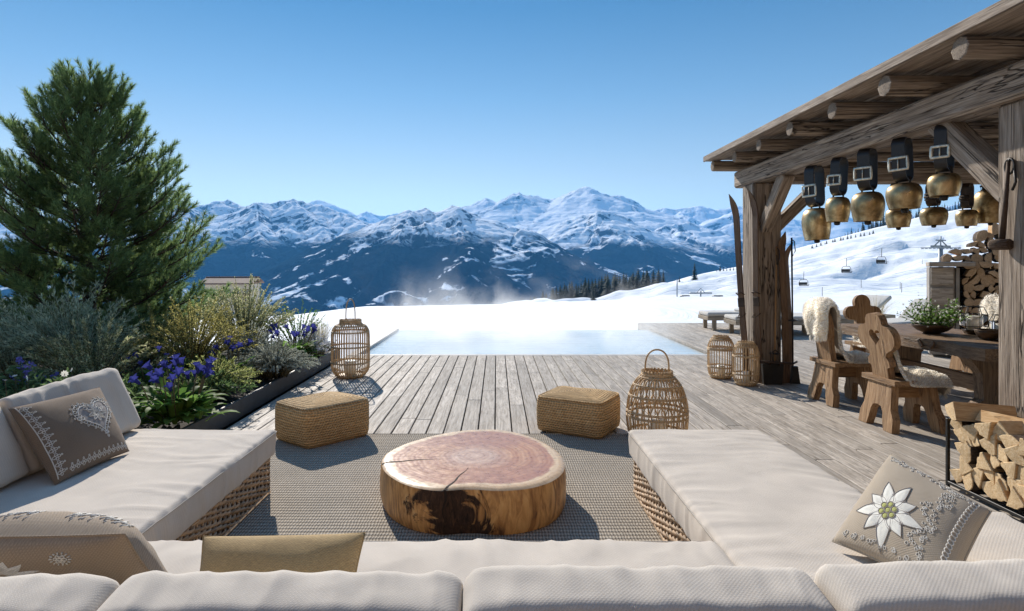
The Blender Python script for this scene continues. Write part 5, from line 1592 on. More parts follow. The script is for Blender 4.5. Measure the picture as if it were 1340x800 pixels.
# ---- poufs
def pouf(front, left, right, h, label, seed):
    f, l, r_ = (Vector(p) for p in (front, left, right))
    U = (l - f); V = (r_ - f)
    o = thing('pouf', label, 'pouf', ((f + U / 2 + V / 2).x, (f + U / 2 + V / 2).y, 0.014), 0, 'seagrass poufs on the rug')
    hu, hv = U.length / 2, V.length / 2; u_, v_ = U.normalized(), V.normalized()
    def loop(sc, z, bulge, rad, n=96):
        pts = []; per = 0; a_, b_ = hu * sc, hv * sc; rad = min(rad, a_ * .98, b_ * .98)
        corners = ((1, 1, 0), (-1, 1, 90), (-1, -1, 180), (1, -1, 270))
        for ci, (sx, sy, a0) in enumerate(corners):
            for k in range(n // 8):
                a = R(a0 + 90 * k / (n // 8 - 1))
                pts.append([sx * (a_ - rad) + rad * cos(a), sy * (b_ - rad) + rad * sin(a)])
            nx_ = corners[(ci + 1) % 4]; a2 = R(nx_[2]); s2 = (nx_[0] * (a_ - rad) + rad * cos(a2), nx_[1] * (b_ - rad) + rad * sin(a2)); e = pts[-1]
            for k in range(1, n // 8 + 1):
                t = k / (n // 8 + 1); pts.append([e[0] + (s2[0] - e[0]) * t, e[1] + (s2[1] - e[1]) * t])
        out = []
        for i, (x, y) in enumerate(pts):
            e1, e2 = (1 - min(1, abs(x) / a_) ** 2), (1 - min(1, abs(y) / b_) ** 2)
            out.append((x + math.copysign(bulge * e2 * (abs(x) / a_) ** 4, x), y + math.copysign(bulge * e1 * (abs(y) / b_) ** 4, y)))
        return out
    rows = [(0.93, 0.0, 0.0, .05), (0.975, 0.014, 0.004, .055), (1.0, 0.05, 0.012, .06), (1.0, h * .35, 0.022, .06), (1.0, h * .6, 0.022, .06), (1.0, h * .82, 0.014, .06), (0.992, h * .91, 0.008, .06), (0.968, h * 0.962, 0.004, .06), (0.935, h * .992, 0, .06),
            (0.85, h * 1.022, 0, .055), (0.70, h * 1.055, 0, .05), (0.52, h * 1.078, 0, .04), (0.3, h * 1.09, 0, .03), (0.1, h * 1.095, 0, .01), (0.002, h * 1.095, 0, .0001)]
    vs, gs, F = [], [], []; yl = 0; prev = None; n = 96
    for j, (sc, z, bl, rd) in enumerate(rows):
        lp = loop(sc, z, bl, rd); per = 0
        if prev is not None: yl += math.hypot(lp[6][0] - prev[6][0], z - pz) if j < 9 else abs(hu * (rows[j - 1][0] - sc))
        for i, (x, y) in enumerate(lp):
            if i: per += math.hypot(x - lp[i - 1][0], y - lp[i - 1][1])
            dz = 0.006 * mn.noise((x * 5 + seed, y * 5, z * 6)) if z > 0.01 else 0
            q = u_ * (x + dz) + v_ * (y + dz)
            vs.append((q.x, q.y, max(0, z + dz))); gs.append((per + seed, yl + seed, 0))
        prev, pz = lp, z
    N = len(lp)
    sgn = U.cross(V) if False else (U.x * V.y - U.y * V.x)
    for j in range(len(rows) - 1):
        for i in range(N):
            i2 = (i + 1) % N; q = (j * N + i, j * N + i2, (j + 1) * N + i2, (j + 1) * N + i); F.append(q if sgn > 0 else q[::-1])
    m = MB(); m.add(vs, F, gs, True); m.build('body', M['seagrass'], o)
    m = MB(); lp = loop(0.965, 0, 0.004, .06); m.tube([(u_ * x + v_ * y) + Vector((0, 0, h * 0.965)) for x, y in lp], 0.007, 6, closed=True); m.build('edge_braid', M['seagrass'], o)
pouf((-1.53, 4.80, 0), (-1.925, 5.12, 0), (-1.10, 5.24, 0), 0.325, 'woven seagrass pouf left of the log table', 0.0)
pouf((0.89, 5.07, 0), (0.345, 5.38, 0), (1.16, 5.54, 0), 0.315, 'woven seagrass pouf right of the log table', 3.0)

# ---- lanterns
def prof_at(prof, t):
    q = np.interp(t, np.linspace(0, 1, len(prof)), range(len(prof))); i = min(int(q), len(prof) - 2); f = q - i
    return (prof[i][0] * (1 - f) + prof[i + 1][0] * f, prof[i][1] * (1 - f) + prof[i + 1][1] * f)
def smooth_prof(prof, n=24):
    P_ = [Vector((a, b)) for a, b in prof]; out = []
    for k in range(n + 1):
        t = k / n * (len(P_) - 1); i = min(int(t), len(P_) - 2); f = t - i
        p0, p1, p2, p3 = P_[max(i - 1, 0)], P_[i], P_[i + 1], P_[min(i + 2, len(P_) - 1)]
        q = 0.5 * ((2 * p1) + (-p0 + p2) * f + (2 * p0 - 5 * p1 + 4 * p2 - p3) * f * f + (-p0 + 3 * p1 - 3 * p2 + p3) * f ** 3)
        out.append((q.x, q.y))
    return out
def lantern(loc, prof, ribs, rings, label, handle=None, candle=(0.06, 0.16), skew=0.0, double=False, rib_r=0.0055, mat='cane', collar=0.05):
    o = thing('wicker_lantern', label, 'lantern', loc, random.uniform(0, 1))
    pr = smooth_prof(prof, 26)
    m = MB()
    for k in range(ribs):
        for sgn in ((1, -1) if double else (1,)):
            a0 = 2 * PI * k / ribs
            pts = []
            for i, (r, z) in enumerate(pr):
                t = i / (len(pr) - 1); a = a0 + sgn * skew * (t - .5) + (0.0 if not double else sgn * 0.05 * sin(t * 5 * PI))
                rr_2 = r + (0.004 * sgn if double else 0)
                pts.append((rr_2 * cos(a), rr_2 * sin(a), z))
            m.tube(pts, rib_r * random.uniform(.85, 1.15), 5)
    m.build('ribs', M[mat], o)
    for t in rings:
        r, z = prof_at(pr, t); q = MB()
        for dz in (-0.006, 0.006):
            q.tube([((r + .004) * cos(a), (r + .004) * sin(a), z + dz) for a in np.linspace(0, 2 * PI, 37)[:-1]], 0.0058, 5, closed=True)
        q.build('ring', M[mat], o)
    r, z = pr[-1]; q = MB()
    for k in range(int(collar / 0.011)):
        q.tube([((r + .003) * cos(a), (r + .003) * sin(a), z - collar + 0.011 * k + 0.006 * sin(a * 6 + k * PI) * .4) for a in np.linspace(0, 2 * PI, 41)[:-1]], 0.0066, 5, closed=True)
    q.build('collar', M[mat], o)
    r, z = pr[0]; q = MB(); q.lathe([(0, 0.0), (r * .95, 0.0), (r * 1.05, 0.006), (r * 1.05, 0.028), (r * .95, 0.032), (0, 0.032)], 32); q.build('base', M[mat], o)
    if candle:
        q = MB(); q.lathe([(0, 0.033), (candle[0], 0.033), (candle[0] * 1.01, 0.033 + candle[1] * .5), (candle[0], 0.03 + candle[1]), (candle[0] * .8, 0.028 + candle[1]), (0, 0.024 + candle[1])], 24); cdl = q.build('candle', M['candle_wax'], o)
        q = MB(); q.tube([(0, 0, 0.02 + candle[1]), (0.003, 0, 0.045 + candle[1])], 0.002, 5); q.build('wick', M['crack_dark'], cdl)
    if handle:
        hw, hh = handle; r, z = pr[-1]; q = MB(); pts = []
        for k in range(29):
            a = PI * k / 28
            pts.append((hw * cos(a) * (1 + 0.06 * sin(a)), 0, z - 0.03 + (hh + .03) * sin(a) ** 0.62 if 0 < k < 28 else z - 0.03))
        q.tube(pts, 0.0078, 7); q.build('handle', M[mat], o)
        o.rotation_euler.z = 0
    return o
lantern((-1.975, 8.05, 0), [(0.165, 0.0), (0.19, 0.03), (0.245, 0.11), (0.252, 0.25), (0.252, 0.45), (0.248, 0.60), (0.215, 0.68), (0.150, 0.72), (0.14, 0.78)], 46, (0.14, 0.34, 0.48, 0.64, 0.78), 'tall bamboo lantern with a loop handle at the far left of the deck', handle=(0.062, 0.27), candle=(0.075, 0.19), rib_r=0.0062)
lantern((1.385, 5.15, 0), [(0.22, 0.0), (0.245, 0.10), (0.255, 0.22), (0.245, 0.33), (0.215, 0.44), (0.165, 0.52), (0.128, 0.555), (0.125, 0.60)], 26, (0.10, 0.28, 0.33, 0.5, 0.63, 0.78, 0.86), 'large open weave basket lantern with a round handle beside the right pouf', handle=(0.102, 0.175), candle=(0.07, 0.16), skew=0.55, double=True, rib_r=0.0055)
lantern((3.00, 7.98, 0), [(0.115, 0.0), (0.15, 0.05), (0.165, 0.14), (0.168, 0.32), (0.162, 0.44), (0.125, 0.52), (0.10, 0.545), (0.095, 0.57)], 30, (0.12, 0.3, 0.5, 0.52, 0.7, 0.82), 'short cane lantern without handle, left of its twin by the far post', candle=(0.05, 0.14), rib_r=0.006)
lantern((3.135, 7.50, 0), [(0.105, 0.0), (0.135, 0.05), (0.15, 0.13), (0.152, 0.32), (0.146, 0.44), (0.115, 0.51), (0.095, 0.53), (0.09, 0.55)], 28, (0.12, 0.3, 0.48, 0.66, 0.82), 'short cane lantern without handle nearest the foot of the far post', candle=(0.045, 0.14), rib_r=0.006)
# =================================================================== DINING CORNER
def smooth2(pts, n=6, closed=True):
    out = []; N = len(pts)
    for i in range(N):
        p0, p1, p2, p3 = (Vector(pts[(i + k - 1) % N]) for k in range(4))
        for j in range(n):
            f = j / n
            q = 0.5 * ((2 * p1) + (-p0 + p2) * f + (2 * p0 - 5 * p1 + 4 * p2 - p3) * f * f + (-p0 + 3 * p1 - 3 * p2 + p3) * f ** 3)
            out.append((q.x, q.y))
    return out
def mirror(half):
    return half + [(-a, b) for a, b in half[::-1]]
def arc(cx, cy_, r, a0, a1, n=8): return [(cx + r * cos(R(a0 + (a1 - a0) * k / n)), cy_ + r * sin(R(a0 + (a1 - a0) * k / n))) for k in range(n + 1)]
def heart2(cx, cy_, s, n=28):
    return [(cx + s * 16 * sin(2 * PI * k / n) ** 3 / 17, cy_ + s * (13 * cos(2 * PI * k / n) - 5 * cos(4 * PI * k / n) - 2 * cos(6 * PI * k / n) - cos(8 * PI * k / n)) / 17) for k in range(n)]
BACK_HEART = mirror([(0.115, -0.02), (0.115, 0.10), (0.155, 0.115), (0.150, 0.165), (0.118, 0.20), (0.128, 0.235)] + arc(0.152, 0.375, 0.112, -78, 88, 9) + [(0.118, 0.50), (0.112, 0.545), (0.085, 0.585), (0.03, 0.60)])
BACK_CLOVER = mirror([(0.11, -0.02), (0.11, 0.10), (0.15, 0.115), (0.14, 0.17), (0.11, 0.22), (0.10, 0.28)] + arc(0.155, 0.385, 0.095, -110, 100, 10) + [(0.105, 0.485)] + arc(0.0, 0.53, 0.108, 0, 88, 6))
BACK_ROUND = mirror([(0.125, -0.02), (0.125, 0.22), (0.15, 0.30), (0.16, 0.40), (0.145, 0.49), (0.10, 0.555), (0.03, 0.58)])
LEGS = [(-0.165, 0.43), (-0.19, 0.20), (-0.235, 0.12), (-0.245, 0.0), (-0.125, 0.0), (-0.095, 0.09), (-0.085, 0.16), (-0.055, 0.205), (0.0, 0.215), (0.055, 0.205), (0.085, 0.16), (0.095, 0.09), (0.125, 0.0), (0.245, 0.0), (0.235, 0.12), (0.19, 0.20), (0.165, 0.43)]
def wchair(loc, rz, label, back, heart=True):
    """local: back at -x... the sitter looks along +x"""
    o = thing('wooden_chair', label, 'chair', loc, rz, 'carved wooden chairs around the dining table')
    m = MB(); m.prism(mirror([(0.235, -0.22), (0.245, 0.0), (0.235, 0.22)][::1]) if False else [(-0.225, -0.24), (0.235, -0.20), (0.235, 0.20), (-0.225, 0.24)], 0.045, frame((0, 0, 0.445), (1, 0, 0), (0, 0, -1), (0, 1, 0)), axis=1)
    m.build('seat', M['chair_wood'], o)
    t = R(8)
    m = MB(); m.prism(back, 0.062, frame((-0.165, 0, 0.467), (0, -1, 0), (cos(t), 0, sin(t)), (-sin(t), 0, cos(t))), holes=[heart2(0, 0.385, 0.088)[::-1]] if heart else ())
    m.build('backrest', M['chair_wood'], o)
    for s, x in ((-1, -0.17), (1, 0.17)):
        t = R(7) * s
        m = MB(); m.prism(LEGS, 0.07, frame((x + s * 0.05, 0, 0), (0, -1, 0), (cos(t), 0, sin(t) * 1), (-sin(t), 0, cos(t))))
        m.build('leg', M['chair_wood'], o)
    m = MB(); m.box((0, 0, 0.345), (0.36, 0.04, 0.14), ch=0.006); m.build('stretcher', M['chair_wood'], o)
    return o

def fleece(label, path, widths, loc, rz, seed, nfur=16000, flen=0.034, thick=0.06, droop=0.0, group='cream sheepskins on the chairs'):
    """a sheepskin laid along a path of (x, z) points in a chair's own frame, width along y"""
    o = thing('sheepskin', label, 'sheepskin', loc, rz, group)
    pts = [Vector((a, 0, b)) for a, b in path]
    # resample
    cum = [0]
    for i in range(1, len(pts)): cum.append(cum[-1] + (pts[i] - pts[i - 1]).length)
    L = cum[-1]
    def along(t):
        s = t * L
        for i in range(len(pts) - 1):
            if s <= cum[i + 1] + 1e-9:
                f = (s - cum[i]) / (cum[i + 1] - cum[i]); 
                p0, p1, p2, p3 = pts[max(i - 1, 0)], pts[i], pts[i + 1], pts[min(i + 2, len(pts) - 1)]
                q = 0.5 * ((2 * p1) + (-p0 + p2) * f + (2 * p0 - 5 * p1 + 4 * p2 - p3) * f * f + (-p0 + 3 * p1 - 3 * p2 + p3) * f ** 3)
                return q
        return pts[-1].copy()
    def wid(t): return np.interp(t, np.linspace(0, 1, len(widths)), widths)
    def S(u, v):          # u along 0..1, v across -1..1
        p = along(u); a = along(max(0, u - .01)); b_ = along(min(1, u + .01)); tan = (b_ - a).normalized()
        nrm = Vector((-tan.z, 0, tan.x))
        w_ = wid(u) * (1 + 0.10 * mn.noise((u * 7 + seed, v * 2, seed)))
        bl = 0.006 + thick * (max(0, 1 - v ** 4)) * (0.75 + 0.5 * mn.noise((u * 9 + seed, v * 3, 1.0)))
        dz = -droop * max(0, abs(v) - 0.72) / 0.28 * max(0, nrm.z)
        return Vector((p.x, v * w_, p.z + dz)) + nrm * bl, nrm, tan
    m = MB(); nu_, nv_ = 30, 14
    m.grid(lambda u, v: S(u, 2 * v - 1)[0], nu_, nv_, lambda u, v: (u, v, 0), flip=False)
    m.grid(lambda u, v: S(u, 2 * v - 1)[0] - S(u, 2 * v - 1)[1] * 0.012 * (1 - (2 * v - 1) ** 4), nu_, nv_, lambda u, v: (u, v, 0), flip=True)
    m.build('hide', M['fleece_skin'], o)
    V = []; rg = random.Random(seed * 10)
    for k in range(nfur):
        u, v = rg.random(), rg.uniform(-1, 1)
        if rg.random() < 0.12: v = math.copysign(1 - rg.random() * 0.04, v)
        if rg.random() < 0.05: u = rg.choice((0.002, 0.998))
        p, nrm, tan = S(u, v)
        side = Vector((0, 1, 0))
        cl = mn.noise((u * 14 + seed, v * 6, 5)); c2 = mn.noise((u * 14 + seed, v * 6, 9))
        d = nrm * (0.7 + 0.25 * rg.random()) + tan * (cl * 0.55 + rg.uniform(-.3, .3)) + side * (c2 * 0.55 + rg.uniform(-.3, .3) + 0.8 * max(0, abs(v) - 0.8) / 0.2 * math.copysign(1, v))
        if u < 0.03: d -= tan * 1.0
        if u > 0.97: d += tan * 1.0
        d.normalize(); l = flen * rg.uniform(0.55, 1.15)
        mid = p + d * l * 0.55; tip = p + d * l + Vector((0, 0, -l * 0.35)) + tan * (rg.uniform(-.2, .2) * l)
        x = d.cross(Vector((rg.uniform(-1, 1), rg.uniform(-1, 1), rg.uniform(-1, 1)))).normalized() * 0.0026
        V += [p - x, p + x, mid + x * .8, mid - x * .8, tip]
    n_ = len(V) // 5; b0 = np.arange(n_)[:, None] * 5
    obj_np('wool', np.array([tuple(v) for v in V]), [b0 + np.array([[0, 1, 2, 3]]), b0 + np.array([[3, 2, 4]])], M['fur'], o)
    return o
SEATP = 0.468
def seat_path(front=0.10, up=0.30):
    t = R(8); f = lambda h: (-0.165 + 0.034 - h * sin(t), SEATP + h * cos(t))
    return [f(up), f(up * .6), f(0.10), (-0.105, SEATP + 0.03), (-0.05, SEATP + 0.004), (0.10, SEATP + 0.004), (0.225, SEATP + 0.002), (0.262, SEATP - 0.035), (0.268, SEATP - front)]
# chairs: near, second, far end, and those beyond the table
CH = [((3.77, 5.55), 0, 'near wooden chair with a heart cut through its carved back', BACK_HEART, True),
      ((3.80, 6.56), R(2), 'wooden chair with a sheepskin thrown over its back, second from the viewer', BACK_ROUND, False),
      ((5.05, 8.02), R(-90), 'wooden chair with a dark clover shaped back at the far table end', BACK_CLOVER, False),
      ((5.95, 7.35), R(180), 'wooden chair beyond the table with a sheepskin over its back, behind the wire lanterns', BACK_ROUND, False),
      ((5.93, 6.15), R(180), 'wooden chair beyond the table hidden behind the near post', BACK_HEART, True),
      ((4.80, 4.98), R(90), 'wooden chair at the near table end behind the near post', BACK_CLOVER, False)]
for (x, y), rz, lab, bk, ht in CH: wchair((x, y, 0), rz, lab, bk, ht)
fleece('cream sheepskin on the seat of the near heart chair', seat_path(0.14, 0.26), [0.11, 0.15, 0.19, 0.23, 0.25, 0.265, 0.255, 0.23, 0.15], (3.77, 5.55, 0), 0, 1.0, droop=0.06)
t8 = R(8); bkp = lambda h, s: (-0.165 + s * 0.036 - h * sin(t8), SEATP + h * cos(t8))
over = [bkp(0.26, -1), bkp(0.40, -1.2), bkp(0.54, -1.0), bkp(0.615, 0.0), bkp(0.54, 1.0), bkp(0.36, 1.0), bkp(0.15, 1.0), (-0.10, SEATP + 0.03), (-0.02, SEATP + 0.004), (0.14, SEATP + 0.004), (0.235, SEATP), (0.268, SEATP - 0.06)]
fleece('cream sheepskin draped over the back of the second chair', over, [0.12, 0.19, 0.225, 0.235, 0.225, 0.19, 0.185, 0.21, 0.23, 0.23, 0.21, 0.14], (3.80, 6.56, 0), R(2), 2.0, nfur=20000, thick=0.07, flen=0.038, droop=0.02)
fleece('cream sheepskin on the seat of the clover chair', seat_path(0.10, 0.12), [0.12, 0.17, 0.2, 0.21, 0.22, 0.22, 0.2, 0.15], (5.05, 8.02, 0), R(-90), 3.0, nfur=4000, droop=0.06)
fleece('cream sheepskin over the chair behind the wire lanterns', over, [0.10, 0.16, 0.2, 0.21, 0.2, 0.17, 0.17, 0.20, 0.22, 0.22, 0.2, 0.13], (5.95, 7.35, 0), R(180), 4.0, nfur=6000, droop=0.04)
fleece('cream sheepskin on the chair hidden behind the near post', seat_path(0.12, 0.2), [0.12, 0.17, 0.2, 0.21, 0.22, 0.22, 0.2, 0.15], (5.93, 6.15, 0), R(180), 5.0, nfur=3000)
fleece('cream sheepskin hanging from the near end chair behind the firewood', seat_path(0.24, 0.3), [0.18, 0.22, 0.26, 0.3, 0.31, 0.30, 0.3, 0.2], (4.80, 4.98, 0), R(90), 6.0, nfur=6000, droop=0.22)

# ---- dining table
dt = thing('dining_table', 'heavy rustic plank dining table with a live edge', 'table', (4.92, 6.55, 0))
m = MB()
edge = []
for k in range(30): 
    t = k / 29; edge.append((-0.52 - 0.018 * mn.noise((t * 6, 1, 0)) * 2, -1.18 + 2.36 * t))
for k in range(30):
    t = 1 - k / 29; edge.append((0.52 + 0.018 * mn.noise((t * 6, 7, 0)) * 2, -1.18 + 2.36 * t))
m.prism(edge[::-1], 0.115, frame((0, 0, 0.6925), (1, 0, 0), (0, 0, -1), (0, 1, 0)), axis=1)
m.build('tabletop', M['table_wood'], dt)
for y in (-0.72, 0.72):
    m = MB(); m.prism([(-0.34, 0), (0.34, 0), (0.30, 0.12), (0.2, 0.2), (0.22, 0.45), (0.36, 0.634), (-0.36, 0.634), (-0.22, 0.45), (-0.2, 0.2), (-0.30, 0.12)], 0.12, frame((0, y, 0), (1, 0, 0), (0, 1, 0), (0, 0, 1)))
    m.build('trestle', M['table_wood'], dt)
m = MB(); m.box((0, 0, 0.30), (0.07, 1.4, 0.16), ch=0.008); m.build('stretcher', M['table_wood'], dt)
m = MB()                                            # butterfly keys let into the live edge
for y in (-0.55, -0.38): m.box((-0.535, y, 0.70), (0.02, 0.035, 0.085), Matrix.Rotation(R(40 if y < -.5 else -40), 3, 'X'), ch=0.004)
m.build('edge_key', M['ski_wood'], dt)

# ---- on the table
def leafy(positions, dirs, ln, wd, shape='lance', fold=0.25, seed=1, curl=0.15):
    """numpy leaves: 4-vert lance with a fold (2 tris sharing the midrib)"""
    n_ = len(positions); rg = np.random.default_rng(seed)
    d = dirs / np.linalg.norm(dirs, axis=1, keepdims=True)
    r = rg.normal(size=(n_, 3)); s = np.cross(d, r); s /= np.linalg.norm(s, axis=1, keepdims=True) + 1e-9
    nn = np.cross(s, d)
    ln = np.broadcast_to(np.asarray(ln, dtype=float).reshape(-1, 1), (n_, 1)); wd = np.broadcast_to(np.asarray(wd, dtype=float).reshape(-1, 1), (n_, 1))
    base_ = positions; tip = positions + d * ln - np.array([0, 0, 1]) * ln * curl
    mid = positions + d * ln * 0.5
    l_ = mid + s * wd * 0.5 + nn * wd * fold; r_ = mid - s * wd * 0.5 + nn * wd * fold
    V = np.stack([base_, l_, tip, r_], 1).reshape(-1, 3)
    b0 = np.arange(n_)[:, None] * 4
    F = np.concatenate([b0 + np.array([[0, 1, 2]]), b0 + np.array([[0, 2, 3]])])
    return V, F
def flat_flowers(P_, r, seed=0, pet=5):
    rg = np.random.default_rng(seed); V, F = [], []
    for p in P_:
        nrm = rg.normal(size=3) * 0.55 + np.array([0, -0.35, 0.8]); nrm /= np.linalg.norm(nrm)
        a = np.cross(nrm, [1, 0, 0.2]); a /= np.linalg.norm(a); b_ = np.cross(nrm, a); rr2 = r * rg.uniform(.7, 1.2)
        for k in range(pet):
            t = 2 * PI * k / pet; w_ = 0.9 * PI / pet; i0 = len(V)
            V += [p, p + (a * cos(t - w_) + b_ * sin(t - w_)) * rr2 * .7 + nrm * rr2 * .2, p + (a * cos(t) + b_ * sin(t)) * rr2 + nrm * rr2 * .25, p + (a * cos(t + w_) + b_ * sin(t + w_)) * rr2 * .7 + nrm * rr2 * .2]
            F.append((i0, i0 + 1, i0 + 2, i0 + 3))
    return np.array(V), np.array(F)
TZ = 0.75
bo = thing('flower_bowl', 'wide dark bronze bowl on the dining table', 'bowl', (4.82, 6.60, TZ))
m = MB(); m.lathe([(0.0, 0.004), (0.08, 0.0), (0.085, 0.012), (0.14, 0.035), (0.185, 0.075), (0.198, 0.105), (0.192, 0.107), (0.178, 0.078), (0.13, 0.042), (0.0, 0.03)], 40); m.build('bowl', M['bowl_bronze'], bo)
m = MB(); m.lathe([(0.0, 0.085), (0.12, 0.085), (0.178, 0.08)], 28); m.build('soil', M['soil'], bo)
pl_ = thing('flowering_plant', 'bushy green plant dotted with small white flowers in the bronze bowl', 'plant', (4.84, 6.60, TZ + 0.08))
rg = np.random.default_rng(3)
pos, dr, fl = [], [], []
stm = MB()
for k in range(70):
    a = rg.uniform(0, 6.28); e = rg.uniform(0.35, 1.45); L_ = rg.uniform(0.16, 0.33); off = np.array([cos(a), sin(a), 0]) * rg.uniform(0, .13)
    lean = np.array([0.12, 0, 0]); d = np.array([cos(a) * cos(e), sin(a) * cos(e), sin(e)]) + lean
    stm.tube([off, off + d * L_ * .5, off + d * L_ + np.array([0, 0, -.02])], 0.0022, 4)
    for j in range(20):
        t = rg.uniform(0.2, 1); pos.append(off + d * L_ * t); dr.append(d * .5 + rg.normal(size=3) * .8)
    for j in range(3): fl.append(off + d * L_ * rg.uniform(.75, 1.05) + rg.normal(size=3) * 0.02)
for k in range(60):
    a = rg.uniform(0, 6.28); rr2 = 0.19 * math.sqrt(rg.uniform(0, 1)); fl.append(np.array([rr2 * cos(a) - 0.03, rr2 * sin(a), 0.025 + rg.uniform(0, .04)]))
V, F = leafy(np.array(pos), np.array(dr), rg.uniform(.025, .05, len(pos)), rg.uniform(.012, .022, len(pos)), seed=4)
obj_np('foliage', V, F, M['green_leaf'], pl_); stm.build('stem', M['stem_wood'], pl_)
V, F = flat_flowers(fl, 0.013, 2); obj_np('flowers', V, F, M['white_flower'], pl_)

def wire_lantern(loc, r, h, label, rz, cr, chh):
    o = thing('wire_lantern', label, 'lantern', loc, rz, 'wire lanterns on the dining table')
    m = MB(); n_ = 6
    rings = [(r * .62, 0.006), (r, h * .30), (r, h * .72), (r * .70, h)]
    for (q, z) in rings: m.tube([(q * cos(2 * PI * k / n_), q * sin(2 * PI * k / n_), z) for k in range(n_)], 0.004, 5, closed=True)
    for k in range(n_):
        a = 2 * PI * k / n_
        m.tube([(q * cos(a), q * sin(a), z) for q, z in rings], 0.004, 5)
    m.build('wire_frame', M['iron'], o)
    m = MB(); m.lathe([(0, 0), (r * .6, 0), (r * .9, h * .16), (r * .86, h * .16), (0, 0.014)], 6); m.build('tray', M['bowl_bronze'], o)
    m = MB()
    gl = [(r * .99, h * .30), (r * .99, h * .72)]
    for k in range(n_):
        a0, a1 = 2 * PI * k / n_ + .04, 2 * PI * (k + 1) / n_ - .04
        m.add([(gl[0][0] * cos(a0), gl[0][0] * sin(a0), gl[0][1]), (gl[0][0] * cos(a1), gl[0][0] * sin(a1), gl[0][1]), (gl[1][0] * cos(a1), gl[1][0] * sin(a1), gl[1][1]), (gl[1][0] * cos(a0), gl[1][0] * sin(a0), gl[1][1])], [(0, 1, 2, 3)])
    m.build('glass', M['clear_glass'], o)
    m = MB(); m.lathe([(0, 0.015), (cr, 0.015), (cr, chh), (cr * .85, chh - .002), (0, chh - .01)], 24); c_ = m.build('candle', M['candle_wax'], o)
    m = MB(); m.tube([(0, 0, chh - .015), (0, 0, chh + .02)], 0.002, 4); m.build('wick', M['crack_dark'], c_)
wire_lantern((5.24, 6.55, TZ), 0.125, 0.30, 'larger wire lantern with a thick white candle beside the flower bowl', 0.3, 0.068, 0.20)
wire_lantern((5.22, 6.16, TZ), 0.105, 0.24, 'smaller wire lantern at the near post on the dining table', 0.1, 0.05, 0.15)
q = thing('copper_bowl', 'small deep bronze bowl at the near end of the table, next to the post', 'bowl', (4.98, 6.02, TZ))
m = MB(); m.lathe([(0, 0.0), (0.06, 0.0), (0.10, 0.03), (0.122, 0.075), (0.125, 0.10), (0.118, 0.10), (0.095, 0.04), (0, 0.015)], 32); m.build('bowl', M['bowl_bronze'], q)
m = MB(); m.tube([(0.126 * cos(a), 0.126 * sin(a), 0.10) for a in np.linspace(0, 2 * PI, 33)[:-1]], 0.005, 6, closed=True); m.build('rim', M['bowl_bronze'], q)

# ---- tall log stack and its grey store
st = thing('log_store', 'grey timber log store with a low drawer bin', 'log store', (7.22, 10.12, 0), R(-32))
m = MB(); m.box((0.25, 0.0, 0.76), (0.34, 0.56, 1.44), ch=0.01)
m.build('bin', M['grey_board'], st)
m = MB(); m.box((0.37, -0.05, 1.525), (0.60, 0.72, 0.075), ch=0.01, axis=0); m.build('top_slab', M['deck_wood'], st)
for zz in (1.33, 1.0, 0.66):
    m = MB(); m.box((0.25, -0.295, zz), (0.30, 0.04, 0.28), ch=0.008, axis=0); m.build('drawer', M['deck_wood'], st)
m = MB(); m.box((1.62, 0.33, 0.86), (2.25, 0.06, 1.28), ch=0.01, axis=0); m.box((1.95, 0.33, 1.72), (1.45, 0.06, 0.42), ch=0.01, axis=0); m.box((1.75, 0, 0.20), (2.0, 0.6, 0.08), ch=0.01, axis=0); m.build('back_panel', M['gap_shade'], st)  # near-black panel keeps the gaps between logs dark
for xq in (0.455, 2.74):
    m = MB(); m.box((xq, 0.0, 0.74), (0.05, 0.6, 1.46), ch=0.01, axis=2); m.build('side_panel', M['grey_board'], st)
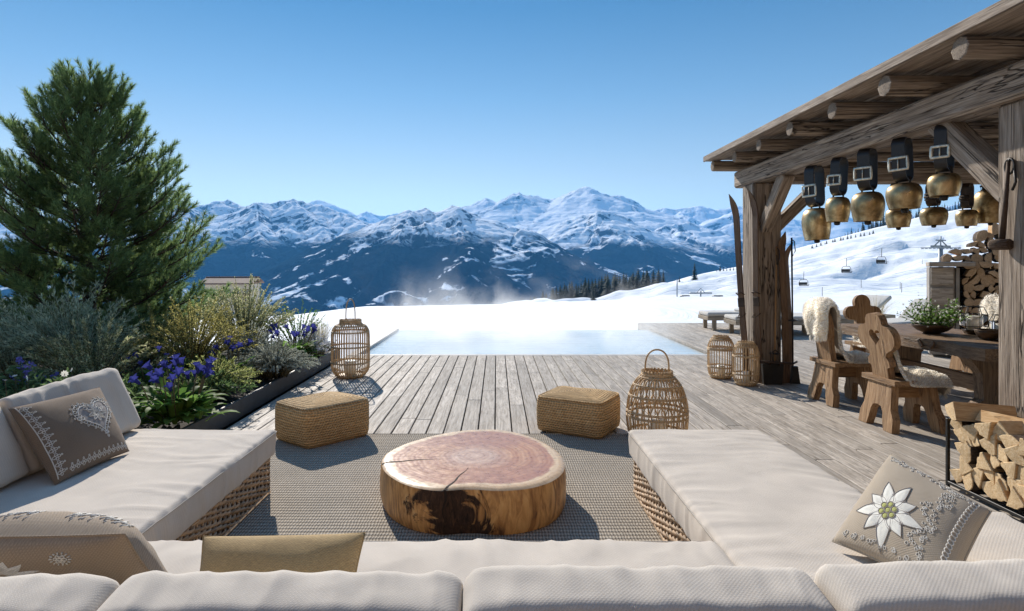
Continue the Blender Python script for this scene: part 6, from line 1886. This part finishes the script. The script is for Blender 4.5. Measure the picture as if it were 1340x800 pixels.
def log_piece(name, loc, axis, rad, length, seed, label, cat, group, split=False, mats=('grey_log_end', 'bark'), spin=0.0, wedge=None):
    """one log lying along axis; end faces are material 0, split faces 0/2, bark 1"""
    rg = random.Random(seed); o_pts = []
    if wedge:
        a0, a1, = wedge; n_ = 7
        o_pts = [(rg.uniform(-.12, .12) * rad, rg.uniform(-.12, .12) * rad, 0)] + [(rad * rg.uniform(.93, 1.06) * cos(a0 + (a1 - a0) * k / n_), rad * rg.uniform(.93, 1.06) * sin(a0 + (a1 - a0) * k / n_), 1) for k in range(n_ + 1)]
    else:
        n_ = 12; sq = rg.uniform(.72, 1.0)
        o_pts = [(rad * rg.uniform(.88, 1.08) * cos(2 * PI * k / n_), sq * rad * rg.uniform(.88, 1.08) * sin(2 * PI * k / n_), 1) for k in range(n_)]
    cx = sum(p[0] for p in o_pts) / len(o_pts); cy_ = sum(p[1] for p in o_pts) / len(o_pts)
    ca, sa = cos(spin), sin(spin)
    o_pts = [((p[0] - cx) * ca - (p[1] - cy_) * sa, (p[0] - cx) * sa + (p[1] - cy_) * ca, p[2]) for p in o_pts]
    ax = Vector(axis).normalized(); up = Vector((0, 0, 1)); sd_ = up.cross(ax).normalized()
    T = lambda x, y, z: sd_ * x + up * y + ax * z
    m = MB(); N = len(o_pts); h = length / 2; off = rg.uniform(0, 40)
    for s in (-1, 1):
        tilt = rg.uniform(-.12, .12)
        vs = [T(0, 0, s * (h + .002))] + [T(p[0] * .93, p[1] * .93, s * (h + p[0] * tilt)) for p in o_pts] + [T(p[0], p[1], s * (h - .006 + p[0] * tilt)) for p in o_pts]
        gs = [(off, 0, off)] + [(off + math.hypot(p[0], p[1]) * .6, p[0] * 1.6, p[1] * 1.6 + off) for p in o_pts] * 2
        F = [(0, 1 + k, 1 + (k + 1) % N) for k in range(N)] + [(1 + k, 1 + N + k, 1 + N + (k + 1) % N, 1 + (k + 1) % N) for k in range(N)]
        m.add(vs, [f if s > 0 else f[::-1] for f in F], gs, False, 0)
    for k in range(N):
        p, q = o_pts[k], o_pts[(k + 1) % N]
        isb = p[2] and q[2]
        m.add([T(p[0], p[1], -h + .006), T(q[0], q[1], -h + .006), T(q[0], q[1], h - .006), T(p[0], p[1], h - .006)], [(0, 1, 2, 3)],
              [(-h + off, p[0] + p[1], off), (-h + off, q[0] + q[1], off), (h + off, q[0] + q[1], off), (h + off, p[0] + p[1], off)], False, 1 if isb else 2)
    o = m.build(name, [M[mats[0]], M[mats[1]], M['split_wood']])
    o.location = loc
    return tag(o, label, cat, group)
LAB = 'weathered split log end in the tall stack beyond the table'
sd0 = 100
z = 0.32; row = 0
while z < 2.12:
    x0 = 0.49 if z < 1.56 else 0.22 + max(0, (z - 1.62)) * 1.25
    x = x0 + (row % 2) * 0.05
    while x < 2.70:
        r = random.uniform(0.062, 0.098)
        log_piece('stacked_log', (7.22 + (x + r) * 0.848 + (-0.03 + random.uniform(-.03, .03)) * 0.53, 10.12 - (x + r) * 0.53 + (-0.03 + random.uniform(-.03, .03)) * 0.848, z + random.uniform(-.012, .012)), (0.53, 0.848, 0), r * 1.12, 0.40, sd0, LAB, 'log', 'logs of the tall stack', spin=random.uniform(0, 6.3), wedge=random.choice((None, (0, R(110)), (0, R(150)), (0, R(180)))))
        sd0 += 1; x += 2 * r * 0.84
    z += 0.118; row += 1

# ---- near firewood rack: split logs, their ends towards the sofa
fr_o = thing('firewood_rack', 'black steel firewood rack full of split logs at the right edge', 'firewood rack', (0, 0, 0))
RX0, RX1, RY0, RY1 = 3.05, 3.33, 2.85, 4.03
for (x, y) in ((RX0, RY0), (RX0, RY1), (RX1, RY0), (RX1, RY1)):
    m = MB(); m.box((x, y, 0.235), (0.02, 0.02, 0.47), ch=0.002); m.build('upright', M['black_steel'], fr_o)
for (x, y, sx, sy, z) in ((RX0, (RY0 + RY1) / 2, .02, RY1 - RY0 - .02, .04), (RX1, (RY0 + RY1) / 2, .02, RY1 - RY0 - .02, .04), ((RX0 + RX1) / 2, RY1, RX1 - RX0 - .02, .02, .04), ((RX0 + RX1) / 2, RY0, RX1 - RX0 - .02, .02, .04), ((RX0 + RX1) / 2, RY1, RX1 - RX0 - .02, .02, .46)):
    m = MB(); m.box((x, y, z), (sx, sy, .02), ch=0.002); m.build('rail', M['black_steel'], fr_o)
m = MB()
for k in range(3): m.box((RX0 + 0.05 + 0.09 * k, (RY0 + RY1) / 2, 0.056), (.02, RY1 - RY0 - .04, .008), ch=0.001)
m.build('floor_slats', M['black_steel'], fr_o)
z = 0.105; row = 0; FL = 'pale split log with its triangular end showing in the steel rack'
while z < 0.46:
    y = RY1 - 0.095 - (row % 2) * 0.03
    while y > RY0 + 0.06:
        r = random.uniform(0.098, 0.128)
        a0 = 0; a1 = random.choice((R(62), R(75), R(88), R(105)))
        log_piece('split_log', ((RX0 + RX1) / 2 - random.uniform(-0.01, 0.025), y, z + random.uniform(-.008, .008)), (-1, random.uniform(-.06, .06), 0), r, 0.28, sd0, FL, 'firewood', 'split logs in the steel rack',
                  mats=('log_end', 'bark'), wedge=(a0, a1), spin=random.choice((0.2, 1.3, 2.4, 3.4, 4.4, 5.4)) + random.uniform(-.3, .3))
        sd0 += 1; y -= r * random.uniform(0.86, 0.96)
    z += 0.088; row += 1
log_piece('split_log', (3.17, 3.90, 0.515), (-1, 0.35, 0.02), 0.12, 0.34, 901, 'largest split log lying on top at the far end of the rack', 'firewood', None, mats=('log_end', 'bark'), wedge=(0, R(95)), spin=R(200))
log_piece('split_log', (3.20, 3.66, 0.50), (-0.5, 1, 0.03), 0.10, 0.40, 902, 'long split log lying crosswise on top of the rack', 'firewood', None, mats=('split_wood', 'bark'), wedge=(0, R(90)), spin=R(225))
log_piece('split_log', (3.19, 3.36, 0.50), (-1, 0.1, 0.0), 0.11, 0.32, 903, 'split log on top of the rack cut by the right edge', 'firewood', None, mats=('log_end', 'bark'), wedge=(0, R(80)), spin=R(140))

# ---- sun loungers on the far deck
def lounger(loc, rz, tilt, label, L=1.95, W=0.68):
    o = thing('sun_lounger', label, 'sun lounger', loc, rz, 'sun loungers on the far deck')
    m = MB(); 
    for s in (-1, 1): m.box((0, s * (W / 2 - .03), 0.28), (L, 0.06, 0.09), ch=0.006, axis=0)
    for s in (-1, 1): m.box((s * (L / 2 - .03), 0, 0.28), (0.06, W - .12, 0.09), ch=0.006, axis=1)
    m.build('frame', M['lounger_wood'], o)
    for sx in (-1, 1):
        for sy in (-1, 1):
            m = MB(); m.box((sx * (L / 2 - .16), sy * (W / 2 - .04), 0.12), (0.09, 0.07, 0.24), ch=0.006); m.build('leg', M['lounger_wood'], o)
    hb = 0.72
    m = MB(); cushion(m, (hb / 2, 0, 0.375), (L - hb - .01, W - .02, 0.09), r=0.03, puff=0.01, n=(8, 6, 2), seed=loc[0]); m.build('mattress', M['lounger_fabric'], o)
    rot = Matrix.Rotation(R(tilt), 3, 'Y'); c0_ = Vector((-L / 2 + hb, 0, 0.375))
    m = MB(); cushion(m, c0_ + rot @ Vector((-hb / 2, 0, 0)), (hb, W - .02, 0.09), r=0.03, puff=0.01, n=(6, 6, 2), seed=loc[1], rot=rot); m.build('backrest', M['lounger_fabric'], o)
    if tilt > 5:
        m = MB(); e = c0_ + rot @ Vector((-hb * .7, 0, -0.05))
        for s in (-1, 1): m.tube([(e.x, s * .25, e.z), (e.x + .12, s * .25, 0.30)], 0.012, 6)
        m.build('prop', M['lounger_wood'], o)
    return o
def towels(loc, rz, label):
    o = thing('folded_towel', label, 'towel', loc, rz, 'folded towels on the loungers')
    m = MB(); cushion(m, (0, 0, 0.035), (0.52, 0.34, 0.07), r=0.03, puff=0.01, n=(6, 5, 2), seed=3); m.build('lower_fold', M['towel'], o)
    m = MB(); cushion(m, (0.03, 0.0, 0.10), (0.36, 0.26, 0.06), r=0.028, puff=0.012, n=(6, 5, 2), seed=5); m.build('upper_fold', M['towel'], o)
lounger((5.85, 14.1, 0), R(180), 0, 'flat pale lounger with folded towels, nearest the pool corner'); towels((5.9, 14.0, 0.43), 0.2, 'folded grey white towels on the lounger nearest the pool')
lounger((6.05, 13.0, 0), R(180), 0, 'flat pale lounger partly behind the far post')
lounger((7.0, 13.4, 0), R(180), 0, 'flat lounger seen between the far post and the draped chair')
lounger((8.55, 14.3, 0), R(200), 32, 'lounger with a raised pale backrest behind the draped chair')
lounger((8.25, 12.0, 0), R(205), 34, 'lounger with a raised grey backrest behind the clover chair')
lounger((9.1, 11.6, 0), R(180), 30, 'lounger with a raised backrest behind the flower bowl')

# ---- dry grass in a pot behind the clover chair
def tuft(loc, n_, h, spread, mat, label, cat, pot=None, seed=0, name='grass_tuft', flop=0.6, w=0.005):
    o = thing(name, label, cat, loc)
    rg = np.random.default_rng(seed); V, F = [], []
    for k in range(n_):
        a = rg.uniform(0, 6.28); e = spread * math.sqrt(rg.uniform(0, 1)); L_ = h * rg.uniform(.6, 1.1)
        p0 = np.array([cos(a), sin(a), 0]) * rg.uniform(0, .08); out = np.array([cos(a), sin(a), 0]); sd_ = np.array([-sin(a), cos(a), 0]) * w
        b0 = len(V)
        for j in range(5):
            t = j / 4; p = p0 + np.array([0, 0, 1]) * L_ * (t - flop * .3 * t * t * e / spread) + out * e * (t ** 1.6)
            ww = (1 - t * .85)
            V += [p - sd_ * ww, p + sd_ * ww]
        for j in range(4): F.append((b0 + 2 * j, b0 + 2 * j + 1, b0 + 2 * j + 3, b0 + 2 * j + 2))
    zoff = pot[1] if pot else 0
    V = np.array(V); V[:, 2] += zoff
    obj_np('blades', V, np.array(F), M[mat], o)
    if pot:
        m = MB(); r, ph = pot; m.lathe([(0, 0), (r * .75, 0), (r, ph), (r * .93, ph), (r * .9, ph - .03), (0, ph - .03)], 24); m.build('pot', M['planter_metal'], o)
    return o
tuft((7.05, 11.1, 0), 150, 0.55, 0.50, 'straw', 'dry straw grass in a dark pot behind the clover chair', 'grass', pot=(0.28, 0.42), seed=5)
# =================================================================== PLANTING
SOIL = 0.15
def blades_np(pos, dirs, ln, wd):
    """thin needles as single triangles"""
    n_ = len(pos); d = dirs / (np.linalg.norm(dirs, axis=1, keepdims=True) + 1e-9)
    r = RNG.normal(size=(n_, 3)); s = np.cross(d, r); s /= np.linalg.norm(s, axis=1, keepdims=True) + 1e-9
    ln = np.broadcast_to(np.asarray(ln, dtype=float).reshape(-1, 1), (n_, 1)); wd = np.broadcast_to(np.asarray(wd, dtype=float).reshape(-1, 1), (n_, 1))
    V = np.stack([pos - s * wd / 2, pos + s * wd / 2, pos + d * ln], 1).reshape(-1, 3)
    return V, np.arange(n_ * 3).reshape(-1, 3)

def pine(loc, H, spread, label, seed):
    o = thing('pine_tree', label, 'tree', loc)
    rg = np.random.default_rng(seed)
    tr = MB(); tr.tube([(0.03 * sin(z * 2), 0.03 * cos(z * 1.7), z) for z in np.linspace(-0.1, H * .96, 14)], [0.105 * (1 - t) + 0.012 for t in np.linspace(0, 1, 14)], 10)
    tr.build('trunk', M['pine_bark'], o)
    br = MB(); NP, ND, NL = [], [], []
    def shoot(p, d, L, dens=1.0, nl=0.10):
        """a bottle-brush shoot: needles all along, the newest upright at the tip"""
        n_ = int(120 * L / 0.3 * dens)
        t = rg.uniform(0.0, 1, n_) ** 0.8
        d = d / np.linalg.norm(d)
        a = rg.normal(size=(n_, 3)); a -= (a @ d)[:, None] * d; a /= np.linalg.norm(a, axis=1, keepdims=True)
        sp = rg.uniform(0.55, 1.35, n_)[:, None] * (1.15 - 0.45 * t[:, None])
        dd = d[None] * 1.0 + a * sp; dd[:, 2] += 0.10
        NP.append(p + d * (t * L)[:, None]); ND.append(dd); NL.append(nl * rg.uniform(.7, 1.1, n_) * (1 - 0.15 * t))
    z = 0.25
    az = 0.0
    while z < H * 0.965:
        f = z / H
        nb = int(round(8 - 2.5 * f)); az += 0.9
        for k in range(nb):
            a = az + 2 * PI * k / nb + rg.uniform(-.28, .28)
            env = (1 - f) ** 0.74 * (0.93 if f > 0.12 else 0.85)
            L = spread * env * rg.uniform(0.74, 1.1) + 0.22
            el = -0.10 + 0.80 * f + rg.uniform(-.12, .12)
            pts = []; p = np.array([0, 0, z]); N = 9
            for j in range(N + 1):
                t = j / N; e2 = el + 0.55 * t * t
                d = np.array([cos(a) * cos(e2), sin(a) * cos(e2), sin(e2)])
                if j: p = p + d * L / N
                pts.append(p.copy())
            br.tube(pts, [0.026 * (1 - f * .6) * (1 - .8 * j / N) + .003 for j in range(N + 1)], 5)
            pts = np.array(pts)
            d_end = pts[-1] - pts[-2]; shoot(pts[-1] - d_end / np.linalg.norm(d_end) * 0.12, d_end, 0.34, 1.1)
            nt = max(3, int(L / 0.095))
            for j in range(nt):
                t = 0.22 + 0.76 * (j + rg.uniform(0, 1)) / nt
                q = t * N; i = min(int(q), N - 1); pp = pts[i] * (1 - q + i) + pts[i + 1] * (q - i); d = pts[i + 1] - pts[i]; d /= np.linalg.norm(d)
                side = np.cross(d, [0, 0, 1]); side /= np.linalg.norm(side)
                s_ = 1 if j % 2 else -1
                dd = d * rg.uniform(.55, .95) + side * s_ * rg.uniform(.45, 1.0) + np.array([0, 0, rg.uniform(-0.05, 0.65)])
                dd /= np.linalg.norm(dd)
                tl = (0.16 + 0.40 * (1 - t) * min(1, L / 1.2)) * rg.uniform(.8, 1.2) * (1 - .35 * f)
                tip = pp + dd * tl
                br.tube([pp, pp + dd * tl * .5, tip], [0.007, 0.005, 0.003], 4)
                up = dd + np.array([0, 0, 0.35])
                shoot(tip - dd * 0.08, up, 0.27 * rg.uniform(.8, 1.15), 0.95, 0.095)
                if tl > 0.28:
                    for s2 in (-1, 1):
                        d3 = dd + side * s2 * .6 + d * .3 + np.array([0, 0, .25]); shoot(pp + dd * tl * rg.uniform(.35, .7), d3, 0.25, 0.9, 0.09)
        z += 0.235 - 0.09 * f
    for k in range(5):
        a = 2 * PI * k / 5; d = np.array([cos(a) * .45, sin(a) * .45, 1.0]); br.tube([(0, 0, H * .93), np.array([0, 0, H * .93]) + d * .25], [.008, .004], 4); shoot(np.array([0, 0, H * .94]) + d * .1, d, 0.3, 1.1)
    shoot(np.array([0, 0, H * .9]), np.array([0.05, 0, 1.0]), 0.42, 1.3)
    br.build('branches', M['pine_bark'], o)
    pos, dr, ln = np.concatenate(NP), np.concatenate(ND), np.concatenate(NL)
    V, F = blades_np(pos, dr, ln * 1.22, 0.0088)
    obj_np('needles', V, F, M['pine_needle'], o)
    return len(pos)
NPINE = pine((-6.45, 9.4, 0.0), 4.32, 2.2, 'large dense mountain pine standing behind the shrubs at left', 21)

def shrub(name, loc, label, cat, mat, n_stem, h, spread, leaf_n, ll, lw, seed, lean=(0, 0), curl=0.1, up=0.7, base_r=0.12, droop=0.25, stem_mat='stem_wood', start=0.15, side=0.6, fan=1.0, top=1.0):
    """arching stems with leaves all the way up"""
    o = thing(name, label, cat, loc); rg = np.random.default_rng(seed)
    st_ = MB(); pos, dr = [], []; tips = []
    for k in range(n_stem):
        a = rg.uniform(0, 6.28); q = math.sqrt(rg.uniform(0, 1)); e = spread * q * fan
        L_ = h * (1 - 0.32 * q * q * top) * rg.uniform(.72, 1.08)
        out = np.array([cos(a), sin(a), 0]); p0 = out * base_r * q * rg.uniform(.5, 1.5)
        pts = []
        for j in range(7):
            t = j / 6
            pts.append(p0 + np.array([lean[0], lean[1], 0]) * t * h + out * e * t ** 1.4 + np.array([0, 0, L_ * (t - droop * q * t ** 3)]))
        st_.tube(pts, [0.0055 * (1 - .75 * j / 6) for j in range(7)], 4)
        pts = np.array(pts); tips.append((pts[-1], pts[-1] - pts[-2]))
        n_ = int(leaf_n * rg.uniform(.7, 1.2))
        t = start + (1 - start) * rg.uniform(0, 1, n_) ** 0.75
        q_ = t * 6; i = np.minimum(q_.astype(int), 5); fr = (q_ - i)[:, None]
        pp = pts[i] * (1 - fr) + pts[i + 1] * fr; d = pts[i + 1] - pts[i]; d /= np.linalg.norm(d, axis=1, keepdims=True)
        r = rg.normal(size=(n_, 3)); r -= np.sum(r * d, 1)[:, None] * d; r /= np.linalg.norm(r, axis=1, keepdims=True) + 1e-9
        pos.append(pp); dr.append(d * up + r * side + np.array([0, 0, .15]))
    pos, dr = np.concatenate(pos), np.concatenate(dr)
    V, F = leafy(pos, dr, ll * rg.uniform(.65, 1.2, len(pos)), lw * rg.uniform(.7, 1.2, len(pos)), seed=seed, curl=curl)
    obj_np('foliage', V, F, M[mat], o); st_.build('stem', M[stem_mat], o)
    return o, tips, rg
def spikes(o, tips, rg, mat, n, sz, name='flower_spike', L=0.12):
    """small flower heads clustered round the tips"""
    P_ = []
    for (p, d) in tips[:n]:
        d = d / np.linalg.norm(d)
        for j in range(12): P_.append(p + d * L * rg.uniform(-.6, .6) + rg.normal(size=3) * 0.012)
    V, F = flat_flowers(P_, sz, 5, 4); obj_np(name, V, F, M[mat], o)

# tall silver shrubs at the back left, in front of the pine
SG = 'silver shrubs in front of the pine'
shrub('silver_shrub', (-4.65, 6.6, SOIL), 'tall silver grey willow leaved shrub below the middle of the pine', 'shrub', 'silver_leaf', 130, 1.25, 0.62, 80, 0.062, 0.0105, 31, up=0.8, side=.55)
shrub('silver_shrub', (-5.45, 6.75, SOIL), 'silver grey feathery shrub cut by the left edge of the photo', 'shrub', 'silver_leaf', 110, 1.02, 0.60, 74, 0.060, 0.0105, 32)
shrub('silver_shrub', (-4.15, 6.15, SOIL), 'pale speckled grey green shrub between the silver and the golden one', 'shrub', 'cream_leaf', 110, 0.86, 0.55, 80, 0.042, 0.0125, 33)
shrub('silver_shrub', (-5.6, 8.0, SOIL), 'grey green shrub deep in the shade below the pine', 'shrub', 'dark_leaf', 90, 0.9, 0.7, 70, 0.06, 0.014, 34)
shrub('dark_shrub', (-4.9, 8.2, SOIL), 'dark leafy bush beneath the right side of the pine', 'shrub', 'dark_leaf', 90, 0.85, 0.7, 70, 0.06, 0.016, 35)
shrub('golden_shrub', (-3.72, 7.25, SOIL), 'golden yellow feathery shrub in the middle of the bed', 'shrub', 'golden_leaf', 150, 1.08, 0.66, 96, 0.032, 0.012, 36, lean=(0.08, 0), up=.7, side=.7, droop=.35)
shrub('golden_shrub', (-4.35, 7.6, SOIL), 'olive gold shrub leaning left behind the speckled one', 'shrub', 'golden_leaf', 90, 0.92, 0.5, 80, 0.032, 0.012, 37, lean=(-0.05, 0))
shrub('cream_shrub', (-3.72, 8.75, SOIL), 'cream and green variegated shrub in front of the chalet', 'shrub', 'cream_leaf', 190, 1.22, 0.66, 105, 0.036, 0.015, 38)
shrub('cream_shrub', (-3.05, 9.15, SOIL), 'small sprawling shrub with long thin shoots beside the snow', 'shrub', 'green_leaf', 44, 0.88, 0.42, 46, 0.04, 0.013, 39)
shrub('lime_shrub', (-2.98, 6.25, SOIL), 'low yellow green bush behind the front gentians', 'shrub', 'lime_leaf', 180, 0.46, 0.40, 62, 0.030, 0.011, 40, droop=.5)
shrub('grey_santolina', (-2.70, 7.25, SOIL), 'dense grey cushion shrub at the edging beside the left pouf', 'shrub', 'grey_leaf', 340, 0.50, 0.42, 74, 0.026, 0.0065, 41, up=1.0, side=.55, droop=.55, start=.3)
shrub('grey_santolina', (-3.15, 7.75, SOIL), 'grey green cushion shrub just behind the dense grey one', 'shrub', 'grey_leaf', 150, 0.62, 0.30, 74, 0.028, 0.007, 42, up=1.0, side=.55, droop=.5, start=.3)
o_, tips, rg = shrub('lavender', (-2.72, 8.85, SOIL), 'pale grey lavender next to the tall bamboo lantern', 'lavender', 'grey_leaf', 120, 0.36, 0.22, 40, 0.035, 0.006, 43, droop=.4)
spikes(o_, tips, rg, 'pale_petal', 90, 0.013)
tuft((-2.80, 9.45, SOIL), 340, 0.62, 0.36, 'straw', 'fine pale feather grass against the snow beside the bamboo lantern', 'grass', seed=9, w=0.0028)
# ground-hugging fillers in the shade
for x, y, s_, lab in ((-3.5, 5.6, 51, 'dark low plant in the shade behind the front gentians'), (-3.5, 6.7, 52, 'dark low plant in the shade left of the yellow green bush'), (-2.95, 5.95, 53, 'dark low plant close to the edging behind the front gentians'),
                      (-4.7, 5.5, 54, 'dark low plant in the shade under the silver shrub'), (-3.25, 8.4, 55, 'dark low plant in front of the variegated shrub'), (-5.5, 5.6, 56, 'dark low plant in the shade at the left edge')):
    shrub('low_plant', (x, y, SOIL), lab, 'plant', 'dark_leaf', 60, 0.34, 0.42, 46, 0.06, 0.02, s_, droop=.5)

# star leaved plants with small violet flowers behind the left back cushions
for i, (x, y, lab) in enumerate(((-4.15, 5.25, 'star leaved plant with violet flowers behind the far left back cushion'), (-3.62, 5.0, 'star leaved plant with few flowers between the violet ones and the front gentians'),
                                 (-4.75, 5.0, 'star leaved plant with violet flowers at the left edge'), (-4.45, 4.55, 'low star leaved plant with violet flowers close behind the left sofa'))):
    o_, tips, rg = shrub('star_plant', (x, y, SOIL), lab, 'plant', 'star_leaf', 34, 0.50 if i != 3 else .4, 0.36, 24, 0.105, 0.022, 60 + i, up=.35, side=.9, start=.3, curl=.2)
    if i != 1: spikes(o_, tips, rg, 'violet_petal', 20, 0.017, L=0.10)
d_ = thing('daisies', 'few white daisies behind the far back cushion of the left sofa', 'flower', (-3.72, 4.75, SOIL))
P_ = [np.array([random.uniform(-.35, .3), random.uniform(-.2, .25), random.uniform(.40, .50)]) for _ in range(8)]
for i_, p in enumerate(P_):
    V, F = flat_flowers([p], 0.026, 7 + i_, 9); obj_np('flower', V, F, M['white_flower'], d_)
q = MB()
for p in P_: q.tube([(p[0] * .7, p[1] * .7, 0), (p[0] * .9, p[1] * .9, .25), tuple(p)], 0.003, 4)
q.build('stem', M['stem_wood'], d_)

# gentians: broad leaves and deep blue trumpets
def gentian_flower(seed):
    m = MB(); rg = random.Random(seed)
    pr = [(0.006, 0.0), (0.011, 0.02), (0.016, 0.05), (0.020, 0.075), (0.027, 0.095), (0.036, 0.108), (0.044, 0.112)]
    N = 25
    def fn(a, i): 
        return 1 + (0.06 if i < 4 else (0.12, 0.20, 0.26)[i - 4]) * cos(5 * a) + (0 if i < 5 else .05 * cos(10 * a + seed))
    m.lathe(pr, 30, fn=fn)
    m.f = [f for f in m.f if len(f) == 4]; m.m = m.m[:len(m.f)]; m.sm = m.sm[:len(m.f)]
    m.lathe([(0.0, 0.0), (0.009, 0.004), (0.0135, 0.024), (0.0, 0.03)], 8, mat=1)
    return m
fm = []
for s_ in range(3):
    ob = gentian_flower(s_).build('flower', [M['blue_petal'], M['green_leaf']]); fm.append(ob.data); bpy.data.objects.remove(ob)
def gentian(loc, label, n_leaf, ll, lw, n_fl, h, spread, seed, fs=1.0):
    o = thing('gentian', label, 'flower', loc); rg = np.random.default_rng(seed)
    V, F = [], []
    for k in range(n_leaf):                            # broad ribbed leaves: curved strips
        a = rg.uniform(0, 6.28); c = np.array([cos(a), sin(a), 0]); sd_ = np.array([-sin(a), cos(a), 0])
        p0 = c * rg.uniform(0.0, spread * .8) + np.array([0, 0, rg.uniform(0, h * .35)]); L_ = ll * rg.uniform(.7, 1.15); e0 = rg.uniform(.35, 1.25); b0 = len(V)
        p = p0.copy(); N = 7
        for j in range(N + 1):
            t = j / N; e = e0 - 0.9 * t * t
            w_ = lw * (0.25 + 1.0 * sin(PI * min(1, t * .93 + .07)) ** .8) * (1 if j < N else 0.05)
            if j: p = p + (c * cos(e) + np.array([0, 0, 1]) * sin(e)) * L_ / N
            nn = -c * sin(e) + np.array([0, 0, 1]) * cos(e)
            V += [p - sd_ * w_ * .5 + nn * w_ * .18, p, p + sd_ * w_ * .5 + nn * w_ * .18]
        for j in range(N):
            for q_ in (0, 1): F.append((b0 + 3 * j + q_, b0 + 3 * j + q_ + 1, b0 + 3 * j + q_ + 4, b0 + 3 * j + q_ + 3))
    obj_np('foliage', np.array(V), np.array(F), M['green_leaf'], o)
    sm = MB()
    for k in range(n_fl):
        a = rg.uniform(0, 6.28); r = spread * math.sqrt(rg.uniform(0.02, 1)) * 1.15
        tip = np.array([cos(a) * r, sin(a) * r, h * rg.uniform(.72, 1.08) * (1 - .18 * r / spread)])
        sm.tube([tip * np.array([.3, .3, 0.1]), tip * np.array([.8, .8, .6]), tip], 0.0045, 5)
        c = link(bpy.data.objects.new('flower', fm[k % 3])); c.parent = o; c.location = tip
        d = Vector((cos(a) * .5 + rg.uniform(-.3, .3), sin(a) * .5 - .35 + rg.uniform(-.3, .3), 0.8)); c.rotation_euler = rot_between((0, 0, 1), d.normalized()).to_euler()
        s2 = fs * rg.uniform(.8, 1.1); c.scale = (s2, s2, s2)
    sm.build('stem', M['stem_wood'], o)
gentian((-2.74, 5.12, SOIL), 'clump of deep blue gentians with broad leaves, nearest the sofa', 150, 0.27, 0.062, 26, 0.50, 0.30, 71, 0.82)
gentian((-2.86, 8.25, SOIL), 'blue gentian clump with bright leaves left of the bamboo lantern', 150, 0.26, 0.06, 20, 0.54, 0.28, 72, 0.8)
gentian((-3.12, 6.95, SOIL), 'small blue gentian clump half hidden behind the grey cushion shrub', 50, 0.2, 0.05, 10, 0.48, 0.2, 73, 0.8)
gentian((-3.7, 6.4, SOIL), 'sparse blue gentians in the shade below the golden shrub', 40, 0.2, 0.05, 6, 0.42, 0.2, 74, 0.7)
# ------------------------------------------------------------------ render settings
scene.render.engine = 'CYCLES'
cy = scene.cycles
cy.max_bounces = 7; cy.diffuse_bounces = 3; cy.glossy_bounces = 3; cy.transmission_bounces = 4; cy.volume_bounces = 1; cy.transparent_max_bounces = 12
cy.volume_step_rate = 2.0; cy.volume_max_steps = 128
cy.use_denoising = True
cy.sample_clamp_indirect = 6
vs = scene.view_settings
scene.display_settings.display_device = 'sRGB'
vs.view_transform = 'Standard'; vs.look = 'None'; vs.exposure = 0.63; vs.gamma = 1.0; vs.use_curve_mapping = False
